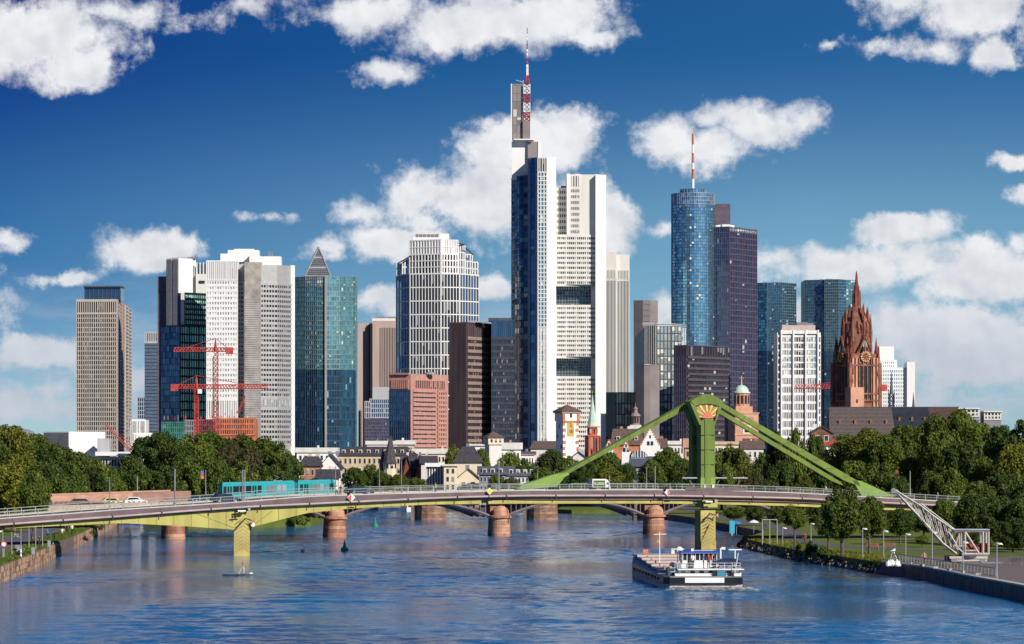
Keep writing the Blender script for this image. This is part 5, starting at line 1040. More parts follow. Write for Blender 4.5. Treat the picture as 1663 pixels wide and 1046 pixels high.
for k in range(8):
    p = oc8(5.4)[k]; pinn(p[0], p[1], PZ(556, Y), 10.5, .62); p = oc8(4.3)[k]; pinn(p[0], p[1], zc + 2.5, 5.5, .42); p = oc8(1.45)[k]; pinn(p[0], p[1], zc + 7.8, 6.2, .24); p = oc8(2.8)[k]; pinn(p[0], p[1], zc + 5.5, 3.6, .3)
    b = MB(); p0 = oc8(5.0)[k]; p1 = oc8(2.2)[k]; b.tube((p0[0], p0[1], zc + 1.5), (p1[0], p1[1], zc + 7.2), .32, .25, 4); b.build('rib', dredst_m, t)
    m_ = Vector(oc8(5.35)[k]).lerp(Vector(oc8(5.35)[(k + 1) % 8]), .5); a = math.atan2(m_.y - Y, m_.x - xm); part('window', gl_house, t, (m_.x - .35 * math.cos(a), m_.y - .35 * math.sin(a), PZ(553, Y)), (.3, 1.3, 6.2), a); pinn(m_.x - .2 * math.cos(a), m_.y - .2 * math.sin(a), PZ(540, Y), 4.5, .7)
r_ = random.Random(9)
for k in range(70):
    a_ = r_.uniform(3.3, 6.1); zz_ = r_.uniform(PZ(640, Y), PZ(535, Y)); rr = 6.4 if zz_ < PZ(575, Y) else 5.3
    if zz_ < PZ(575, Y): a_ = A - 2.356 + r_.choice((0, 1.5708, -1.5708 + 6.283)) + r_.uniform(-.13, .13); rr = 8.4
    pinn(xm + rr * math.cos(a_), Y + rr * math.sin(a_), zz_, r_.uniform(2, 4.5), r_.uniform(.25, .45))
for face in (0, 3):
    S = sq(xm, Y, 6.05, A); s0, s1 = Vector(S[face]), Vector(S[(face + 1) % 4]); d = (s1 - s0).normalized(); n = Vector((d.y, -d.x)); a = math.atan2(d.y, d.x); c = s0.lerp(s1, .5)
    for f in (.36, .5, .64): q = s0.lerp(s1, f) + n * .05; part('lancet_window', gl_house, t, (q.x, q.y, PZ(619, Y)), (.8, .25, 12.5), a)
    for f in (.29, .43, .57, .71): q = s0.lerp(s1, f) + n * .25; part('stone_mullion', redst_m, t, (q.x, q.y, PZ(617, Y)), (.4, .55, 15.5), a)
    for f in (.08, .2, .8, .92): q = s0.lerp(s1, f) + n * .2; part('buttress_strip', pinkst_m if face == 0 else redst_m, t, (q.x, q.y, PZ(622, Y)), (.7, .7, 18), a)
    for zz_ in (651, 594, 640): q = c + n * .25; part('string_course', redst_m, t, (q.x, q.y, PZ(zz_, Y)), (11.6, .7, .6), a)
    q = c + n * .42; z = PZ(580, Y); b = MB(); u = Vector((d.x, d.y, 0)); N3 = Vector((n.x, n.y, 0)); Q = Vector((q.x, q.y, z))
    b.tube(Q, Q + N3 * .15, 2.1, n=24); fc = b.build('clock_face', dredst_m, t)
    for k in range(12):
        aa = k * math.pi / 6; e = u * math.cos(aa) + Vector((0, 0, math.sin(aa))); b = MB(); b.bar(Q + N3 * .25 + e * 1.45, Q + N3 * .25 + e * 2.0, .34); b.build('hour_mark', gold_m if face else cream_m, t)
    b = MB()
    for k in range(24): a1, a2 = k * math.pi / 12, (k + 1) * math.pi / 12; b.bar(Q + N3 * .22 + (u * math.cos(a1) + Vector((0, 0, math.sin(a1)))) * 1.3, Q + N3 * .22 + (u * math.cos(a2) + Vector((0, 0, math.sin(a2)))) * 1.3, .16)
    b.build('clock_ring', gold_m, t); b = MB(); b.bar(Q + N3 * .3, Q + N3 * .3 + u * .9 + Vector((0, 0, .5)), .22); b.bar(Q + N3 * .3, Q + N3 * .3 + u * .8 - Vector((0, 0, 1.2)), .16); b.build('clock_hands', gold_m, t)
    q = c + n * .1; part('gable_window', gl_house, t, (q.x, q.y, PZ(563, Y)), (1.9, .3, 4.0), a)
    for s in (-1, 1): b = MB(); b.bar((c.x + d.x * s * 2.6 + n.x * .3, c.y + d.y * s * 2.6 + n.y * .3, PZ(572, Y)), (c.x + n.x * .3, c.y + n.y * .3, PZ(547, Y)), .5); b.build('gable_edge', redst_m, t)
part('stair_block', pinkst_m, t, (xm - 1.5, Y - 9, PZ(661, Y)), (5.5, 4, 14), A); part('window', gl_house, t, (xm - .8, Y - 11.1, PZ(652, Y)), (.5, .3, 1.2), A)
for (x_, yt) in ((1358, 542), (1409, 545), (1421, 590), (1353, 590)): pinn(PX(x_, Y), Y - 2 if x_ > 1390 else Y + 2, PZ(600, Y) if yt < 580 else PZ(650, Y), PZ(yt, Y) - (PZ(600, Y) if yt < 580 else PZ(650, Y)), .8)
body(t, flat(1352, 1366, Y + 1, 8), CZ, PZ(590, Y), dredst_m, 'left_stair_tower'); body(t, flat(1412, 1426, Y - 1, 8), CZ, PZ(618, Y), redst_m, 'right_chapel')
def nave(name, px0, px1, yr, ye, Y, depth, label, roof, wall, n=4):
    t = thing(name, (PX((px0 + px1) / 2, Y), Y, CZ), label, 'church'); x0, x1 = PX(px0, Y), PX(px1, Y); body(t, [(x0, Y), (x1, Y), (x1, Y + depth), (x0, Y + depth)], CZ, PZ(ye, Y), wall)
    b = MB(); ze, zr = PZ(ye, Y), PZ(yr, Y); b.add([(x0 - .5, Y - .6, ze), (x1 + .5, Y - .6, ze), (x1, Y + depth / 2, zr), (x0, Y + depth / 2, zr), (x1 + .5, Y + depth, ze), (x0 - .5, Y + depth, ze)], [(0, 1, 2, 3), (3, 2, 4, 5), (0, 3, 5), (1, 4, 2)]); b.build('roof', roof, t)
    rows_ = 22
    for k in range(rows_):
        f = (k + .5) / rows_; part('tile_course', roof, t, (lerp(x0, x1, .5), lerp(Y - .6, Y + depth / 2, f), lerp(ze, zr, f) + .12), (x1 - x0 - .2, .45, .16))
    part('ridge', slate_m, t, ((x0 + x1) / 2, Y + depth / 2, zr), (x1 - x0 + .4, .5, .4))
    for k in range(n): f = (k + .6) / n; part('dormer', wall, t, (lerp(x0, x1, f), Y + depth * .22, lerp(ze, zr, .5)), (.8, 1.4, 1.5))
    return t
nave('cathedral_nave', 1350, 1452, 661, 710, 1290, 20, 'large brown grey tiled nave roof below the cathedral tower', mat('nave_slate', (.13, .105, .10), .8, var=.25, scale=1.5), redst_m, 4)
nave('cathedral_choir', 1450, 1512, 661, 700, 1300, 18, 'dark blue slate choir roof right of the brown nave roof', mat('navy_slate', (.03, .04, .06), .5, var=.3), redst_m, 3)
nave('brown_roof_hall', 1508, 1560, 661, 690, 1420, 14, 'reddish brown roof right of the dark blue choir roof', roof_br, offw, 0)
Y = 1295; t = thing('ridge_turret', (PX(1452, Y), Y + 9, PZ(663, Y)), 'dark openwork ridge turret with a needle spire between the nave roof and the choir roof', 'turret'); b = MB(); x = PX(1452, Y); lattice(b, x, Y + 9, PZ(662, Y), PZ(640, Y), 1.6, 1.2, 3, .16); b.tube((x, Y + 9, PZ(640, Y)), (x, Y + 9, PZ(600, Y)), .7, .04, 6); b.build('needle_spire', dgrey_m, t)
for k in range(4): b = MB(); b.tube((x + (.9 if k % 2 else -.9), Y + 9 + (.9 if k > 1 else -.9), PZ(655, Y)), (x + (.9 if k % 2 else -.9), Y + 9 + (.9 if k > 1 else -.9), PZ(632, Y)), .22, .03, 4); b.build('pinnacle', dgrey_m, t)
Y = 1305; t = thing('ridge_turret', (PX(1488, Y), Y + 9, PZ(663, Y)), 'small dark spike turret on the right end of the choir roof', 'turret'); b = MB(); b.tube((PX(1488, Y), Y + 9, PZ(662, Y)), (PX(1488, Y), Y + 9, PZ(636, Y)), .6, .05, 6); b.build('needle_spire', dgrey_m, t)
house(1318, 1352, 702, 692, 1250, 10, redst_m, roof_d, 'small red house against the left end of the nave roof', 'gable', rows=1, cols=2)
house(1330, 1362, 724, 717, 1150, 10, white_m, redp_m, 'white building with a red roof edge below the nave', 'flat', rows=1, cols=5)
house(1500, 1530, 705, 697, 1240, 9, white_m, white_m, 'white gable wall peeping out of the trees below the choir roof', 'gable', rows=0, cols=0)
# stone bridge far behind
Y = 890; t = thing('far_stone_bridge', (0, Y, 0), 'old stone bridge in shade far behind, with a round fronted pier', 'bridge')
stm = [st_b, mat('pier_stone_brown', (.22, .13, .10), .9, var=.4, scale=.8, bump=.5), st_c]
b = MB(); b.box((4, Y + 5, PZ(808, Y)), (150, 9, 1.6)); b.build('deck', st_b, t); b = MB(); b.box((4, Y + .4, PZ(801, Y)), (150, .4, 1.0)); b.build('parapet', st_b, t)
for px in (700, 882, 1062):
    x = PX(px, Y); cr_ = 3.6
    for k in range(6):
        b = MB(); b.lathe((x, Y + 1, k * .72 - .1), [(cr_ + .12 * (k == 5) - .03 * k, 0), (cr_ + .12 * (k == 5) - .03 * k, .68)], 14); b.build('stone_course', stm[k % 2], t)
    part('pier_wall', st_c, t, (x - 2.6, Y + 6, 2), (4.5, 11, 4.6))
    for s in (-1, 1):
        b = MB()
        for i in range(8):
            a0, a1 = i / 8 * 1.57, (i + 1) / 8 * 1.57; L_ = 9.5; p = lambda a: (x + s * (2.6 + L_ * (1 - math.cos(a))), 3.0 + 2.1 * math.sin(a))
            (xa, za), (xb, zb_) = p(a0), p(a1); b.quad([(xa, Y + 1, za), (xb, Y + 1, zb_), (xb, Y + 1, 5.6), (xa, Y + 1, 5.6)]); b.quad([(xa, Y + 1, za), (xb, Y + 1, zb_), (xb, Y + 9, zb_), (xa, Y + 9, za)])
        b.build('arch', st_c, t)
# ------------------------------------------------------------------ green girder bridge
AL = math.atan(.523); CA, SA = math.cos(AL), math.sin(AL)
def BP(s, n, z): return (s * CA - n * SA, 583.5 + s * SA + n * CA, z)
def SZ(px, py, n=0.):
    k = (px - PCX) / FPX; s = (k * (583.5 + n * CA) + n * SA) / (CA - k * SA); Y = 583.5 + s * SA + n * CA
    return s, PZ(py, Y)
pxs = [-60, 0, 100, 200, 300, 392, 500, 560, 620, 700, 780, 850, 1080, 1140, 1290, 1400, 1572]
prof = dict(fas=[848, 843, 836, 828, 822, 816, 807, 805, 803, 801, 799, 797, 796, 796, 801, 807, 817],
            pipe=[858, 852, 845, 838, 830, 823.5, 818.5, 815.5, 813, 809, 806.5, 805, 805, 806, 809, 815, 823],
            gt=[862, 857.5, 849.5, 843, 834, 827, 821.5, 818.6, 816, 812.5, 811, 813.5, 813.5, 815, 818, 823, 830],
            gb=[863, 859, 854, 849.7, 854.5, 860.8, 833.5, 827, 823, 819.5, 818.6, 818, 818, 818.6, 822, 827, 833])
def interp(xs, ys, x):
    for i in range(len(xs) - 1):
        if x <= xs[i + 1]: return lerp(ys[i], ys[i + 1], (x - xs[i]) / (xs[i + 1] - xs[i]))
    return ys[-1]
def line(key, n=0., step=20, smooth=True, dy=0., x0=-60, x1=1572):
    out = []
    x = x0
    while x <= x1 + .1:
        if smooth: y = sum(interp(pxs, prof[key], x + d) for d in (-30, -15, 0, 15, 30)) / 5
        else: y = interp(pxs, prof[key], x)
        out.append(SZ(x, y + dy, 0)); x += step
    return out
green_m = mat('bridge_green_paint', (.135, .195, .032), .6, var=.24, scale=.55, streak=True)
green2_m = mat('pale_bridge_green', (.20, .32, .06), .55, var=.1)
ygreen_m = mat('yellow_green_girder', (.40, .36, .10), .7, var=.18, scale=.5, streak=True)
ypier_m = mat('yellow_concrete_pier', (.44, .36, .12), .8, var=.2, scale=.4, bump=.3)
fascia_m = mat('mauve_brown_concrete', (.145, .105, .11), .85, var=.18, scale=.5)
pipe_m = mat('pink_grey_pipe', (.42, .32, .32), .5, var=.15)
rail_m = mat('grey_green_rail', (.30, .33, .30), .5, metal=.3)
t = thing('girder_bridge', BP(0, 0, 0), 'long curved road bridge with a yellow green girder, green pylon and green stays', 'bridge'); GB = t
F_ = line('fas'); nseg = len(F_)
def ribbon(b, prof_, n0, n1, dz0, dz1):
    """box section swept along the deck"""
    for (s0, z0), (s1, z1) in zip(prof_[:-1], prof_[1:]):
        v = [BP(s0, n0, z0 + dz0), BP(s1, n0, z1 + dz0), BP(s1, n1, z1 + dz0), BP(s0, n1, z0 + dz0), BP(s0, n0, z0 + dz1), BP(s1, n0, z1 + dz1), BP(s1, n1, z1 + dz1), BP(s0, n1, z0 + dz1)]
        b.add(v, [(0, 1, 5, 4), (1, 2, 6, 5), (2, 3, 7, 6), (3, 0, 4, 7), (4, 5, 6, 7), (3, 2, 1, 0)])
P_ = line('pipe'); Z = {round(s, 3): z for s, z in F_}
for i in range(0, nseg - 1, 4):
    seg = F_[i:i + 5]; 
    if len(seg) < 2: continue
    b = MB(); 
    for (s0, z0), (s1, z1), (q0, w0), (q1, w1) in zip(seg[:-1], seg[1:], P_[i:i + 5][:-1], P_[i:i + 5][1:]):
        g = .04 if s0 == seg[0][0] else 0
        v = [BP(s0 + g, 0, w0 + .16), BP(s1, 0, w1 + .16), BP(s1, .35, w1 + .16), BP(s0 + g, .35, w0 + .16), BP(s0 + g, 0, z0), BP(s1, 0, z1), BP(s1, .35, z1), BP(s0 + g, .35, z0)]
        b.add(v, [(0, 1, 5, 4), (1, 2, 6, 5), (2, 3, 7, 6), (3, 0, 4, 7), (4, 5, 6, 7), (3, 2, 1, 0)])
    b.build('fascia_panel', fascia_m, t)
    b = MB()
    for (s0, z0), (s1, z1) in zip(P_[i:i + 5][:-1], P_[i:i + 5][1:]): b.tube(BP(s0 + (.25 if s0 == P_[i][0] else 0), -.22, z0), BP(s1, -.22, z1), .17, n=8)
    b.build('drain_pipe', pipe_m, t)
    s0, z0 = P_[i]; b = MB(); b.box(BP(s0 + .1, -.12, z0 - .2), (.14, .3, .8), AL); b.build('pipe_bracket', black_m, t)
# curb strip, deck, far side, railings
b = MB(); ribbon(b, F_, .05, .5, 0.0, .16); b.build('curb', conc_m, t)
b = MB(); ribbon(b, F_, .35, 13.6, -.9, -.12); b.build('road_deck', asph_m, t)
b = MB(); ribbon(b, F_, 13.4, 13.9, -1.0, .14); b.build('far_curb', conc_m, t)
b = MB(); ribbon(b, F_, 2.6, 2.8, -.1, .02); b.build('kerb', conc_m, t)
for n_, nm_ in ((.3, 'railing'), (13.7, 'far_railing')):
    for dz in (.95, .55): b = MB(); ribbon(b, F_, n_ - .04, n_ + .04, dz, dz + (.09 if dz > .9 else .05)); b.build('handrail', rail_m, t)
s_a, s_b = F_[0][0], F_[-1][0]; zf = lambda s: interp([q[0] for q in F_], [q[1] for q in F_], s)
k = 0; s = s_a + .5
while s < s_b:
    for n_ in (.3, 13.7): part('rail_post', rail_m, t, BP(s, n_, zf(s) + .5), (.10, .10, 1.0), AL)
    s += 2.25
b = MB(); s = s_a
while s < s_b: b.box(BP(s, .3, zf(s) + .5), (.022, .022, .86), AL); s += .28
b.build('railing_bars', rail_m, t, kind='stuff')
# girder
def gird(x0, x1, name, m, n0=.5, th=.5, step=14, kt='gt'):
    top = line(kt, step=step, smooth=(kt == 'gt'), x0=x0, x1=x1); bot = [SZ(p[0], p[1]) for p in [(x, interp(pxs, prof['gb'], x)) for x in [x0 + i * step for i in range(len(top))]]]
    b = MB()
    for i in range(len(top) - 1):
        (s0, a0), (s1, a1) = top[i], top[i + 1]; z0, z1 = bot[i][1], bot[i + 1][1]
        v = [BP(s0, n0, z0), BP(s1, n0, z1), BP(s1, n0 + th, z1), BP(s0, n0 + th, z0), BP(s0, n0, a0), BP(s1, n0, a1), BP(s1, n0 + th, a1), BP(s0, n0 + th, a0)]
        b.add(v, [(0, 1, 5, 4), (1, 2, 6, 5), (2, 3, 7, 6), (3, 0, 4, 7), (4, 5, 6, 7), (3, 2, 1, 0)])
    return b.build(name, m, t)
for x0, x1, nseg_ in ((10, 96, 0), (96, 240, 0), (240, 378, 0), (406, 518, 0), (518, 644, 0), (644, 784, 0)): gird(x0, x1, 'girder_panel', ygreen_m, step=(x1 - x0) / 8.)
gird(378, 406, 'girder_panel', ygreen_m, n0=.51, step=7)
prof['gt2'] = [lerp(a, b_, .45) for a, b_ in zip(prof['gt'], prof['gb'])]
for x0, x1 in ((796, 960), (960, 1128), (1164, 1340), (1340, 1572)): gird(x0, x1, 'girder_flange', ygreen_m, n0=.6, th=.7, step=(x1 - x0) / 8.)
b = MB(); ribbon(b, line('fas', x0=760, x1=1572), 1.2, 1.6, -2.1, -.8); b.build('shade_toned_web', brown_m, t)  # brown colour stands for the shade under the deck overhang
b = MB(); ribbon(b, line('fas', x0=-60, x1=1572), 11.6, 12.0, -2.0, -.8); b.build('far_girder', ygreen_m, t)
for k in range(24):
    x = 112 + k * 28.4
    if 372 < x < 412: continue
    (s0_, a0_), (_, b0_) = SZ(x, sum(interp(pxs, prof['gt'], x + d) for d in (-30, -15, 0, 15, 30)) / 5, .45), SZ(x, interp(pxs, prof['gb'], x), .45); b = MB(); b.box(BP(s0_, .47, (a0_ + b0_) / 2), (.06, .06, a0_ - b0_), AL); b.build('plate_seam', mat('olive_plate_seam', (.26, .24, .07), .8) if k == 0 else bpy.data.materials['olive_plate_seam'], t)
# haunch creases on the left girder
for (x0, y0), (x1, y1) in (((322, 835), (379, 857)), ((407, 857), (442, 830))):
    (s0, z0), (s1, z1) = SZ(x0, y0, .45), SZ(x1, y1, .45); b = MB(); b.tube(BP(s0, .5, z0), BP(s1, .5, z1), .05, n=4); b.build('girder_crease', mat('olive_seam', (.24, .23, .05)), t)
# piers
def pier(px0, px1, ytop, ypeak, ybase, n0, off):
    (s0, zt), (s1, _) = SZ(px0, ytop, n0), SZ(px1, ytop, n0); zb = -1.0; sm = (s0 + s1) / 2
    b = MB(); q = [BP(s0, n0, 0)[:2], BP(sm, n0 - .5, 0)[:2], BP(s1, n0, 0)[:2], (BP(s1, n0, 0)[0] + off, BP(s1, n0, 0)[1] + 10), (BP(s0, n0, 0)[0] + off, BP(s0, n0, 0)[1] + 10)]; zp = SZ(px0, ypeak, n0)[1]
    b.prism(q, zb, [zt, zp, zt, zt, zt]); b.build('pier', ypier_m, t)
    for k in range(9):
        z = zb + 1.6 + k * .55
        for sa, sb_ in ((s0 + .18, sm - .05), (sm + .05, s1 - .18)):
            up = sb_ < sm + .01; b = MB(); za, zb2 = (z, z + .75) if up else (z + .75, z); na, nb = (n0 - .08, n0 - .5) if up else (n0 - .5, n0 - .08); b.bar(BP(sa, na - .02, za), BP(sb_, nb - .02, zb2), .05); b.build('chevron_rib', mat('pier_rib', (.30, .24, .13), .85) if k == 0 and up else bpy.data.materials['pier_rib'], t)
pier(380, 405.5, 862, 843, 903, .2, -.75)
pier(1139, 1163, 880, 850, 893, .3, -.5); s0, z0 = SZ(1139, 829, .3); s1, _ = SZ(1163, 829, .3)
def sbox(name, m, s0, s1, n0, n1, z0, z1, mt=None):
    b = MB(); b.prism([BP(s0, n0, 0)[:2], BP(s1, n0, 0)[:2], BP(s1, n1, 0)[:2], BP(s0, n1, 0)[:2]], z0, z1); return b.build(name, m, t)
sbox('pier_body', ypier_m, s0, s1, .5, 2.4, -1, SZ(1139, 829, .3)[1]); sbox('pier_head', ygreen_m, s0 - .05, s1 + .05, -.1, 2.2, SZ(1139, 824, .3)[1], SZ(1139, 812, .3)[1])
# pylon
def polyplate(name, m, pts, n0, n1):
    P = [SZ(a, b_, n0) for a, b_ in pts]; k = len(P); b = MB(); v = [BP(s, n0, z) for s, z in P] + [BP(s, n1, z) for s, z in P]
    b.add(v, [tuple(range(k))[::-1], tuple(range(k, 2 * k))] + [(i, (i + 1) % k, k + (i + 1) % k, k + i) for i in range(k)]); return b.build(name, m, t)
N0, N1, N2, N3_ = 3.0, 4.4, 5.9, 7.1
sh = 1.0
polyplate('pylon_shaft', green_m, [(1138.5, 797), (1161, 797), (1161, 684), (1149.5, 678), (1138.5, 684)], N0, N1)
polyplate('shaft_rib', green_m, [(1145, 795), (1154.5, 795), (1154.5, 682), (1149.8, 680), (1145, 682)], N0 - .18, N0)
polyplate('shaft_base', green2_m, [(1138, 797), (1161.5, 797), (1161.5, 776), (1138, 776)], N0 - .1, N0 + .02)
polyplate('rear_shaft', green_m, [(1124.5, 797), (1147, 797), (1147, 690), (1124.5, 692)], N2, N3_)
polyplate('rear_shaft_hole', dgrey_m, [(1125, 722), (1131.3, 722), (1131.3, 709), (1125, 709)], N2 - .05, N2 + .02)  # dark plate painted in for the shade of the shaft's hole
arcp = [(1122 + 53 * i / 10., 652 - 12 * math.sin(math.pi * i / 10.) ) for i in range(11)]
arcin = [(1129.5 + 38 * i / 8., 659.5 - 3.5 * math.sin(math.pi * i / 8.)) for i in range(9)]
def headring(n0, n1, dx=0., name='pylon_head'):
    arch = arcp + arcin[::-1]; polyplate(name, green_m, [(a + dx, b_) for a, b_ in arch], n0, n1)
    polyplate(name + '_left_edge', green_m, [(1120.5 + dx, 653), (1129.8 + dx, 659.6), (1138.6 + dx, 684), (1138.4 + dx, 690), (1136 + dx, 690)], n0 + .01, n1 - .01)
    polyplate(name + '_right_edge', green_m, [(1175 + dx, 653), (1167.3 + dx, 659.6), (1161 + dx, 684), (1161 + dx, 690), (1162.5 + dx, 687)], n0 + .01, n1 - .01)
headring(N0, N1)
polyplate('rear_head_leg', green_m, [(1115, 661), (1120, 659), (1131.5, 694), (1126.5, 694)], N2, N3_)
polyplate('rear_head', green_m, [(1116, 652), (1119, 650.5), (1135, 646), (1150, 645), (1164, 654), (1158, 660), (1140, 657), (1122, 662)], N2 + .05, N3_ - .05)
# sunburst: wedges around a half disc
ray_b = mat('ochre_ray', (.38, .22, .07), .5, var=.3, scale=2); ray_a = mat('gold_ray', (.62, .47, .18), .5, var=.25, scale=2)
cxs, cys = 1149.6, 678.0
for k in range(14):
    a0, a1 = math.pi * k / 14 , math.pi * (k + 1) / 14
    def rim(a):
        dx, dy = math.cos(a), -math.sin(a); best = 40
        for f in [x * .25 for x in range(30, 130)]:
            x, y = cxs + dx * f, cys + dy * f
            lim = 659.8 - 3.5 * math.sin(math.pi * min(max((x - 1129.5) / 38., 0), 1))
            if y < lim or x < 1129.5 + (y - 659.6) * .37 or x > 1167.3 - (y - 659.6) * .26: best = f; break
        return (cxs + dx * best, cys + dy * best)
    p0, p1 = rim(a0 + .02), rim(a1 - .02); i0 = (cxs + 8 * math.cos(a0), cys - 8 * math.sin(a0)); i1 = (cxs + 8 * math.cos(a1), cys - 8 * math.sin(a1)); dn = .1 * (k % 2)
    polyplate('sun_ray', ray_a if k % 2 else ray_b, [i0, p0, p1, i1], N0 + .35 - dn, N0 + .7)
polyplate('sun_disc', mat('coral_enamel', (.72, .16, .12), .5), [(cxs + 8.6 * math.cos(math.pi * i / 14), cys + 1 - 8.6 * math.sin(math.pi * i / 14)) for i in range(15)], N0 + .15, N0 + .5)
polyplate('sunburst_back', brown_m, [(1131, 660), (1148, 656.5), (1166, 660), (1160.5, 683), (1139, 683)], N0 + .72, N0 + .9)
# stays
polyplate('stay', green_m, [(1121, 651.5), (1115.5, 664), (905, 779.5), (868, 790), (905, 773)], N2, N3_)
polyplate('stay_face', green2_m, [(921, 766.8), (925, 770.5), (905, 781), (885, 792), (838, 795), (862, 786), (896, 776)], N2 - .12, N2)
polyplate('stay_foot', green2_m, [(896, 772), (925, 765), (905, 790), (840, 796), (846, 789)], N2, N3_)
polyplate('stay', green_m, [(1174, 654.5), (1172, 662), (1372, 781), (1398, 790), (1393, 781)], N0, N0 + .5)
polyplate('stay', green_m, [(1170, 665), (1166, 671), (1172, 674), (1350, 781), (1368, 788), (1366, 783)], N2, N2 + .5)
polyplate('stay_foot', green2_m, [(1384, 779), (1398, 781), (1440, 800), (1455, 806), (1400, 806)], N0, N0 + 1.1)
seam_m = mat('dark_green_seam', (.05, .08, .015), .8)
for k in range(9):
    f = (k + .5) / 9; a, b_ = (lerp(1174, 1393, f), lerp(654.5, 781, f)), (lerp(1172, 1372, f), lerp(662, 781, f)); polyplate('weld_seam', seam_m, [a, (a[0] + .7, a[1] + .4), (b_[0] + .7, b_[1] + .4), b_], N0 - .03, N0)
    a, b_ = (lerp(1121, 925, f), lerp(651.5, 765, f)), (lerp(1115.5, 925, f), lerp(664, 769, f)); polyplate('weld_seam', seam_m, [a, (a[0] + .7, a[1] - .4), (b_[0] + .7, b_[1] - .4), b_], N2 - .03, N2)
for yy in (706, 730, 754): polyplate('weld_seam', seam_m, [(1138.6, yy), (1160.9, yy), (1160.9, yy + .7), (1138.6, yy + .7)], N0 - .2, N0 - .01)
for (xx, yy) in ((1144, 790), (1157, 790)): s, z = SZ(xx, yy, N0 - .2); part('wall_lamp', wpaint_m, t, BP(s, N0 - .3, z), (.35, .3, .55), AL)
# raised parapet in front of the pylon
for pts in ([(1112, 797), (1115, 792), (1120, 789), (1124, 789), (1128, 792), (1192, 793), (1196, 791), (1206, 792), (1212, 797)],): polyplate('raised_parapet', fascia_m, pts, .0, .4)
# things fixed on or standing on the bridge
def diamond(px, py, r, ms, Yn, label):
    s, z = SZ(px, py, Yn); t = thing('channel_sign', BP(s, Yn, z), label, 'sign'); c = Vector(BP(s, Yn, z)); u = Vector((CA, SA, 0)); nrm = Vector((SA, -CA, 0)); up = Vector((0, 0, 1))
    def dia(rr, off, m, half=None, nm='panel'):
        b = MB(); pts = [u * rr, up * rr, u * -rr, up * -rr]
        if half == 'l': pts = [up * rr, u * -rr, up * -rr]
        if half == 'r': pts = [up * rr, up * -rr, u * rr]
        k = len(pts); b.add([c + p + nrm * off for p in pts] + [c + p + nrm * (off - .06) for p in pts], [tuple(range(k)), tuple(range(k, 2 * k))[::-1]] + [(i, (i + 1) % k, k + (i + 1) % k, k + i) for i in range(k)]); b.build(nm, m, t)
    dia(r, .1, ms[0], nm='sign_border'); dia(r * .84, .16, ms[1], 'l' if len(ms) > 2 else None, 'sign_face')
    if len(ms) > 2: dia(r * .84, .16, ms[2], 'r', 'sign_face')
    b = MB(); b.tube(c - up * r, c - up * (r + .9), .05); b.bar(c - up * (r + .9) - u * .5, c - up * (r + .9) + u * .5, .12); b.build('bracket', black_m, t); b = MB(); b.box(c + up * (r + .25), (.5, .3, .4), AL); b.build('signal_lamp', black_m, t); return t
yel = mat('sign_yellow', (.85, .55, .02), .5, var=.03); rd = mat('sign_red', (.7, .06, .03), .5, var=.03)
diamond(570, 808, .66, (wpaint_m, rd, wpaint_m), -.5, 'half red half white diamond sign on the bridge fascia left of centre')
diamond(794.5, 798, .55, (wpaint_m, yel), -.5, 'yellow diamond sign with white rim on the bridge fascia')
diamond(1083, 800, .52, (wpaint_m, wpaint_m, rd), -.5, 'white and red diamond sign on the bridge fascia left of the pylon')
def gadget(px, py, label):
    s, z = SZ(px, py, -.4); t = thing('inspection_bracket', BP(s, -.4, z), label, 'equipment'); b = MB()
    b.bar(BP(s - 1.0, -.3, z), BP(s + 1.2, -.3, z + .25), .22); b.bar(BP(s - .9, -.3, z), BP(s - .9, -.3, z - 1.1), .16); b.bar(BP(s - 1.4, -.3, z - .8), BP(s, -.3, z - .7), .16); b.bar(BP(s + .3, -.3, z + .2), BP(s + .3, .4, z + .2), .2); b.build('arm', black_m, t); b = MB(); b.box(BP(s + .1, -.45, z + .12), (1.3, .25, .22), AL); b.build('white_tube', wpaint_m, t); b = MB(); b.box(BP(s + 1.3, -.45, z + .35), (.4, .4, .3), AL); b.build('camera_head', steel_m, t)
gadget(391, 831, 'black bracket with white tubes fixed on the yellow girder above the left pier'); gadget(1150, 816, 'black bracket with white tubes fixed on the yellow pier head below the green pylon')
for (a, b_, lab) in (((381, 861), (397, 842), 'black cable pole leaning along the left bridge pier'), ((1140, 849), (1151, 834), 'black cable pole bent over the right bridge pier')):
    s0, z0 = SZ(*a, -.2); s1, z1 = SZ(*b_, -.3); t = thing('cable_pole', BP(s0, -.2, z0), lab, 'pole'); b = MB(); b.tube(BP(s0, -.25, z0), BP(s1, -.6, z1), .09); b.tube(BP(s1, -.6, z1), BP(s1 + 1.1, -.6, z1 - .3), .09); b.build('pole', black_m, t); b = MB(); b.tube(BP(s1 + 1.3, -.6, z1 - .5), BP(s1 + 1.6, -.6, z1 + .1), .32, .02, 3); b.build('warning_cone', orange_m, t)
t = thing('rescue_ladder', BP(SZ(411, 857, .2)[0], .2, SZ(411, 857, .2)[1]), 'small black and white measuring device under the girder right of the left pier', 'equipment'); s, z = SZ(410.5, 849, 0); b = MB(); b.bar(BP(s, .2, z), BP(s - .3, .2, z - 1.2), .18); b.build('arm', black_m, t); b = MB(); b.tube(BP(s, .1, z - .3), BP(s, -.1, z - .3), .32, n=10); b.build('dial', wpaint_m, t)
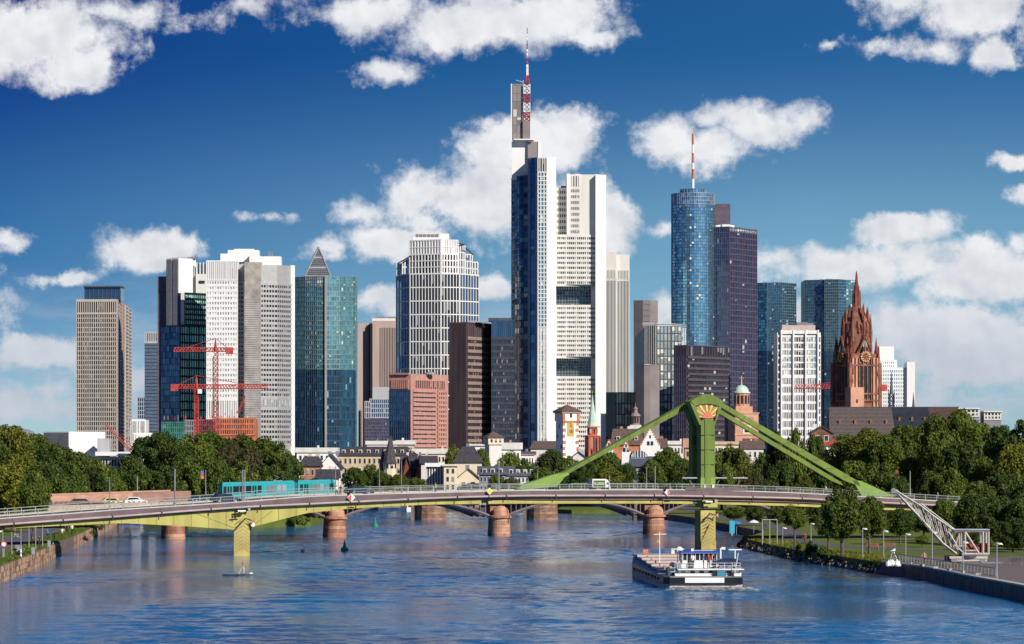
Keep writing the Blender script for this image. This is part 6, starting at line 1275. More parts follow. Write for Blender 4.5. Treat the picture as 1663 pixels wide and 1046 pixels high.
# masts and lamps
def mast(px, ytop, ybase, Y, label, r=.11, m=None, group=None, arm=False):
    x = PX(px, Y); z0, z1 = PZ(ybase, Y), PZ(ytop, Y); t = thing('lamp_mast', (x, Y, z0), label, 'mast', group); b = MB(); b.tube((x, Y, z0), (x, Y, z1), r, r * .7, 8); b.build('pole', m or mgrey_m, t); b = MB(); b.tube((x, Y, z0), (x, Y, z0 + .9), r * 1.6, r * 1.6, 8); b.build('base_sleeve', m or mgrey_m, t)
    if arm: b = MB(); b.box((x + .35, Y, z1), (.9, .3, .12)); b.build('lamp_head', steel_m, t)
    return t
def bridgeY(px, n): k = (px - PCX) / FPX; s = (k * (583.5 + n * CA) + n * SA) / (CA - k * SA); return 583.5 + s * SA + n * CA
for px, yt, lab in ((178, 775, 'slim pole on the bridge left of the parked cars'), (284, 762, 'thick grey mast on the bridge above the salmon parapet'), (394, 763, 'twin mast standing before the tram'), (652, 748, 'tall thin mast on the bridge before the white house front'), (810, 748, 'thick dark mast rising above the yellow diamond sign')):
    mast(px, yt, interp(pxs, prof['fas'], px) + 1, bridgeY(px, 3), lab, .16 if px in (284, 394, 810) else .09)
mast(397.5, 763, 815, bridgeY(397, 3.4), 'pale second pole of the twin mast before the tram', .12, steel_m)
for px, yt, lab in ((545, 757, 'brown catenary mast at the right end of the tram'), (334, 763, 'catenary mast with a flag left of the tram'), (616, 760, 'catenary mast before the pointed turret'), (873, 765, 'catenary mast left of the long green stay'), (990, 772, 'short pale pole behind the delivery truck'), (1050, 758, 'thin catenary mast right of the truck'), (1064, 757, 'pale mast left of the pylon street lamps'), (223, 773, 'pale mast on the old bridge above the white car'), (1478, 765, 'tall pole above the harbour crane tip')):
    Yv = 700 if px < 1400 else 700; mast(px, yt, 806, Yv, lab, .11, steel_m if px in (990, 1064, 223, 1478) else mgrey_m)
t = thing('hanging_flag', (PX(329, 700), 700, PZ(775, 700)), 'blue red and orange vertical flag hanging from a mast left of the tram', 'flag')
for k, m_ in enumerate((mat('flag_blue', (.05, .12, .4)), redp_m, orange_m)): part('flag_stripe', m_, t, (PX(328.5, 700), 700, PZ(766.5 + k * 4.5, 700)), (.62, .05, .52), .3)
for px, sg, n_, lab in ((1120, 1, 1.5, 'canopy street lamp left of the pylon'), (1168, -1, 9, 'canopy street lamp just right of the pylon shaft'), (1202, -1, 1.5, 'canopy street lamp right of the pylon')):
    Yv = bridgeY(px, n_); x = PX(px, Yv); z0 = PZ(797, Yv); zt_ = PZ(777, Yv); t = thing('canopy_street_lamp', (x, Yv, z0), lab, 'street lamp'); b = MB(); b.tube((x - sg * .2, Yv, zt_), (x + sg * 1.0, Yv, z0), .07); b.build('leaning_post', mgrey_m, t); b = MB(); b.prism([(x - 1.3, Yv - .5), (x + 1.3, Yv - .5), (x + 1.0, Yv + .5), (x - 1.0, Yv + .5)], zt_, zt_ + .18, .85); b.build('canopy', steel_m, t); b = MB(); b.box((x, Yv, zt_ - .05), (1.6, .4, .1)); b.build('lamp_tube', wpaint_m, t)
# ------------------------------------------------------------------ old sandstone and iron bridge behind
OA = math.atan(.42); OC, OS = math.cos(OA), math.sin(OA)
def OP(s, n, z): return (s * OC - n * OS, 709.0 + s * OS + n * OC, z)
def OSs(px, n=0.): k = (px - PCX) / FPX; return (k * (709.0 + n * OC) + n * OS) / (OC - k * OS)
t = thing('iron_arch_bridge', OP(0, 0, 0), 'older iron arch bridge on round sandstone piers behind the girder bridge', 'bridge')
iron_m = mat('mauve_iron', (.20, .155, .16), .6, var=.2); orng = [mat('pier_sandstone', (.42, .20, .12), .85, var=.3, scale=.9, bump=.5), mat('pier_sandstone_pale', (.50, .27, .17), .85, var=.3, scale=.9, bump=.5), mat('pier_sandstone_dark', (.33, .15, .09), .85, var=.3, scale=.9, bump=.5)]
salm = mat('salmon_parapet', (.50, .28, .20), .85, var=.2, scale=.6)
psx = [284, 546, 813, 1064]; pS = [OSs(p) for p in psx]
for i, s in enumerate(pS):
    for k in range(6):
        z0 = -.3 + k * .62; r = 1.95 - .04 * k; b = MB(); c = OP(s, 0, 0); pts = [(c[0] + r * math.cos(a), c[1] + r * math.sin(a)) for a in [AL * 0 + OA + math.pi + math.pi * j / 12 for j in range(13)]]; ox = c[0] / c[1] * 10 - .75; pts += [(pts[-1][0] + ox, pts[-1][1] + 10), (pts[0][0] + ox, pts[0][1] + 10)]; b.prism(pts, z0, z0 + .57); b.build('stone_course', orng[rng.randrange(3)], t)
        b = MB(); b.prism([(c[0] + (p[0] - c[0]) * .97, c[1] + (p[1] - c[1]) * .97) for p in pts], z0 + .57, z0 + .62); b.build('mortar_joint', st_c, t)
    c = OP(s, 0, 0)
    b = MB(); b.lathe((c[0], c[1], 3.42), [(2.15, 0), (2.15, .35), (1.8, .5)], 20); b.build('pier_cornice', orng[0], t); b = MB(); b.lathe((c[0], c[1], 3.9), [(1.6, 0), (1.55, .9), (1.25, 1.4), (.7, 1.75), (.1, 1.85)], 18); b.build('pier_cap', orng[1], t); sb = MB(); sb.prism([OP(s - 1.5, 1.6, 0)[:2], OP(s + 1.5, 1.6, 0)[:2], (OP(s + 1.5, 1.6, 0)[0] + ox, OP(s, 9, 0)[1]), (OP(s - 1.5, 1.6, 0)[0] + ox, OP(s, 9, 0)[1])], 3.4, 6.8); sb.build('pier_block', orng[2], t)
pS2 = [pS[0] - 31] + pS + [pS[-1] + 30]
for a, c in zip(pS2[:-1], pS2[1:]):
    for n_ in (1.2, 4.2, 7.2, 10.2):
        b = MB(); K = 14; pt = lambda f: OP(lerp(a + 1.6, c - 1.6, f), n_, 3.7 + 3.0 * (1 - (2 * f - 1) ** 2))
        for i in range(K): b.bar(pt(i / K), pt((i + 1) / K), .38)
        b.build('iron_arch', iron_m, t); b = MB()
        for i in range(1, K * 2):
            f = i / (K * 2); p = pt(f)
            if 6.8 - p[2] > .15: b.bar(p, (p[0], p[1], 6.9), .13)
        b.build('spandrel_posts', iron_m, t, kind='stuff')
def odeck(b, s0, s1, n0, n1, z0, z1, K=12, camber=None):
    for i in range(K):
        a, c = lerp(s0, s1, i / K), lerp(s0, s1, (i + 1) / K); ha, hc = (camber(a), camber(c)) if camber else (0, 0)
        v = [OP(a, n0, z0 + ha), OP(c, n0, z0 + hc), OP(c, n1, z0 + hc), OP(a, n1, z0 + ha), OP(a, n0, z1 + ha), OP(c, n0, z1 + hc), OP(c, n1, z1 + hc), OP(a, n1, z1 + ha)]; b.add(v, [(0, 1, 5, 4), (1, 2, 6, 5), (2, 3, 7, 6), (3, 0, 4, 7), (4, 5, 6, 7), (3, 2, 1, 0)])
cam_ = lambda s: -max(0, (-s - 35)) * .028
b = MB(); odeck(b, -150, 60, .2, 13, 6.75, 7.2, 20, cam_); b.build('road_deck', asph_m, t); b = MB(); odeck(b, -150, 60, 0, .3, 6.6, 7.75, 20, cam_); b.build('near_parapet', mat('tan_parapet', (.48, .34, .24), .85, var=.2), t)
for s0 in range(-60, 56, 6): b = MB(); odeck(b, s0, s0 + 5.9, 12.8, 13.1, 6.9, 8.1, 1, cam_); b.build('parapet_panel', salm, t); b = MB(); b.box(OP(s0, 12.95, 7.6 + cam_(s0)), (.45, .45, 1.5), OA); b.build('parapet_pier', salm, t)
b = MB(); odeck(b, -150, -60, 14, 14.3, 6.2, 9.4, 14, cam_); b.build('ramp_wall', mat('salmon_ramp_wall', (.33, .19, .155), .85, var=.25), t); b = MB(); odeck(b, -135, -64, 13.9, 14.4, 9.4, 9.7, 12, cam_); b.build('ramp_coping', salm, t)
odb = MB(); odeck(odb, -95, -72, 11.8, 12.1, 7.2, 9.4, 3, cam_); odb.build('parapet_block', salm, t)
# ------------------------------------------------------------------ tram, cars, truck
tramc = mat('turquoise_tram_paint', (.015, .33, .37), .35, var=.06); trdark = mat('tram_underframe', (.02, .10, .11), .6)
def on_old(px, n): s = OSs(px, n); return s
s0, s1 = on_old(358, 7), on_old(540, 7); L3 = (s1 - s0); t = thing('turquoise_tram', OP((s0 + s1) / 2, 7, 7.2), 'two section turquoise tram crossing the old bridge', 'tram')
zt0 = 7.25 + cam_(s0); zt1 = 7.25 + cam_(s1)
def trbox(name, m, a, c, n0, n1, z0, z1):
    b = MB(); h = lambda s: lerp(0, .55, (s - s0) / L3) - .05
    v = [OP(a, n0, 6.85 + z0 + h(a)), OP(c, n0, 6.85 + z0 + h(c)), OP(c, n1, 6.85 + z0 + h(c)), OP(a, n1, 6.85 + z0 + h(a)), OP(a, n0, 6.85 + z1 + h(a)), OP(c, n0, 6.85 + z1 + h(c)), OP(c, n1, 6.85 + z1 + h(c)), OP(a, n1, 6.85 + z1 + h(a))]
    b.add(v, [(0, 1, 5, 4), (1, 2, 6, 5), (2, 3, 7, 6), (3, 0, 4, 7), (4, 5, 6, 7), (3, 2, 1, 0)]); return b.build(name, m, t)
m1, m2_ = s0 + L3 * .64 , s0 + L3 * .67
trbox('car_body', tramc, s0, m1, 5.8, 8.2, .55, 3.3); trbox('articulation', trdark, m1, m2_, 5.95, 8.05, .7, 3.15); trbox('car_body', tramc, m2_, s1, 5.8, 8.2, .55, 3.3); trbox('underframe', trdark, s0 + .2, s1 - .2, 6.0, 8.0, .2, .6)
trbox('roof', mat('turquoise_roof', (.03, .30, .32), .5), s0 + .15, m1 - .15, 6.0, 8.0, 3.3, 3.5); trbox('roof', bpy.data.materials['turquoise_roof'], m2_ + .15, s1 - .15, 6.0, 8.0, 3.3, 3.5)
for f0, f1, kind in ((.01, .035, 'w'), (.045, .06, 'd'), (.068, .083, 'd'), (.095, .145, 'w'), (.152, .20, 'w'), (.207, .255, 'w'), (.265, .28, 'd'), (.286, .30, 'd'), (.312, .345, 'w'), (.395, .43, 'w'), (.437, .475, 'w'), (.482, .52, 'w'), (.527, .565, 'w'), (.69, .715, 'w'), (.727, .742, 'd'), (.748, .763, 'd'), (.785, .82, 'w'), (.827, .86, 'w'), (.867, .90, 'w'), (.91, .93, 'w'), (.955, .99, 'w')):
    a, c = s0 + L3 * f0, s0 + L3 * f1; trbox('window' if kind == 'w' else 'door_pane', gl_pale if .39 < f0 < .6 or f0 > .78 and f0 < .92 else gl_house, a, c, 5.72, 5.8, 1.45 if kind == 'w' else .9, 2.75)
b = MB(); c = OP(s0 + L3 * .5, 7, 0); b.box((c[0], c[1], 10.6), (1.8, 1.2, .2), OA); b.bar((c[0] - .6, c[1], 10.7), (c[0] + .4, c[1], 11.2), .08); b.bar((c[0] + .4, c[1], 11.2), (c[0] - .5, c[1], 11.6), .08); b.build('pantograph', mgrey_m, t)
def car(pos, rz, paint, label, name='parked_car', L=4.4, W=1.8, H=1.45, group=None, cat='car'):
    t = thing(name, pos, label, cat, group); t.rotation_euler = (0, 0, rz); t['_o'] = (0, 0, 0)
    def extr(prf, w, nm, m):
        b = MB(); k = len(prf); b.add([(x, -w / 2, z) for x, z in prf] + [(x, w / 2, z) for x, z in prf], [tuple(range(k)), tuple(range(k, 2 * k))[::-1]] + [(i, k + i, k + (i + 1) % k, (i + 1) % k) for i in range(k)]); return b.build(nm, m, t)
    extr([(-L / 2, .35), (-L / 2, .78), (-L * .47, .9), (L * .2, .93), (L * .46, .78), (L / 2, .6), (L / 2, .3), (-L * .45, .28)], W, 'body', paint)
    extr([(-L * .44, .9), (-L * .33, H - .06), (-L * .28, H), (L * .06, H), (L * .12, H - .04), (L * .27, .92)], W * .86, 'cabin', paint)
    extr([(-L * .385, .95), (-L * .31, H - .14), (L * .05, H - .12), (L * .2, .95)], W * .875, 'side_glass', gl_house)
    for sx in (-.31, .31):
        for sy in (-1, 1): b = MB(); b.tube((L * sx, sy * W * .5, .32), (L * sx, sy * (W * .5 - .2), .32), .32, n=14); w = b.build('wheel', black_m, t); b = MB(); b.tube((L * sx, sy * (W * .5 + .02), .32), (L * sx, sy * W * .5, .32), .17, n=10); b.build('rim', steel_m, t, par=w)
    for sy in (-.33, .33): b = MB(); b.box((L / 2 - .02, W * sy * 1.15, .66), (.08, .32, .14)); b.build('headlight', wpaint_m, t); b = MB(); b.box((-L / 2 + .01, W * sy * 1.2, .75), (.06, .26, .16)); b.build('tail_light', redp_m, t)
    t['_o'] = tuple(pos); return t
white_car = mat('white_car_paint', (.75, .75, .74), .25, var=.02); dark_car = mat('dark_green_car_paint', (.02, .03, .03), .25); yel_car = mat('cream_yellow_car_paint', (.62, .55, .25), .3); blue_car = mat('dark_blue_car_paint', (.02, .035, .08), .25); grey_car = mat('grey_car_paint', (.12, .13, .15), .3)
for px, m_, lab, n_ in ((133, dark_car, 'dark green car on the old bridge, leftmost of the cars', 9), (183, yel_car, 'cream yellow taxi on the old bridge between the dark and the white car', 9), (219, white_car, 'white car on the old bridge before the salmon wall', 9), (328, blue_car, 'dark car left of the tram', 9), (347, grey_car, 'grey car close to the left end of the tram', 9)):
    s = OSs(px, n_); car(OP(s, n_, 7.25 + cam_(s)), OA, m_, lab, L=4.4 if px > 150 else 4.6)
for px, m_, lab, n_ in ((366, blue_car, 'dark blue car on the girder bridge below the tram', 4.5), (583, blue_car, 'dark blue car on the girder bridge right of the red and white diamond sign', 4.5)):
    s = SZ(px, 800, n_)[0]; car(BP(s, n_, zf(s) - .1), AL, m_, lab, name='moving_car')
for px, m_, lab, n_ in ((726, dark_car, 'dark car on the old bridge before the cream house', 9), (752, white_car, 'white car on the old bridge before the cream house', 9)):
    s = OSs(px, n_); car(OP(s, n_, 7.25 + cam_(s)), OA, m_, lab, name='moving_car')
n_ = 6; s = SZ(973, 796, n_)[0]; pos = BP(s, n_, zf(s) - .1); t = thing('delivery_truck', pos, 'white box truck with a green side panel and yellow lettering on the girder bridge', 'truck'); t.rotation_euler = (0, 0, AL); t.scale = (.76, .76, .70); t['_o'] = (0, 0, 0)
b = MB(); b.box((-.55, 0, 1.75), (3.3, 2.1, 1.9)); b.build('box_body', wpaint_m, t); b = MB(); b.box((-.55, -1.07, 1.68), (2.85, .06, 1.4)); pn = b.build('side_panel', mat('dark_green_print', (.01, .10, .06), .5), t)
b = MB(); k = [(1.1, .5), (1.1, 2.55), (1.35, 2.6), (1.75, 2.2), (2.15, 1.3), (2.25, .5)]; K = len(k); b.add([(x, -.95, z) for x, z in k] + [(x, .95, z) for x, z in k], [tuple(range(K)), tuple(range(K, 2 * K))[::-1]] + [(i, K + i, K + (i + 1) % K, (i + 1) % K) for i in range(K)]); b.build('cab', wpaint_m, t)
b = MB(); b.box((1.55, -.97, 1.65), (.5, .05, .55)); b.build('cab_window', gl_house, t); b = MB(); b.box((-.6, 0, .6), (3.4, 1.7, .25)); b.build('chassis', black_m, t)
for x in (-1.5, 1.5):
    for y in (-.9, .9): b = MB(); b.tube((x, y - .12, .4), (x, y + .12, .4), .4, n=14); b.build('wheel', black_m, t)
cu = bpy.data.curves.new('lettering', 'FONT'); cu.body = 'BLUMAK'; cu.size = .68; cu.extrude = .012; cu.align_x = 'CENTER'; tx = bpy.data.objects.new('lettering', cu); COL.objects.link(tx); dg = bpy.context.evaluated_depsgraph_get(); me = bpy.data.meshes.new_from_object(tx.evaluated_get(dg)); bpy.data.objects.remove(tx)
me.materials.clear(); me.materials.append(mat('yellow_white_print', (.85, .75, .35), .5)); o = bpy.data.objects.new('lettering', me); COL.objects.link(o); o.location = (-.55, -1.12, 1.5); o.rotation_euler = (R(90), 0, 0); attach(o, t); t['_o'] = tuple(pos)
b = MB(); b.box((-.55, -1.12, 1.4), (2.3, .02, .08)); o = b.build('underline', yel, None); attach(o, t)
# ------------------------------------------------------------------ trees
MARKS = dict(G1=[(-5, 'cut by the left frame edge'), (35, 'under the low domed hall'), (75, 'left of the white hall'), (110, 'before the grey hall side'), (140, 'in front of the white hall'), (180, 'below the left half of the beige ribbed tower'), (230, 'below the red crane boom')],
    G2=[(222, 'below the small white apartment block'), (250, 'below the striped navy tower'), (280, 'below the green netting'), (305, 'left of the shorter red tower crane'), (335, 'below the shorter red tower crane'), (365, 'below the taller red tower crane'), (400, 'below the orange formwork'), (440, 'below the right part of the white twin slab'), (520, 'beside the red brick villa')],
    G4=[(1380, 'below the left end of the nave roof'), (1425, 'below the middle of the nave roof'), (1455, 'below the ridge turret'), (1502, 'below the choir roof'), (1535, 'below the reddish brown roof'), (1575, 'below the rooftop penthouses with dormers'), (1610, 'below the flat grey penthouse'), (1640, 'right of the flat grey penthouse'), (1800, 'at the right frame edge')],
    G5=[(1210, 'next to the information column'), (1240, 'behind the metal gate frame'), (1280, 'behind the small round park tree'), (1350, 'left of the tallest park tree'), (1480, 'behind the middle of the crane boom'), (1510, 'behind the upper crane boom'), (1550, 'left of the crane house'), (1590, 'behind the crane house'), (1610, 'right behind the crane canopy'), (1650, 'right of the crane'), (1680, 'cut by the right frame edge'), (1800, 'at the right frame edge')])
TONE = dict(g='green', d='dark green', y='olive yellow', b='brownish')
def tlabel(g, px, yt, k, tiers):
    mk = [w for lim, w in MARKS[g] if px <= lim][0]; tr = [w for lim, w in tiers if yt <= lim][0]
    return '%s tree, %s, %s' % (TONE[k], tr, mk)
G1 = 'trees on the left bank behind the old bridge'; L1 = 'broadleaf tree in the green mass at the left edge behind the salmon ramp wall'
for px, yt, Y, w, k in ((-25, 700, 735, 90, 'g'), (14, 690, 760, 85, 'y'), (52, 704, 770, 80, 'g'), (88, 716, 760, 75, 'd'), (118, 728, 780, 70, 'g'), (148, 738, 800, 66, 'g'), (30, 735, 715, 80, 'y'), (72, 744, 712, 76, 'd'), (112, 752, 716, 72, 'g'), (150, 760, 722, 66, 'd'), (176, 756, 830, 50, 'g'), (185, 772, 740, 48, 'g'), (-40, 740, 700, 90, 'g'), (100, 768, 706, 60, 'g')):
    tree(px, yt, Y, w, LZ, k, None, tlabel('G1', px, yt, k, [(730, 'left wood top row'), (750, 'left wood middle row'), (999, 'left wood lowest row')]), G1, bare=(.42 if yt < 730 else .2 if yt < 752 else .05))
tree(22, 752, 655, 84, LZ, 'y', 0, 'yellowish tree in front of the salmon wall at the very left edge', bare=.12); tree(55, 765, 640, 60, LZ, 'g', 2, 'low green tree between the yellowish tree and the leftmost car', bare=.12)
G2 = 'trees on the island behind the tram'; L2 = 'tall dark green tree in the island wood behind the turquoise tram'
for px, yt, Y, w, k in ((212, 738, 835, 60, 'd'), (238, 706, 870, 70, 'd'), (262, 700, 850, 64, 'd'), (288, 715, 845, 66, 'd'), (318, 700, 880, 74, 'g'), (352, 696, 905, 78, 'g'), (388, 702, 890, 76, 'g'), (420, 706, 880, 72, 'g'), (452, 716, 870, 64, 'g'), (474, 738, 850, 50, 'd'), (232, 752, 815, 56, 'd'), (272, 755, 812, 60, 'd'), (312, 742, 814, 64, 'g'), (352, 748, 812, 62, 'd'), (396, 746, 812, 66, 'g'), (436, 750, 814, 60, 'g'), (466, 764, 812, 46, 'd'), (338, 725, 850, 70, 'g'), (405, 726, 850, 66, 'b'), (375, 716, 870, 50, 'b')):
    tree(px, yt, Y, w, 1.9, k, None, tlabel('G2', px, yt, k, [(718, 'top row behind the tram'), (740, 'middle row behind the tram'), (999, 'front row behind the tram')]), G2, bare=(.42 if yt < 718 else .2 if yt < 741 else .03))
G3 = 'low bushes on the island bank'
for px in (402, 420, 438, 456, 474, 490): bush(px, 835 + rng.uniform(-2, 4), 803, 30, .6, rng.choice('gdy'), 'bush on the island waterline under the yellow girder', G3)
singles = [(575, 757, 1060, 46, 'd', 'round dark tree in front of the sand coloured building'), (603, 752, 1062, 48, 'g', 'green tree between the sand coloured building and the pointed turret'), (625, 768, 1058, 34, 'g', 'small green tree below the pointed turret'), (648, 770, 1056, 36, 'y', 'yellowish tree right of the pointed turret'), (676, 775, 1056, 40, 'g', 'low green tree before the gothic hall'), (735, 719, 1160, 30, 'g', 'tree behind the cream house left of its tall roof'), (784, 728, 1130, 30, 'g', 'tree behind the cream house right of its tall roof'),
    (823, 730, 1100, 52, 'g', 'tree before the small white watchtower'), (806, 770, 1052, 30, 'g', 'small tree before the blue grey house with dormers'), (832, 773, 1050, 30, 'b', 'brownish tree before the blue grey house'), (852, 742, 1070, 44, 'g', 'tree above the foot of the long green stay'), (896, 727, 1110, 62, 'd', 'large dark tree left of the white quoined tower foot'), (880, 755, 1052, 46, 'g', 'tree just above the green stay foot'), (925, 738, 1080, 54, 'g', 'tree below the white quoined tower'), (955, 745, 1070, 44, 'd', 'dark tree under the red church tower'), (905, 768, 1050, 50, 'd', 'low dark tree under the middle of the green stay'),
    (985, 728, 1100, 56, 'g', 'tree below the small white dormer gables'), (945, 765, 1048, 40, 'd', 'low dark tree left of the olive tree'), (985, 754, 1052, 62, 'y', 'olive yellow tree above the delivery truck'), (1015, 748, 1075, 40, 'd', 'dark tree left of the arched hall'), (1060, 746, 1060, 42, 'g', 'tree in front of the arched glass hall'), (1085, 726, 1080, 56, 'g', 'large tree left of the green pylon'), (1108, 744, 1060, 46, 'd', 'dark tree close to the left side of the green pylon'), (1062, 772, 1046, 36, 'd', 'low dark tree behind the masts left of the pylon'),
    (1180, 718, 1020, 54, 'g', 'tree right of the green pylon below the domed church'), (1200, 728, 1000, 50, 'y', 'olive tree below the domed church'), (1172, 745, 960, 44, 'g', 'tree beside the right edge of the pylon shaft'), (1238, 735, 960, 46, 'g', 'tree right of the domed church nave'), (1228, 768, 900, 44, 'b', 'greyish brown tree under the right stays'), (1262, 700, 940, 56, 'd', 'dark tree before the white gridded block'), (1292, 690, 930, 50, 'g', 'tree below the white gridded block, middle of three'), (1325, 702, 930, 50, 'd', 'tree below the right edge of the white gridded block'), (1270, 745, 860, 60, 'd', 'dark tree below the right stays'), (1308, 772, 820, 46, 'y', 'yellowish bush like tree under the right stays'), (1248, 775, 850, 36, 'd', 'low dark tree between brown tree and yellowish tree'), (1345, 735, 870, 54, 'd', 'dark tree left of the broad lit tree')]
for px, yt, Y, w, k, lab in singles: tree(px, yt, Y, w, CZ if Y > 1040 else RZ, k, None, lab, bare=.06)
G4 = 'trees of the park behind the right bridge end'; L4 = 'large tree in the green mass behind the right end of the girder bridge'
for px, yt, Y, w, k in ((1375, 702, 850, 76, 'g'), (1412, 696, 840, 84, 'y'), (1440, 706, 830, 70, 'g'), (1385, 742, 800, 66, 'g'), (1430, 748, 780, 70, 'g'), (1470, 684, 860, 66, 'g'), (1500, 676, 860, 60, 'g'), (1488, 730, 800, 60, 'd'), (1528, 668, 840, 66, 'g'), (1562, 664, 840, 64, 'g'), (1525, 700, 790, 70, 'g'), (1560, 715, 770, 76, 'd'), (1595, 680, 820, 66, 'g'), (1628, 690, 800, 64, 'd'), (1600, 735, 740, 74, 'g'), (1660, 682, 790, 60, 'd'), (1650, 720, 730, 80, 'y'), (1690, 676, 760, 80, 'g'), (1632, 758, 700, 80, 'd'), (1672, 780, 680, 80, 'd'), (1545, 760, 730, 60, 'g'), (1510, 764, 735, 50, 'd'), (1460, 770, 730, 46, 'd'), (1590, 778, 690, 66, 'd')):
    tree(px, yt, Y, w, RZ, k, None, tlabel('G4', px, yt, k, [(690, 'right wood top row'), (750, 'right wood middle row'), (999, 'right wood lowest row')]), G4, bare=(.45 if yt < 712 else .28 if yt < 751 else .04))
for k in range(16):
    tree(1730 + k * 42, 672 + rng.uniform(-8, 40), 690 + rng.uniform(0, 130), 84, RZ, rng.choice('gdg'), None, 'green tree of the park beyond the right frame edge', 'park trees beyond the right frame edge', bare=.1)
for k in range(8): tree(-80 - k * 48, 700 + rng.uniform(-10, 30), 720 + rng.uniform(0, 90), 90, LZ, rng.choice('gdy'), None, 'green tree beyond the left frame edge', 'trees beyond the left frame edge', bare=.1)
G5 = 'shaded trees under and behind the right bridge end'; L5 = 'dark shaded tree below the deck level of the right bridge end'
for px, yt, Y, w, k in ((1225, 822, 700, 40, 'd'), (1262, 820, 690, 36, 'd'), (1330, 818, 640, 44, 'd'), (1462, 822, 575, 56, 'd'), (1500, 826, 600, 50, 'd'), (1535, 806, 585, 50, 'g'), (1580, 800, 575, 70, 'd'), (1625, 806, 565, 76, 'd'), (1668, 800, 560, 70, 'd'), (1600, 835, 540, 60, 'd'), (1645, 840, 530, 60, 'd'), (1192, 822, 760, 40, 'g'), (1700, 820, 540, 80, 'd')):
    tree(px, yt, Y, w, RZ, k, None, tlabel('G5', px, yt, k, [(815, 'under the right bridge end'), (999, 'low on the right bank')]), G5, bare=.22 if px < 1560 else .03)
tree(1291, 818, 545, 47, RZ, 'g', 0, 'small round park tree with a slim trunk on the right bank', bare=.42); tree(1368, 786, 512, 76, RZ, 'g', 1, 'tallest park tree on the quay in front of the bridge deck', bare=.22); tree(1412, 806, 520, 56, RZ, 'g', 2, 'park tree just right of the tallest park tree', bare=.25); tree(1345, 828, 530, 44, RZ, 'g', 0, 'small park tree left of the tallest park tree', bare=.3)
tree(1497, 868, 560, 26, RZ, 'g', 0, 'small round shrub tree left of the harbour crane boom', bare=.2)
bl = [(1212, 879, 26, 'g'), (1232, 880, 22, 'y'), (1258, 884, 24, 'g'), (1280, 886, 20, 'b'), (1305, 880, 30, 'g'), (1318, 878, 24, 'd'), (1338, 886, 28, 'd'), (1352, 892, 22, 'g'), (1368, 900, 22, 'b'), (1382, 904, 20, 'g'), (1398, 908, 18, 'b'), (1420, 908, 20, 'y'), (1432, 905, 16, 'y')]
for i, (px, yt, w, k) in enumerate(bl):
    yb = interp([1205, 1260, 1310, 1360, 1437], [887, 901, 912, 919, 932], px); Y = CAMZ * FPX / (yb - HOR) + 1.2
    bush(px, yt, Y, w, .2, k, ('tall ' if w > 22 else 'small ') + TONE[k] + ' bush on the right bank edge, ' + [q for l, q in ((1222, 'at the very tip beyond the barge'), (1245, 'left of the metal gate frame'), (1268, 'below the metal gate frame'), (1292, 'under the small round park tree'), (1312, 'right of the small round park tree'), (1330, 'left of the tallest park tree'), (1345, 'below the tallest park tree'), (1360, 'just left of the tallest trunk'), (1375, 'under the tallest trunk'), (1390, 'right of the tallest trunk'), (1410, 'below the first red bench'), (1425, 'left of the white sacks'), (1500, 'touching the white sacks')) if px <= l][0])
for k in range(16):
    f = k / 15; px = lerp(1208, 1440, f); yb = interp([1205, 1260, 1310, 1360, 1437], [887, 901, 912, 919, 932], px); Y = CAMZ * FPX / (yb - HOR) + .6
    bush(px, yb - rng.uniform(5, 9), Y, 18, -.1, rng.choice('gbbb'), 'bush hanging over the right bank between pier and quay railing', 'bushes along the right bank edge')
for px, yt, yb, k in ((1600, 948, 962, 'y'), (1622, 952, 966, 'g'), (1655, 948, 972, 'y'), (1585, 945, 958, 'g')): bush(px, yt, CAMZ * FPX / (yb - HOR), 22, 0, k, 'bush at the foot of the quay wall in the right foreground', 'bushes on the quay wall foot')
for px, yt, yb, lab in ((35, 893, 903, 'low brown hedge beside the left riverside path'), (30, 888, 896, 'second low hedge piece behind the brown hedge')): bush(px, yt, (CAMZ - LZ) * FPX / (yb - HOR), 26, LZ, 'b', lab, deep=.5)
for k in range(4): f = k / 3; px = lerp(140, 175, f); yb = lerp(878, 850, f); bush(px, yb - 9, (CAMZ - LZ) * FPX / (yb - HOR), 12, LZ, rng.choice('gyb'), 'small bush on the left quay edge beyond the bridge', 'small bushes on the left quay edge')
# rubble along the waterline
rk = [mat('bank_rubble', (.30, .22, .15), .95, var=.4, scale=1.5), mat('dark_bank_rubble', (.10, .08, .065), .95, var=.4, scale=1.5)]
for q_ in range(2):
    mb = MB(); r = random.Random(31 + q_)
    for k in range(360):
        f = r.random() * 6.99; i = 4 + int(f); i = min(i, 7); a, b_ = right_edge[i], right_edge[i + 1]; u = r.random(); x = lerp(a[0], b_[0], u) + r.uniform(-.9, .5); y = lerp(a[1], b_[1], u) + r.uniform(-.4, .4); s_ = r.uniform(.2, .55); z = max(0, (x - lerp(a[0], b_[0], u) + .9)) * .75
        vs = [(x + s_ * r.uniform(.6, 1.2) * dx, y + s_ * r.uniform(.6, 1.2) * dy, z + s_ * r.uniform(.5, .9) * dz) for dx, dy, dz in ((-1, -1, -1), (1, -1, -1), (1, 1, -1), (-1, 1, -1), (-.7, -.7, 1), (.7, -.7, 1), (.7, .7, 1), (-.7, .7, 1))]
        mb.add(vs, [(3, 2, 1, 0), (4, 5, 6, 7), (0, 1, 5, 4), (1, 2, 6, 5), (2, 3, 7, 6), (3, 0, 4, 7)])
    o = mb.build('bank_rubble', rk[q_]); o['kind'] = 'stuff'
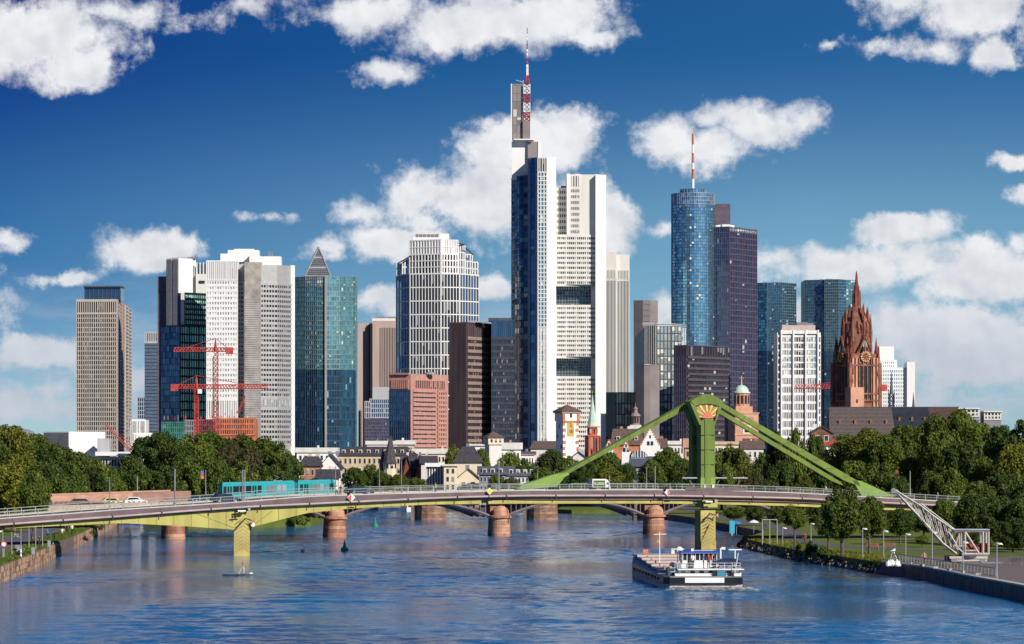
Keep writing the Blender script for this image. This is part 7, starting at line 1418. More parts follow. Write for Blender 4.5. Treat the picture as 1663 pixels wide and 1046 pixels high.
# grass tufts: stuff on lawns
def tufts(name, pts, n, z, seed, m, s=.18):
    r = random.Random(seed); mb = MB()
    for i in range(n):
        a, b_, c = r.choice(pts); u, v = r.random(), r.random()
        if u + v > 1: u, v = 1 - u, 1 - v
        x = a[0] + (b_[0] - a[0]) * u + (c[0] - a[0]) * v; y = a[1] + (b_[1] - a[1]) * u + (c[1] - a[1]) * v; t_ = r.random() * 3.14; w = s * r.uniform(.5, 1); h = s * r.uniform(.6, 1.5); dx, dy = math.cos(t_) * w, math.sin(t_) * w; mb.quad([(x - dx, y - dy, z), (x + dx, y + dy, z), (x + dx * .3 + r.uniform(-.1, .1), y + dy * .3, z + h)])
    o = mb.build(name, m); o['kind'] = 'stuff'; return o
le_ = left_edge; tri = []
for i in range(0, 7):
    a, b_ = le_[i], le_[i + 1]; tri += [(a, b_, (a[0] - 4, a[1])), (b_, (b_[0] - 4, b_[1]), (a[0] - 4, a[1]))]
tufts('lawn_grass', tri, 9000, LZ, 3, leaf_g)
re_ = right_edge; tri = []
for i in range(3, 9): a, b_ = re_[i], re_[i + 1]; tri += [(a, b_, (a[0] + 6, a[1])), (b_, (b_[0] + 6, b_[1]), (a[0] + 6, a[1]))]
tufts('bank_grass', tri, 8000, RZ, 4, leaf_y)
# ------------------------------------------------------------------ lamps and park furniture
def gY(yb, z): return (CAMZ - z) * FPX / (yb - HOR)
def park_lamp(px, yt, yb, z, label, head=1, r=.075):
    Y = gY(yb, z); x = PX(px, Y); zt_ = PZ(yt, Y); t = thing('park_lamp', (x, Y, z), label, 'street lamp', 'slim park lamps'); b = MB(); b.tube((x, Y, z), (x, Y, zt_), r, r * .7, 8); b.build('pole', steel_m, t); b = MB(); b.tube((x, Y, z), (x, Y, z + .5), r * 1.8, r * 1.6, 8); b.build('base_sleeve', mgrey_m, t)
    if head: b = MB(); b.tube((x, Y, zt_), (x + head * .35, Y, zt_ - .05), .05); b.tube((x + head * .4, Y, zt_ - .16), (x + head * .4, Y, zt_ + .02), .30, .10, 10); b.build('lamp_head', wpaint_m, t)
for px, yt, yb, lab in ((1271, 857, 886, 'park lamp left of the small round park tree'), (1317, 850, 880, 'park lamp right of the small round park tree'), (1401, 858, 906, 'park lamp right of the tallest park tree trunk'), (1435, 862, 908, 'park lamp between the two benches and the tripod'), (1471, 867, 916, 'park lamp at the left end of the quay railing'), (1514, 864, 915, 'park lamp behind the walker left of the harbour crane'), (1564, 880, 932, 'park lamp standing before the harbour crane base'), (1619, 882, 943, 'park lamp right of the harbour crane at the railing end'), (1239, 852, 876, 'park lamp behind the river bank tip')): park_lamp(px, yt, yb, RZ, lab)
for px, yt, yb, lab in ((4.5, 862, 906, 'park lamp nearest the left edge above the red lifebuoy'), (19, 864, 900, 'second park lamp from the left on the left bank'), (34, 858, 895, 'third park lamp from the left on the left bank'), (47, 856, 889, 'fourth park lamp from the left on the left bank'), (58, 853, 893, 'fifth park lamp from the left on the left bank'), (69, 852, 888, 'sixth park lamp from the left under the bridge girder'), (86, 860, 884, 'park lamp beside the white dressed walker')): park_lamp(px, yt, yb, LZ, lab, 0 if px > 6 else -1)
Y = gY(906, LZ); x = PX(6.5, Y); t = thing('lifebuoy_post', (x, Y, LZ), 'red lifebuoy box on a post at the left edge of the lawn', 'lifebuoy'); b = MB(); b.tube((x, Y, LZ), (x, Y, LZ + 1.9), .06); b.build('post', steel_m, t); b = MB(); b.box((x, Y - .1, LZ + 1.75), (.75, .25, .75)); b.build('box', redp_m, t); b = MB(); b.tube((x, Y - .25, LZ + 1.75), (x, Y - .28, LZ + 1.75), .28, n=14); b.build('ring', wpaint_m, t)
Y = gY(930, 0); x = PX(35.5, Y); t = thing('mooring_post', (x, Y - 1, -1), 'white mooring gauge post standing against the left quay wall', 'post'); b = MB(); b.tube((x, Y - 1, -1), (x, Y - 1, 3.1), .12, n=8); b.build('post', wpaint_m, t)
for k in range(4): b = MB(); b.tube((x, Y - 1, .4 + k * .7), (x, Y - 1, .55 + k * .7), .135, n=8); b.build('gauge_mark', mgrey_m, t)
def bench(px, yb, z, rz, label, m=brown_m):
    Y = gY(yb, z); x = PX(px, Y); t = thing('park_bench', (x, Y, z), label, 'bench'); t.rotation_euler = (0, 0, rz); t['_o'] = (0, 0, 0)
    for k in range(3): part('seat_slat', m, t, (0, -.18 + k * .18, .45), (1.9, .14, .05))
    for k in range(3): part('back_slat', m, t, (0, .3, .58 + k * .15), (1.9, .05, .11))
    for s in (-1, 1): part('leg', mgrey_m, t, (s * .75, 0, .22), (.08, .5, .44)); part('back_post', mgrey_m, t, (s * .75, .3, .6), (.07, .07, .7))
    return t
rb = mat('red_brown_bench_wood', (.20, .06, .04), .7)
bench(1418, 893, RZ, .1, 'red brown bench behind the tallest park tree', rb); bench(1445, 892, RZ, .1, 'red brown bench left of the small shrub tree', rb); bench(1650, 918, RZ, -.2, 'dark bench at the right edge behind the quay', dgrey_m); bench(33, 896, LZ, 1.2, 'grey bench beside the brown hedge on the left bank', steel_m)
for px, yb, z, lab in ((54, 900, LZ, 'pale electric cabinet on the left lawn edge'), (30.5, 898, LZ, 'pale box beside the left riverside path'), (80, 888, LZ, 'small white box under the bridge on the left bank')):
    Y = gY(yb, z); t = thing('utility_box', (PX(px, Y), Y, z), lab, 'box'); part('cabinet', steel_m, t, (PX(px, Y), Y, z + .45), (.45, .4, .9)); part('lid', mgrey_m, t, (PX(px, Y), Y, z + .93), (.52, .46, .06))
for px, yb, w, h, lab in ((1198, 870, 1.1, 2.6, 'turquoise information column under the bridge right of the pier'),):
    Y = gY(yb, RZ); t = thing('information_column', (PX(px, Y), Y, RZ), lab, 'sign'); part('panel', mat('turquoise_panel', (.05, .4, .55), .4), t, (PX(1189, Y), Y, RZ + 1.5), (.9, .2, 2.2)); part('foot', steel_m, t, (PX(1189, Y), Y, RZ + .2), (.3, .18, .4))
t = thing('ball_goal', (PX(1252, 600), 600, RZ), 'tall grey metal gate frame on the lawn right of the bridge pier', 'frame'); Y = gY(884, RZ); x0, x1 = PX(1238, Y), PX(1262, Y)
t.location = (x0, Y, RZ); t['_o'] = (x0, Y, RZ); zt_ = PZ(844, Y)
for x in (x0, (x0 + x1) / 2, x1): b = MB(); b.tube((x, Y, RZ), (x, Y, zt_), .07); b.build('post', steel_m, t)
b = MB(); b.tube((x0, Y, zt_), (x1, Y, zt_), .07); b.build('crossbar', steel_m, t)
# quay railing
P1, P2 = Vector((49.0, 477)), Vector((53.95, 412)); d = P2 - P1; Ln = d.length; a = math.atan2(d.y, d.x); t = thing('quay_railing', (P1.x, P1.y, RZ), 'long grey steel railing on the cobbled quay edge', 'railing'); zr = RZ + .25
for z in (1.0, .12): part('rail', mgrey_m, t, ((P1.x + P2.x) / 2, (P1.y + P2.y) / 2, zr + z), (Ln, .07, .07), a)
for k in range(34): q = P1.lerp(P2, k / 33); part('rail_post', mgrey_m, t, (q.x, q.y, zr + .5), (.09, .09, 1.0), a)
b = MB()
for k in range(33 * 4): q = P1.lerp(P2, (k + .5) / (33 * 4)); b.box((q.x, q.y, zr + .55), (.022, .03, .9), a)
b.build('railing_bars', dgrey_m, t, kind='stuff')
for k in range(7): q = P1.lerp(P2, .1 + k * .13); o = MB(); o.box((q.x - .35, q.y, RZ + .35), (.55, .4, .25), k); o.build('edge_stone', conc_m, t)
# white bundle and tripod at the railing start
Y = gY(915, RZ); t = thing('tripod_stand', (PX(1450, Y), Y, RZ), 'pale metal tripod with a round white head at the left end of the quay railing', 'stand'); x = PX(1450, Y); zt_ = PZ(893, Y)
for dx, dy in ((-.5, -.2), (.75, -.2), (.1, .7)): b = MB(); b.tube((x + dx, Y + dy, RZ), (x, Y, zt_), .05); b.build('leg', steel_m, t)
b = MB(); b.box((x, Y, zt_), (.62, .4, .3)); b.build('head', wpaint_m, t)
Y = gY(919, RZ); t = thing('white_bundle', (PX(1451, Y), Y, RZ), 'crumpled white sacks heaped at the left end of the quay railing', 'sacks'); x = PX(1451, Y)
for k in range(6):
    b = MB(); r0 = .28 + .1 * rng.random(); h0 = rng.uniform(.5, 1.0); b.lathe((x + (k - 2.5) * .26, Y + rng.uniform(-.2, .2), RZ), [(r0 * .8, 0), (r0, .25 * h0), (r0 * .6, .6 * h0), (r0 * .3, .85 * h0), (.05, h0)], 7, k)
    b.v = [(vx + rng.uniform(-.09, .09), vy + rng.uniform(-.09, .09), vz + rng.uniform(-.07, .07)) for vx, vy, vz in b.v]; b.build('sack', wpaint_m, t)
# ------------------------------------------------------------------ harbour crane
crane_m = mat('weathered_pale_steel', (.50, .47, .42), .5, metal=.2, var=.25, scale=1.2); rust_m = mat('rusty_red_machinery', (.30, .06, .025), .7, var=.4, scale=2)
CY = 476.; t = thing('harbour_crane', (PX(1570, CY), CY, RZ), 'old pale steel lattice harbour crane with its boom raised to the left', 'crane')
def C3(px, py, d=0.): return Vector((PX(px, CY), CY + d, PZ(py, CY)))
def bars(name, segs, w, m=None, kind=None):
    b = MB()
    for p, q in segs: b.bar(p, q, w)
    return b.build(name, m or crane_m, t, kind=kind)
tip_u, tip_l, bu, bl_ = (1453, 797), (1457, 801), (1547, 862), (1553, 899)
low = [(1457, 801), (1500, 848), (1530, 882), (1552, 899)]; upp = [(1453, 796), (1495, 822), (1515, 838), (1550, 862)]
for dpt, sc in ((-.95, 1), (.95, 1)):
    for path in (low, upp): 
        for (a_, b_) in zip(path[:-1], path[1:]): bars('boom_chord', [(C3(*a_, dpt * (.25 if a_ == path[0] else 1)), C3(*b_, dpt))], .17)
    segs = []
    for i in range(10):
        f0, f1 = .12 + i * .088, .12 + (i + 1) * .088
        pl = lambda f: C3(lerp(1457, 1552, f), interp([0, .45, .77, 1], [801, 848, 882, 899], f), dpt * min(1, .3 + f)); pu = lambda f: C3(lerp(1453, 1550, f), interp([0, .43, .64, 1], [796, 822, 838, 862], f), dpt * min(1, .3 + f))
        segs += [(pl(f0), pu(f0)) if i % 2 else (pu(f0), pl(f1)), (pl(f1), pu(f0)) if i % 2 else (pl(f0), pl(f1))]
    for sgm in segs: bars('boom_brace', [sgm], .09)
for i in range(9): f = .15 + i * .1; bars('cross_member', [(C3(lerp(1457, 1552, f), interp([0, .45, .77, 1], [801, 848, 882, 899], f), -.9), C3(lerp(1457, 1552, f), interp([0, .45, .77, 1], [801, 848, 882, 899], f), .9))], .09)
bars('luffing_rod', [(C3(1496, 818, 0), C3(1556, 864, 0))], .12); bars('luffing_rod', [(C3(1512, 845, -.6), C3(1508, 834, -.6))], .2); bars('boom_tip', [(C3(1449, 797, -.3), C3(1458, 798, .3))], .3)
b = MB(); b.tube(C3(1451, 797, -.35), C3(1451, 797, .35), .35, n=12); b.build('tip_sheave', mgrey_m, t)
# house frame
H_ = dict(l=1550, r=1604, top=863, bot=900)
for dpt in (-1.3, 1.3):
    for px_ in (1565, 1594, 1603): bars('column', [(C3(px_, 863, dpt), C3(px_, 900, dpt))], .22)
    bars('top_beam', [(C3(1548, 862, dpt), C3(1604, 862, dpt))], .26); bars('bottom_beam', [(C3(1560, 900, dpt), C3(1604, 900, dpt))], .3); bars('floor_beam', [(C3(1566, 894, dpt), C3(1586, 894, dpt))], .16)
    bars('diagonal', [(C3(1566, 864, dpt), C3(1588, 899, dpt))], .18); bars('diagonal', [(C3(1538, 863, dpt), C3(1556, 892, dpt))], .15); bars('diagonal', [(C3(1548, 884, dpt), C3(1565, 900, dpt))], .15); bars('diagonal', [(C3(1556, 866, dpt), C3(1549, 888, dpt))], .12); bars('side_rail', [(C3(1546, 887, dpt), C3(1568, 887, dpt))], .14)
for px_ in (1556, 1559, 1562, 1590): bars('column', [(C3(px_, 864, -1.1), C3(px_, 886 if px_ < 1580 else 878, -1.1))], .13)
b = MB(); z = PZ(862, CY); b.prism([(PX(1547, CY), CY - 1.6), (PX(1605, CY), CY - 1.6), (PX(1605, CY), CY + 1.6), (PX(1547, CY), CY + 1.6)], z + .1, z + .24); b.build('canopy_roof', mat('pale_blue_roof_sheet', (.42, .47, .52), .4, metal=.3), t)
b = MB(); b.box(tuple(C3(1598, 891, 0)), (.9, 2.0, 1.4)); b.build('winch_box', rust_m, t); b = MB(); b.tube(C3(1583, 893, -1), C3(1583, 893, 1), .55, n=14); b.build('winch_drum', rust_m, t); b = MB(); b.tube(C3(1573, 887, -.8), C3(1573, 887, .8), .4, n=12); b.build('gear_wheel', rust_m, t); b = MB(); b.bar(C3(1568, 884, -.3), C3(1582, 878, -.3), .2); b.bar(C3(1570, 896, 0), C3(1594, 897, 0), .3); b.build('machinery', rust_m, t)
b = MB(); c = C3(1572, 903, 0); b.lathe((c.x, c.y, c.z - .1), [(1.7, -.1), (1.7, .15), (1.2, .2), (1.2, .4)], 20); b.build('slewing_ring', dgrey_m, t)
b = MB(); b.box(tuple(C3(1572, 908, 0)), (4.6, 2.6, .5)); b.build('undercarriage', crane_m, t)
for x_ in (1548, 1594):
    for dp in (-1.2, 1.2): p = C3(x_, 911, dp); b = MB(); b.tube((p.x, p.y - .15, RZ + .35), (p.x, p.y + .15, RZ + .35), .35, n=12); b.build('wheel', mgrey_m, t)
b = MB(); b.box(tuple(C3(1571, 905, -1.3)), (4.9, .25, .3)); b.build('side_beam', conc_m, t); b = MB(); b.box(tuple(C3(1541, 908, 0)), (.9, 2.2, .9)); b.build('ballast_block', black_m, t)
for dp in (-1.2, 1.2): o = MB(); p = C3(1571, 913, dp); o.box((p.x, p.y, RZ + .06), (9, .12, .1)); o.build('rail_track', mgrey_m, t)
# ------------------------------------------------------------------ barge
bx, by = 21.9, 422.; t = thing('cargo_barge', (bx, by, 0), 'black and white river barge with beige hatch covers and a blue roofed wheelhouse', 'barge'); t.rotation_euler = (0, 0, R(2.6)); t['_o'] = (0, 0, 0); BG = t
hull_b = mat('black_hull_paint', (.012, .014, .02), .35, var=.3); hull_w = mat('scuffed_white_hull', (.52, .46, .42), .55, var=.35, scale=1.2, streak=True); hatch_m = mat('beige_hatch_cover', (.50, .40, .35), .6, var=.1); blu = mat('bright_blue_trim', (.02, .07, .45), .4)
hp = [(-3.9, 0), (3.9, 0), (4.55, .8), (4.7, 3), (4.7, 45), (4.2, 50), (2.6, 54), (0, 55.5), (-2.6, 54), (-4.2, 50), (-4.7, 45), (-4.7, 3), (-4.55, .8)]
def hull(name, z0, z1, m, grow=1., sheer=0.):
    b = MB(); n = len(hp); s = lambda y: sheer * max(0, (y - 36) / 18) ** 1.5
    q0 = [(x * grow, (y - 27) * grow + 27) for x, y in hp]; vs = [(x, y, z0 + (s(y) if z0 > .8 else 0)) for x, y in q0] + [(x, y, z1 + s(y)) for x, y in q0]; b.add(vs, [tuple(range(n))[::-1], tuple(range(n, 2 * n))] + [(i, (i + 1) % n, n + (i + 1) % n, n + i) for i in range(n)]); return b.build(name, m, t)
hull('lower_hull', -.6, .62, hull_w, .995); hull('rubbing_band', .62, 1.28, hull_b, 1.0, 1.3); hull('bulwark', 1.28, 1.42, mgrey_m, .985, 1.4); hull('waterline_strake', .55, .66, black_m, 1.006)
part('name_panel', wpaint_m, t, (.1, -.07, .98), (4.5, .1, .58)); 

for s in (-1, 1):
    for k in range(9): part('side_fender', black_m, t, (s * 4.78, 6 + k * 4.4, 1.0), (.12, 1.6, .35))
    for k in range(7): part('draught_mark', wpaint_m, t, (s * 4.72, 5 + k * 6, .8), (.06, .35, .22))
for k in range(11): part('hatch_cover', hatch_m, t, (-.2, 11.5 + k * 3.55, 1.7 + k * .09 + (.12 if k % 2 else 0)), (8.2, 3.7, .28))
for s in (-1, 1): part('coaming', mgrey_m, t, (s * 4.05, 30, 1.45), (.15, 35, .5))
for k in range(6): part('hatch_rib', mgrey_m, t, (-3.4, 13 + k * 6, 2.1 + k * .12), (.12, .8, .4))
part('aft_house', wpaint_m, t, (.7, 4.2, 1.72), (7.0, 5.6, .8)); part('aft_deck_roof', wpaint_m, t, (.9, 4.0, 2.18), (7.6, 6.6, .12)); b = MB(); b.prism([(-3.2, .9), (4.4, .9), (4.5, 2.0), (-3.2, 2.0)], 1.42, [1.5, 1.5, 2.1, 2.1]); b.build('stern_slope', wpaint_m, t)
for k in range(6): part('port_hole', gl_house, t, (-2.2 + k * 1.05, 1.36, 1.85), (.5, .08, .3))
for k in range(3): part('opening', black_m, t, (1.4 + k * .9, .86, 1.62), (.7, .1, .42))
part('blue_locker', mat('teal_locker', (.04, .22, .35), .5), t, (2.1, .95, 1.75), (.95, .5, .65)); part('blue_container', mat('slate_container', (.05, .07, .10), .5), t, (-3.3, 3.5, 1.85), (1.3, 3.0, .9))
for k in range(5): part('container_rib', dgrey_m, t, (-3.85 + k * .27, 1.98, 1.85), (.05, .05, .85))
# wheelhouse
part('wheelhouse_base', wpaint_m, t, (.1, 7.4, 2.8), (4.0, 2.8, 1.2)); part('wheelhouse_glass', gl_house, t, (.1, 7.4, 3.85), (3.85, 2.7, .95)); part('wheelhouse_roof', blu, t, (.1, 7.2, 4.45), (4.4, 3.2, .2)); part('roof_edge', wpaint_m, t, (.1, 7.2, 4.33), (4.3, 3.1, .07))
for k in range(9): part('window_post', wpaint_m, t, (-1.85 + k * .49, 5.98, 3.85), (.07, .09, 1.0))
for s in (-1, 1):
    for k in range(3): part('window_post', wpaint_m, t, (s * 2.03, 6.6 + k * .9, 3.85), (.08, .08, 1.0))
part('radar_scanner', wpaint_m, t, (-2.2, 8.8, 4.75), (1.5, .2, .12)); part('radar_mast', wpaint_m, t, (-2.2, 8.8, 3.9), (.1, .1, 1.7)); part('radar_scanner', wpaint_m, t, (4.2, 5.6, 4.75), (1.5, .2, .14)); part('radar_mast', wpaint_m, t, (4.2, 5.6, 3.6), (.12, .12, 2.2)); part('searchlight', wpaint_m, t, (-.7, 6.4, 4.7), (.3, .3, .35)); part('searchlight', wpaint_m, t, (2.9, 6.4, 4.9), (.45, .3, .3)); part('signal_mast', wpaint_m, t, (2.6, 6.4, 4.2), (.16, .16, 1.5)); part('roof_rail', wpaint_m, t, (.5, 5.9, 4.65), (2.4, .05, .05))
b = MB(); b.tube((-3.0, 24, 1.9), (-3.0, 24, 6.0), .07, .05); b.tube((-3.7, 24, 5.7), (-2.2, 24, 5.75), .05); b.build('fore_mast', wpaint_m, t); part('mast_light', gold_m, t, (-3.2, 23.9, 4.9), (.35, .3, .4))
b = MB(); b.lathe((-2.8, 9.0, 2.0), [(.35, 0), (.38, .4), (.25, .7), (.1, .8)], 12); b.build('white_dome', wpaint_m, t); b = MB(); b.lathe((-1.9, 9.9, 4.0), [(.3, 0), (.42, .2), (.3, .5), (.05, .6)], 12); b.build('satellite_dome', wpaint_m, t)
part('anchor_winch', orange_m, t, (-2.6, 50, 3.0), (.7, .6, .5)); part('winch_house', mat('navy_winch', (.03, .1, .25), .5), t, (-.9, 50, 3.0), (1.6, .8, .5)); part('bow_bollard', wpaint_m, t, (1.0, 51, 2.9), (.4, .4, .45)); part('hawse_box', wpaint_m, t, (-3.5, 48, 2.4), (.5, 1.0, .4))
b = MB()
for s in (-1, 1):
    if s < 0: continue
    for z in (.45, .9):
        b.bar((s * 4.3, 1.5, 1.42 + z), (s * 4.3, 14, 1.42 + z), .04)
    for k in range(9): b.bar((s * 4.3, 1.5 + k * 1.56, 1.4), (s * 4.3, 1.5 + k * 1.56, 2.35), .04)
for z in (.5, .95): b.bar((-3.8, .4, 1.42 + z), (-3.2, .4, 1.42 + z), .05); b.bar((-2.9, 1.2, 2.24 + z * .7), (4.3, 1.2, 2.24 + z * .7), .035)
for k in range(9): b.bar((-2.9 + k * .9, 1.2, 2.2), (-2.9 + k * .9, 1.2, 2.92), .035)
b.build('deck_rail', wpaint_m, t)
b = MB(); b.tube((3.55, .2, 1.5), (3.95, -.1, 4.1), .05); b.build('flag_staff', wpaint_m, t); 
for o_ in KIDS[BG.name]:
    if o_.name.split('.')[0] in ('wheelhouse_base', 'wheelhouse_glass', 'wheelhouse_roof', 'roof_edge', 'window_post', 'radar_scanner', 'radar_mast', 'searchlight', 'signal_mast', 'roof_rail'):
        o_.location.z = 2.35 + (o_.location.z - 2.6) * .92; o_.scale.z *= .92
# things carried on the barge
def on_barge(x, y, z): v = Matrix.Rotation(R(2.6), 3, 'Z') @ Vector((x, y, z)); return (v.x + bx, v.y + by, v.z)
car(on_barge(2.9, 3.9, 2.25), R(2.6) + R(180), blue_car, 'dark blue car parked on the stern deck of the barge', L=3.3, W=1.5, H=1.15)
for (x, y, z, m_, lab, s) in ((-2.1, 3.4, 2.25, white_car, 'white dinghy lying on the barge deck', 1), (-.9, 2.4, 2.72, None, '', 1)):
    if m_:
        t2 = thing('dinghy', on_barge(x, y, z), lab, 'boat'); t2.rotation_euler = (0, 0, R(60)); t2['_o'] = (0, 0, 0); b = MB(); b.prism([(-1.1, -.45), (.7, -.5), (1.3, 0), (.7, .5), (-1.1, .45)], 0.05, .5, 1.15); b.build('hull', m_, t2); b = MB(); b.box((-.2, 0, .6), (.3, 1.0, .06)); b.build('thwart', brown_m, t2)
for x, y, m_, lab in ((-3.1, 7.8, yel, 'yellow tank on the barge side deck'), (-1.2, 3.6, dgrey_m, 'dark drum on the barge deck behind the wheelhouse')):
    p = on_barge(x, y, 2.25 if m_ is not yel else 1.42); t2 = thing('drum', p, lab, 'drum'); b = MB(); b.lathe(p, [(.33, 0), (.36, .3), (.33, .6), (.33, .9), (.1, .95)], 12); b.build('shell', m_, t2)
# wake: broken white water behind the stern
foam_m = mat('wake_foam', (.74, .72, .70), .7, var=.25, scale=2); b = MB(); r = random.Random(5)
for k in range(900):
    f = r.random() ** 2; x = bx + r.uniform(-3.5, 5.4) + f * 3 * r.uniform(-1, 1); y = by - .6 - f * 12; w = r.uniform(.2, .9) * (1 - f * .6); h = r.uniform(.05, .28) * (1.1 - f); z = .02 + h
    b.add([(x - w, y, z * .2), (x, y - .25 * w, z), (x + w, y + .1, z * .2), (x, y + .4 * w, z * .6)], [(0, 1, 2, 3)])
o = b.build('wake_foam', foam_m); o['kind'] = 'stuff'
# ------------------------------------------------------------------ people
skin_m = mat('skin', (.48, .27, .18), .6, var=.05); hair_m = mat('dark_hair', (.03, .02, .015), .7)
def person(loc, rz, pose, shirt, trousers, label, H=1.75, hair=None, bare=False, parent_rot=None):
    """one continuous skinned body; clothes are zones of the same surface"""
    s = H / 1.75
    J = dict(pelvis=(0, 0, .95), chest=(0, 0, 1.28), neck=(0, 0, 1.48), head=(0, .02, 1.62), top=(0, .01, 1.71), shl=(-.19, 0, 1.42), shr=(.19, 0, 1.42), hl=(-.1, 0, .92), hr=(.1, 0, .92))
    legs = {'stand': ((-.11, .02, .5), (-.12, 0, .08), (.11, .02, .5), (.12, 0, .08)), 'walk': ((-.11, .16, .52), (-.11, .2, .09), (.11, -.03, .5), (.11, -.3, .14)), 'ride': ((-.11, .38, .82), (-.11, .3, .35), (.11, .33, .65), (.11, .22, .2)), 'sit': ((-.12, .45, .52), (-.12, .45, .08), (.12, .45, .52), (.12, .45, .08))}
    arms = {'stand': ((-.26, -.02, 1.15), (-.27, .06, .9), (.26, -.02, 1.15), (.27, .06, .9)), 'walk': ((-.25, -.12, 1.16), (-.25, -.02, .93), (.25, .1, 1.16), (.25, .26, .98)), 'ride': ((-.24, .26, 1.2), (-.22, .5, 1.08), (.24, .26, 1.2), (.22, .5, 1.08)), 'sit': ((-.24, .08, .85), (-.2, .3, .7), (.24, .08, .85), (.2, .3, .7)), 'paddle': ((-.32, .12, 1.3), (-.05, .3, 1.45), (.2, .2, 1.15), (.12, .35, .98))}
    lg = legs.get(pose, legs['stand']); ar = arms.get(pose, arms['stand']); dz = -.45 if pose == 'sit' else (.05 if pose == 'ride' else 0); lean = .25 if pose == 'ride' else 0
    P = {k: Vector((v[0], v[1] + (lean * (v[2] - .95) if v[2] > .95 else 0), v[2] + dz)) for k, v in J.items()}
    V = [P['pelvis'], P['chest'], P['neck'], P['head'], P['top']]; rad = [.15, .165, .06, .095, .07]; E = [(0, 1), (1, 2), (2, 3), (3, 4)]
    for sh, hip, a, l in (('shl', 'hl', ar[:2], lg[:2]), ('shr', 'hr', ar[2:], lg[2:])):
        i = len(V); V += [P[sh], Vector(a[0]) + Vector((0, lean * .3, 0)), Vector(a[1])]; rad += [.07, .05, .04]; E += [(1, i), (i, i + 1), (i + 1, i + 2)]
        j = len(V); V += [P[hip], Vector(l[0]), Vector(l[1]), Vector(l[1]) + Vector((0, .16, -.03))]; rad += [.1, .07, .05, .045]; E += [(0, j), (j, j + 1), (j + 1, j + 2), (j + 2, j + 3)]
    me = bpy.data.meshes.new('body'); me.from_pydata([tuple(v * s) for v in V], E, []); o = bpy.data.objects.new('body', me); COL.objects.link(o); mo = o.modifiers.new('s', 'SKIN'); mo.use_smooth_shade = True
    for i, sv in enumerate(me.skin_vertices[0].data): sv.radius = (rad[i] * s, rad[i] * s * (.7 if i < 2 else 1)); sv.use_root = (i == 0)
    sub = o.modifiers.new('b', 'SUBSURF'); sub.levels = 1; sub.render_levels = 1
    dg = bpy.context.evaluated_depsgraph_get(); m2 = bpy.data.meshes.new_from_object(o.evaluated_get(dg)); bpy.data.objects.remove(o)
    for mm in (shirt, trousers, skin_m, hair or hair_m, black_m): m2.materials.append(mm)
    for p in m2.polygons:
        c = p.center / s; z = c.z - dz
        if z > 1.66 or (z > 1.56 and c.y < lean * .6 - .03): k = 3
        elif z > 1.49: k = 2
        elif (abs(c.x) > .2 and z < 1.18 and pose != 'sit') or (c.y > .33 and z > .8 and pose in ('ride', 'paddle')): k = 2
        elif z > .93: k = 2 if bare else 0
        elif z > .14: k = 1 if not bare or z > .55 else 2
        else: k = 4 if not bare else 2
        p.material_index = k; p.use_smooth = True
    o = bpy.data.objects.new('person', m2); COL.objects.link(o); o.location = loc; o.rotation_euler = (0, 0, rz); solo(o, label, 'person'); return o
def cloth(n, c): return mat(n, c, .8, var=.05)
cw, cb, cr_, ck, cbr = cloth('white_shirt', (.7, .7, .68)), cloth('blue_shirt', (.03, .18, .5)), cloth('red_shirt', (.5, .06, .05)), cloth('dark_clothes', (.03, .03, .04)), cloth('brown_shorts', (.22, .12, .06))
def bike(loc, rz, label, m=black_m):
    t = thing('bicycle', loc, label, 'bicycle'); t.rotation_euler = (0, 0, rz); t['_o'] = (0, 0, 0)
    for y in (-.5, .55):
        b = MB()
        for k in range(18): a0, a1 = k * math.pi / 9, (k + 1) * math.pi / 9; b.tube((0, y + .33 * math.cos(a0), .34 + .33 * math.sin(a0)), (0, y + .33 * math.cos(a1), .34 + .33 * math.sin(a1)), .022, n=5)
        b.build('wheel', black_m, t)
    b = MB(); pr = [((0, -.5, .34), (0, -.1, .34)), ((0, -.1, .34), (0, -.22, .85)), ((0, -.1, .34), (0, .42, .8)), ((0, -.22, .75), (0, .4, .85)), ((0, .55, .34), (0, .4, .95))]
    for p, q in pr: b.tube(p, q, .022)
    b.build('frame', m, t); b = MB(); b.box((0, -.24, .92), (.14, .26, .06)); b.build('saddle', black_m, t); b = MB(); b.tube((-.25, .42, 1.0), (.25, .42, 1.0), .018); b.build('handlebar', black_m, t); return t
def onbank(px, yb, z): Y = gY(yb, z); return (PX(px, Y), Y, z + .03)
for px, yb, pose, sh, tr_, lab, rz in ((87, 880, 'walk', cw, ck, 'person in a white shirt walking on the left riverside path', 0), (64, 889, 'stand', ck, ck, 'person in dark clothes standing between the left park lamps', 1), (52, 885, 'stand', ck, ck, 'person in dark clothes on the lawn left of another dark dressed person', 2), (109, 866, 'walk', ck, ck, 'person in dark clothes on the left path under the bridge', 3), (117, 868, 'walk', cw, ck, 'person with white top farthest along the left path', 0), (24, 870, 'stand', cw, cbr, 'small distant person in white on the left lawn', 2)):
    person(onbank(px, yb, LZ), rz, pose, sh, tr_, lab)
for px, yb, sh, tr_, lab, rz in ((78, 877, cb, cbr, 'cyclist in a blue top on the left riverside path', 1.0), (101, 875, cw, cbr, 'cyclist in a white top coming along the left riverside path', 3.6)):
    p = onbank(px, yb, LZ); bike(p, rz, 'bicycle ridden by the ' + lab); person(p, rz, 'ride', sh, tr_, lab)
bike(onbank(28, 876, LZ), 1.5, 'white framed bicycle standing on the left lawn', wpaint_m)
for px, yb, pose, sh, tr_, lab, rz in ((1501, 918, 'walk', cloth('pink_shirt', (.55, .3, .28)), ck, 'person in a pale pink top walking beside the quay railing', 2.6), (1307, 884, 'walk', cr_, ck, 'person in red on the path behind the small round park tree', 2.0)):
    person(onbank(px, yb, RZ), rz, pose, sh, tr_, lab)
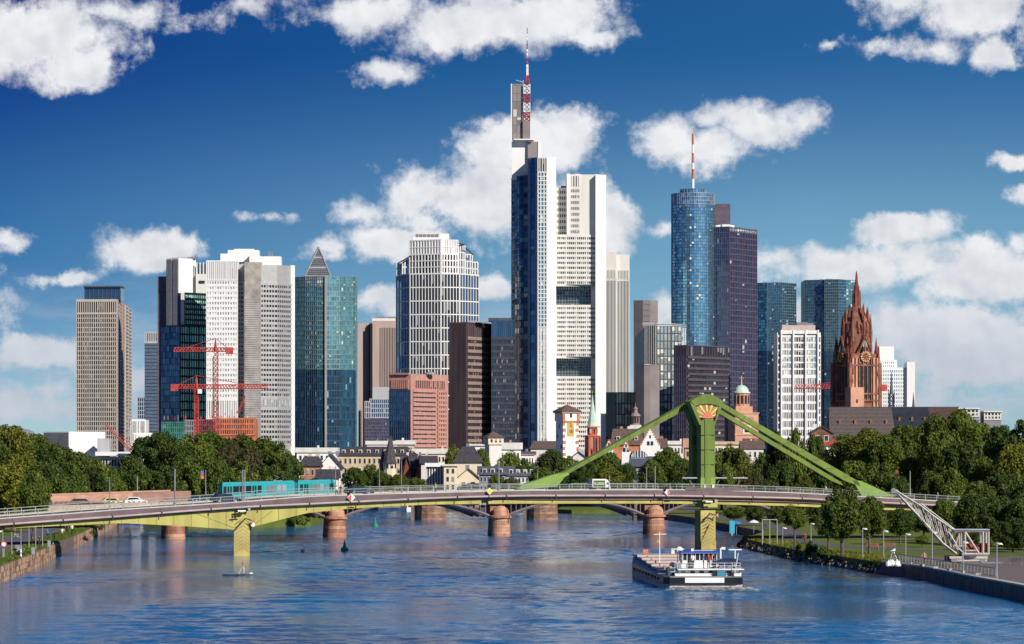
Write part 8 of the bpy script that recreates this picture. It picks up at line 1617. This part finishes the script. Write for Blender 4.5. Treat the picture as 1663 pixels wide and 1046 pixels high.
for x, y, sh, tr_, lab in ((.15, 1.9, cb, ck, 'person in blue standing on the stern deck of the barge'), (.75, 2.0, cr_, ck, 'person in red standing on the stern deck of the barge'), (-1.0, 2.3, cw, ck, 'person in white at the left of the people on the barge deck'), (1.35, 2.2, ck, ck, 'person in dark clothes at the right of the people on the barge deck')):
    person(on_barge(x, y, 2.26), rng.random() * 6, 'stand', sh, tr_, lab)
# paddler
Y = gY(932, .2); x = PX(394, Y); t = thing('paddle_board', (x, Y, .05), 'long dark paddle board carrying the standing paddler', 'paddle board'); b = MB(); b.prism([(x - 2.6, Y), (x - 1.8, Y - .32), (x + .4, Y - .36), (x + 1.1, Y - .18), (x + 1.35, Y), (x + 1.1, Y + .18), (x + .4, Y + .36), (x - 1.8, Y + .32)], .02, .16); b.build('board', navy_m, t); b = MB(); b.box((x + 1.1, Y, .28), (.35, .3, .2)); b.build('bow_bag', wpaint_m, t)
person((x + .1, Y, .1), -1.2, 'paddle', cloth('coral_top', (.62, .16, .10)), cloth('pale_shorts', (.65, .65, .63)), 'person in a coral top standing on the board with a paddle', H=1.85, bare=False)
t = thing('paddle', (x - .4, Y - .35, .3), 'long paddle held by the standing paddler', 'paddle'); b = MB(); b.tube((x - .55, Y - .45, .1), (x + .25, Y - .25, 1.6), .02); b.build('shaft', wpaint_m, t); b = MB(); b.box((x - .62, Y - .47, .0), (.2, .05, .4)); b.build('blade', black_m, t)
# people on bridges
for px, sh, lab in ((547, cw, 'person with a white top on the girder bridge beside the brown catenary mast'), (553, ck, 'dark dressed person on the girder bridge left of the diamond sign'), (707, yel, 'person in a yellow top walking on the girder bridge'),  (1523, cloth('pale_blue_shirt', (.4, .5, .65)), 'person in pale blue on the right end of the girder bridge'), (1341, cw, 'person in white on the girder bridge under the right stays')):
    s = SZ(px, 800, 1.6)[0]; person(BP(s, 1.6, zf(s) - .1), rng.random() * 6, 'walk', sh, ck, lab)
s = SZ(194, 820, 1.6)[0]; bike(BP(s, 1.6, zf(s) - .1), AL + 1.57, 'pale bicycle leaning on the girder bridge railing', wpaint_m)
s = OSs(81, 3); p = OP(s, 3, 7.25 + cam_(s)); bike(p, OA + 1.57, 'bicycle ridden along the old bridge at the far left'); person(p, OA + 1.57, 'ride', cb, ck, 'cyclist in blue riding along the old bridge at the far left')
# ------------------------------------------------------------------ boats, buoys
def buoy(px, yb, h, label):
    Y = gY(yb, 0); x = PX(px, Y); t = thing('channel_buoy', (x, Y, 0), label, 'buoy'); gm = mat('buoy_green', (.01, .30, .16), .5); b = MB(); b.lathe((x, Y, -.2), [(.5, 0), (.62, .2), (.6, .55), (.3, .75)], 14); b.build('float', gm, t); b = MB(); b.lathe((x, Y, .5), [(.28, 0), (.1, h - .7), (.03, h - .5)], 10); b.build('cone', gm, t)
buoy(559.5, 894, 1.7, 'green conical buoy nearest the camera in mid river'); buoy(609.5, 855, 1.9, 'green conical buoy farther back right of the old bridge pier')
t = thing('float', (PX(492, gY(896, 0)), gY(896, 0), 0), 'small round cream float in mid river', 'float'); b = MB(); b.lathe((PX(492, gY(896, 0)), gY(896, 0), -.15), [(.05, 0), (.25, .1), (.3, .3), (.22, .5), (.05, .55)], 12); b.build('ball', cream_m, t)
def tourboat(px0, px1, yb, yt, m, m2, label, Y=None):
    Y = Y or gY(yb, 0); x0, x1 = PX(px0, Y), PX(px1, Y); L_ = x1 - x0; t = thing('passenger_boat', ((x0 + x1) / 2, Y, 0), label, 'boat'); b = MB(); b.prism([(x0, Y), (x0 + .5, Y - 1.8), (x1 - 2.5, Y - 1.8), (x1, Y), (x1 - 2.5, Y + 1.8), (x0 + .5, Y + 1.8)], -.3, .9, 1.03); b.build('hull', m, t); b = MB(); b.prism([(x0 + .6, Y - 1.75), (x1 - 3, Y - 1.75), (x1 - 2, Y), (x1 - 3, Y + 1.75), (x0 + .6, Y + 1.75)], .9, 2.1); b.build('cabin', m2, t)
    n = int(L_ / 1.3)
    for k in range(n - 3): part('window', gl_house, t, (x0 + 1.4 + k * 1.3, Y - 1.78, 1.55), (.95, .08, .6))
    b = MB(); b.box(((x0 + x1) / 2 - 1, Y, 2.2), (L_ * .8, 3.8, .16)); b.build('roof', m2, t); return t
tourboat(612, 662, 831, 822, navy_m, mgrey_m, 'blue passenger boat moored left of the white one on the far bank', 1040); tourboat(658, 702, 832, 820, wpaint_m, wpaint_m, 'white passenger boat moored on the far bank', 1025); tourboat(705, 790, 830, 822, dgrey_m, brown_m, 'dark restaurant boat moored right of the white passenger boat', 1042)
Y = 868.; t = thing('red_pontoon', (PX(222, Y), Y, 0), 'long rust red pontoon moored on the left behind the bridge girder', 'pontoon'); b = MB(); b.box((PX(224, Y), Y, .5), (PX(262, Y) - PX(184, Y), 3, 1.0)); b.build('hull', mat('rust_red_hull', (.38, .09, .04), .7, var=.3), t); b = MB(); b.box((PX(224, Y), Y, 1.1), (PX(262, Y) - PX(184, Y), 3.2, .2)); b.build('deck', orange_m, t)
for k in range(5): part('cabin_box', wpaint_m if k % 2 else navy_m, t, (PX(190 + k * 16, Y), Y, 1.7), (1.6, 1.6, 1.0))
# picnic people colours under the bridge right: small parasols
for px, yb, m_, lab in ((1196, 868, cb, 'blue parasol tent on the lawn right of the bridge pier'), (1224, 866, wpaint_m, 'white parasol tent on the lawn beyond the blue one')):
    Y = gY(yb, RZ); x = PX(px, Y); t = thing('parasol', (x, Y, RZ), lab, 'parasol'); b = MB(); b.tube((x, Y, RZ), (x, Y, RZ + 2.3), .04); b.build('pole', steel_m, t); b = MB(); b.lathe((x, Y, RZ + 1.9), [(1.0, 0), (.6, .3), (.05, .5)], 8); b.build('canopy', m_, t)
for o in COL.objects:
    if '_o' in o.keys(): del o['_o']
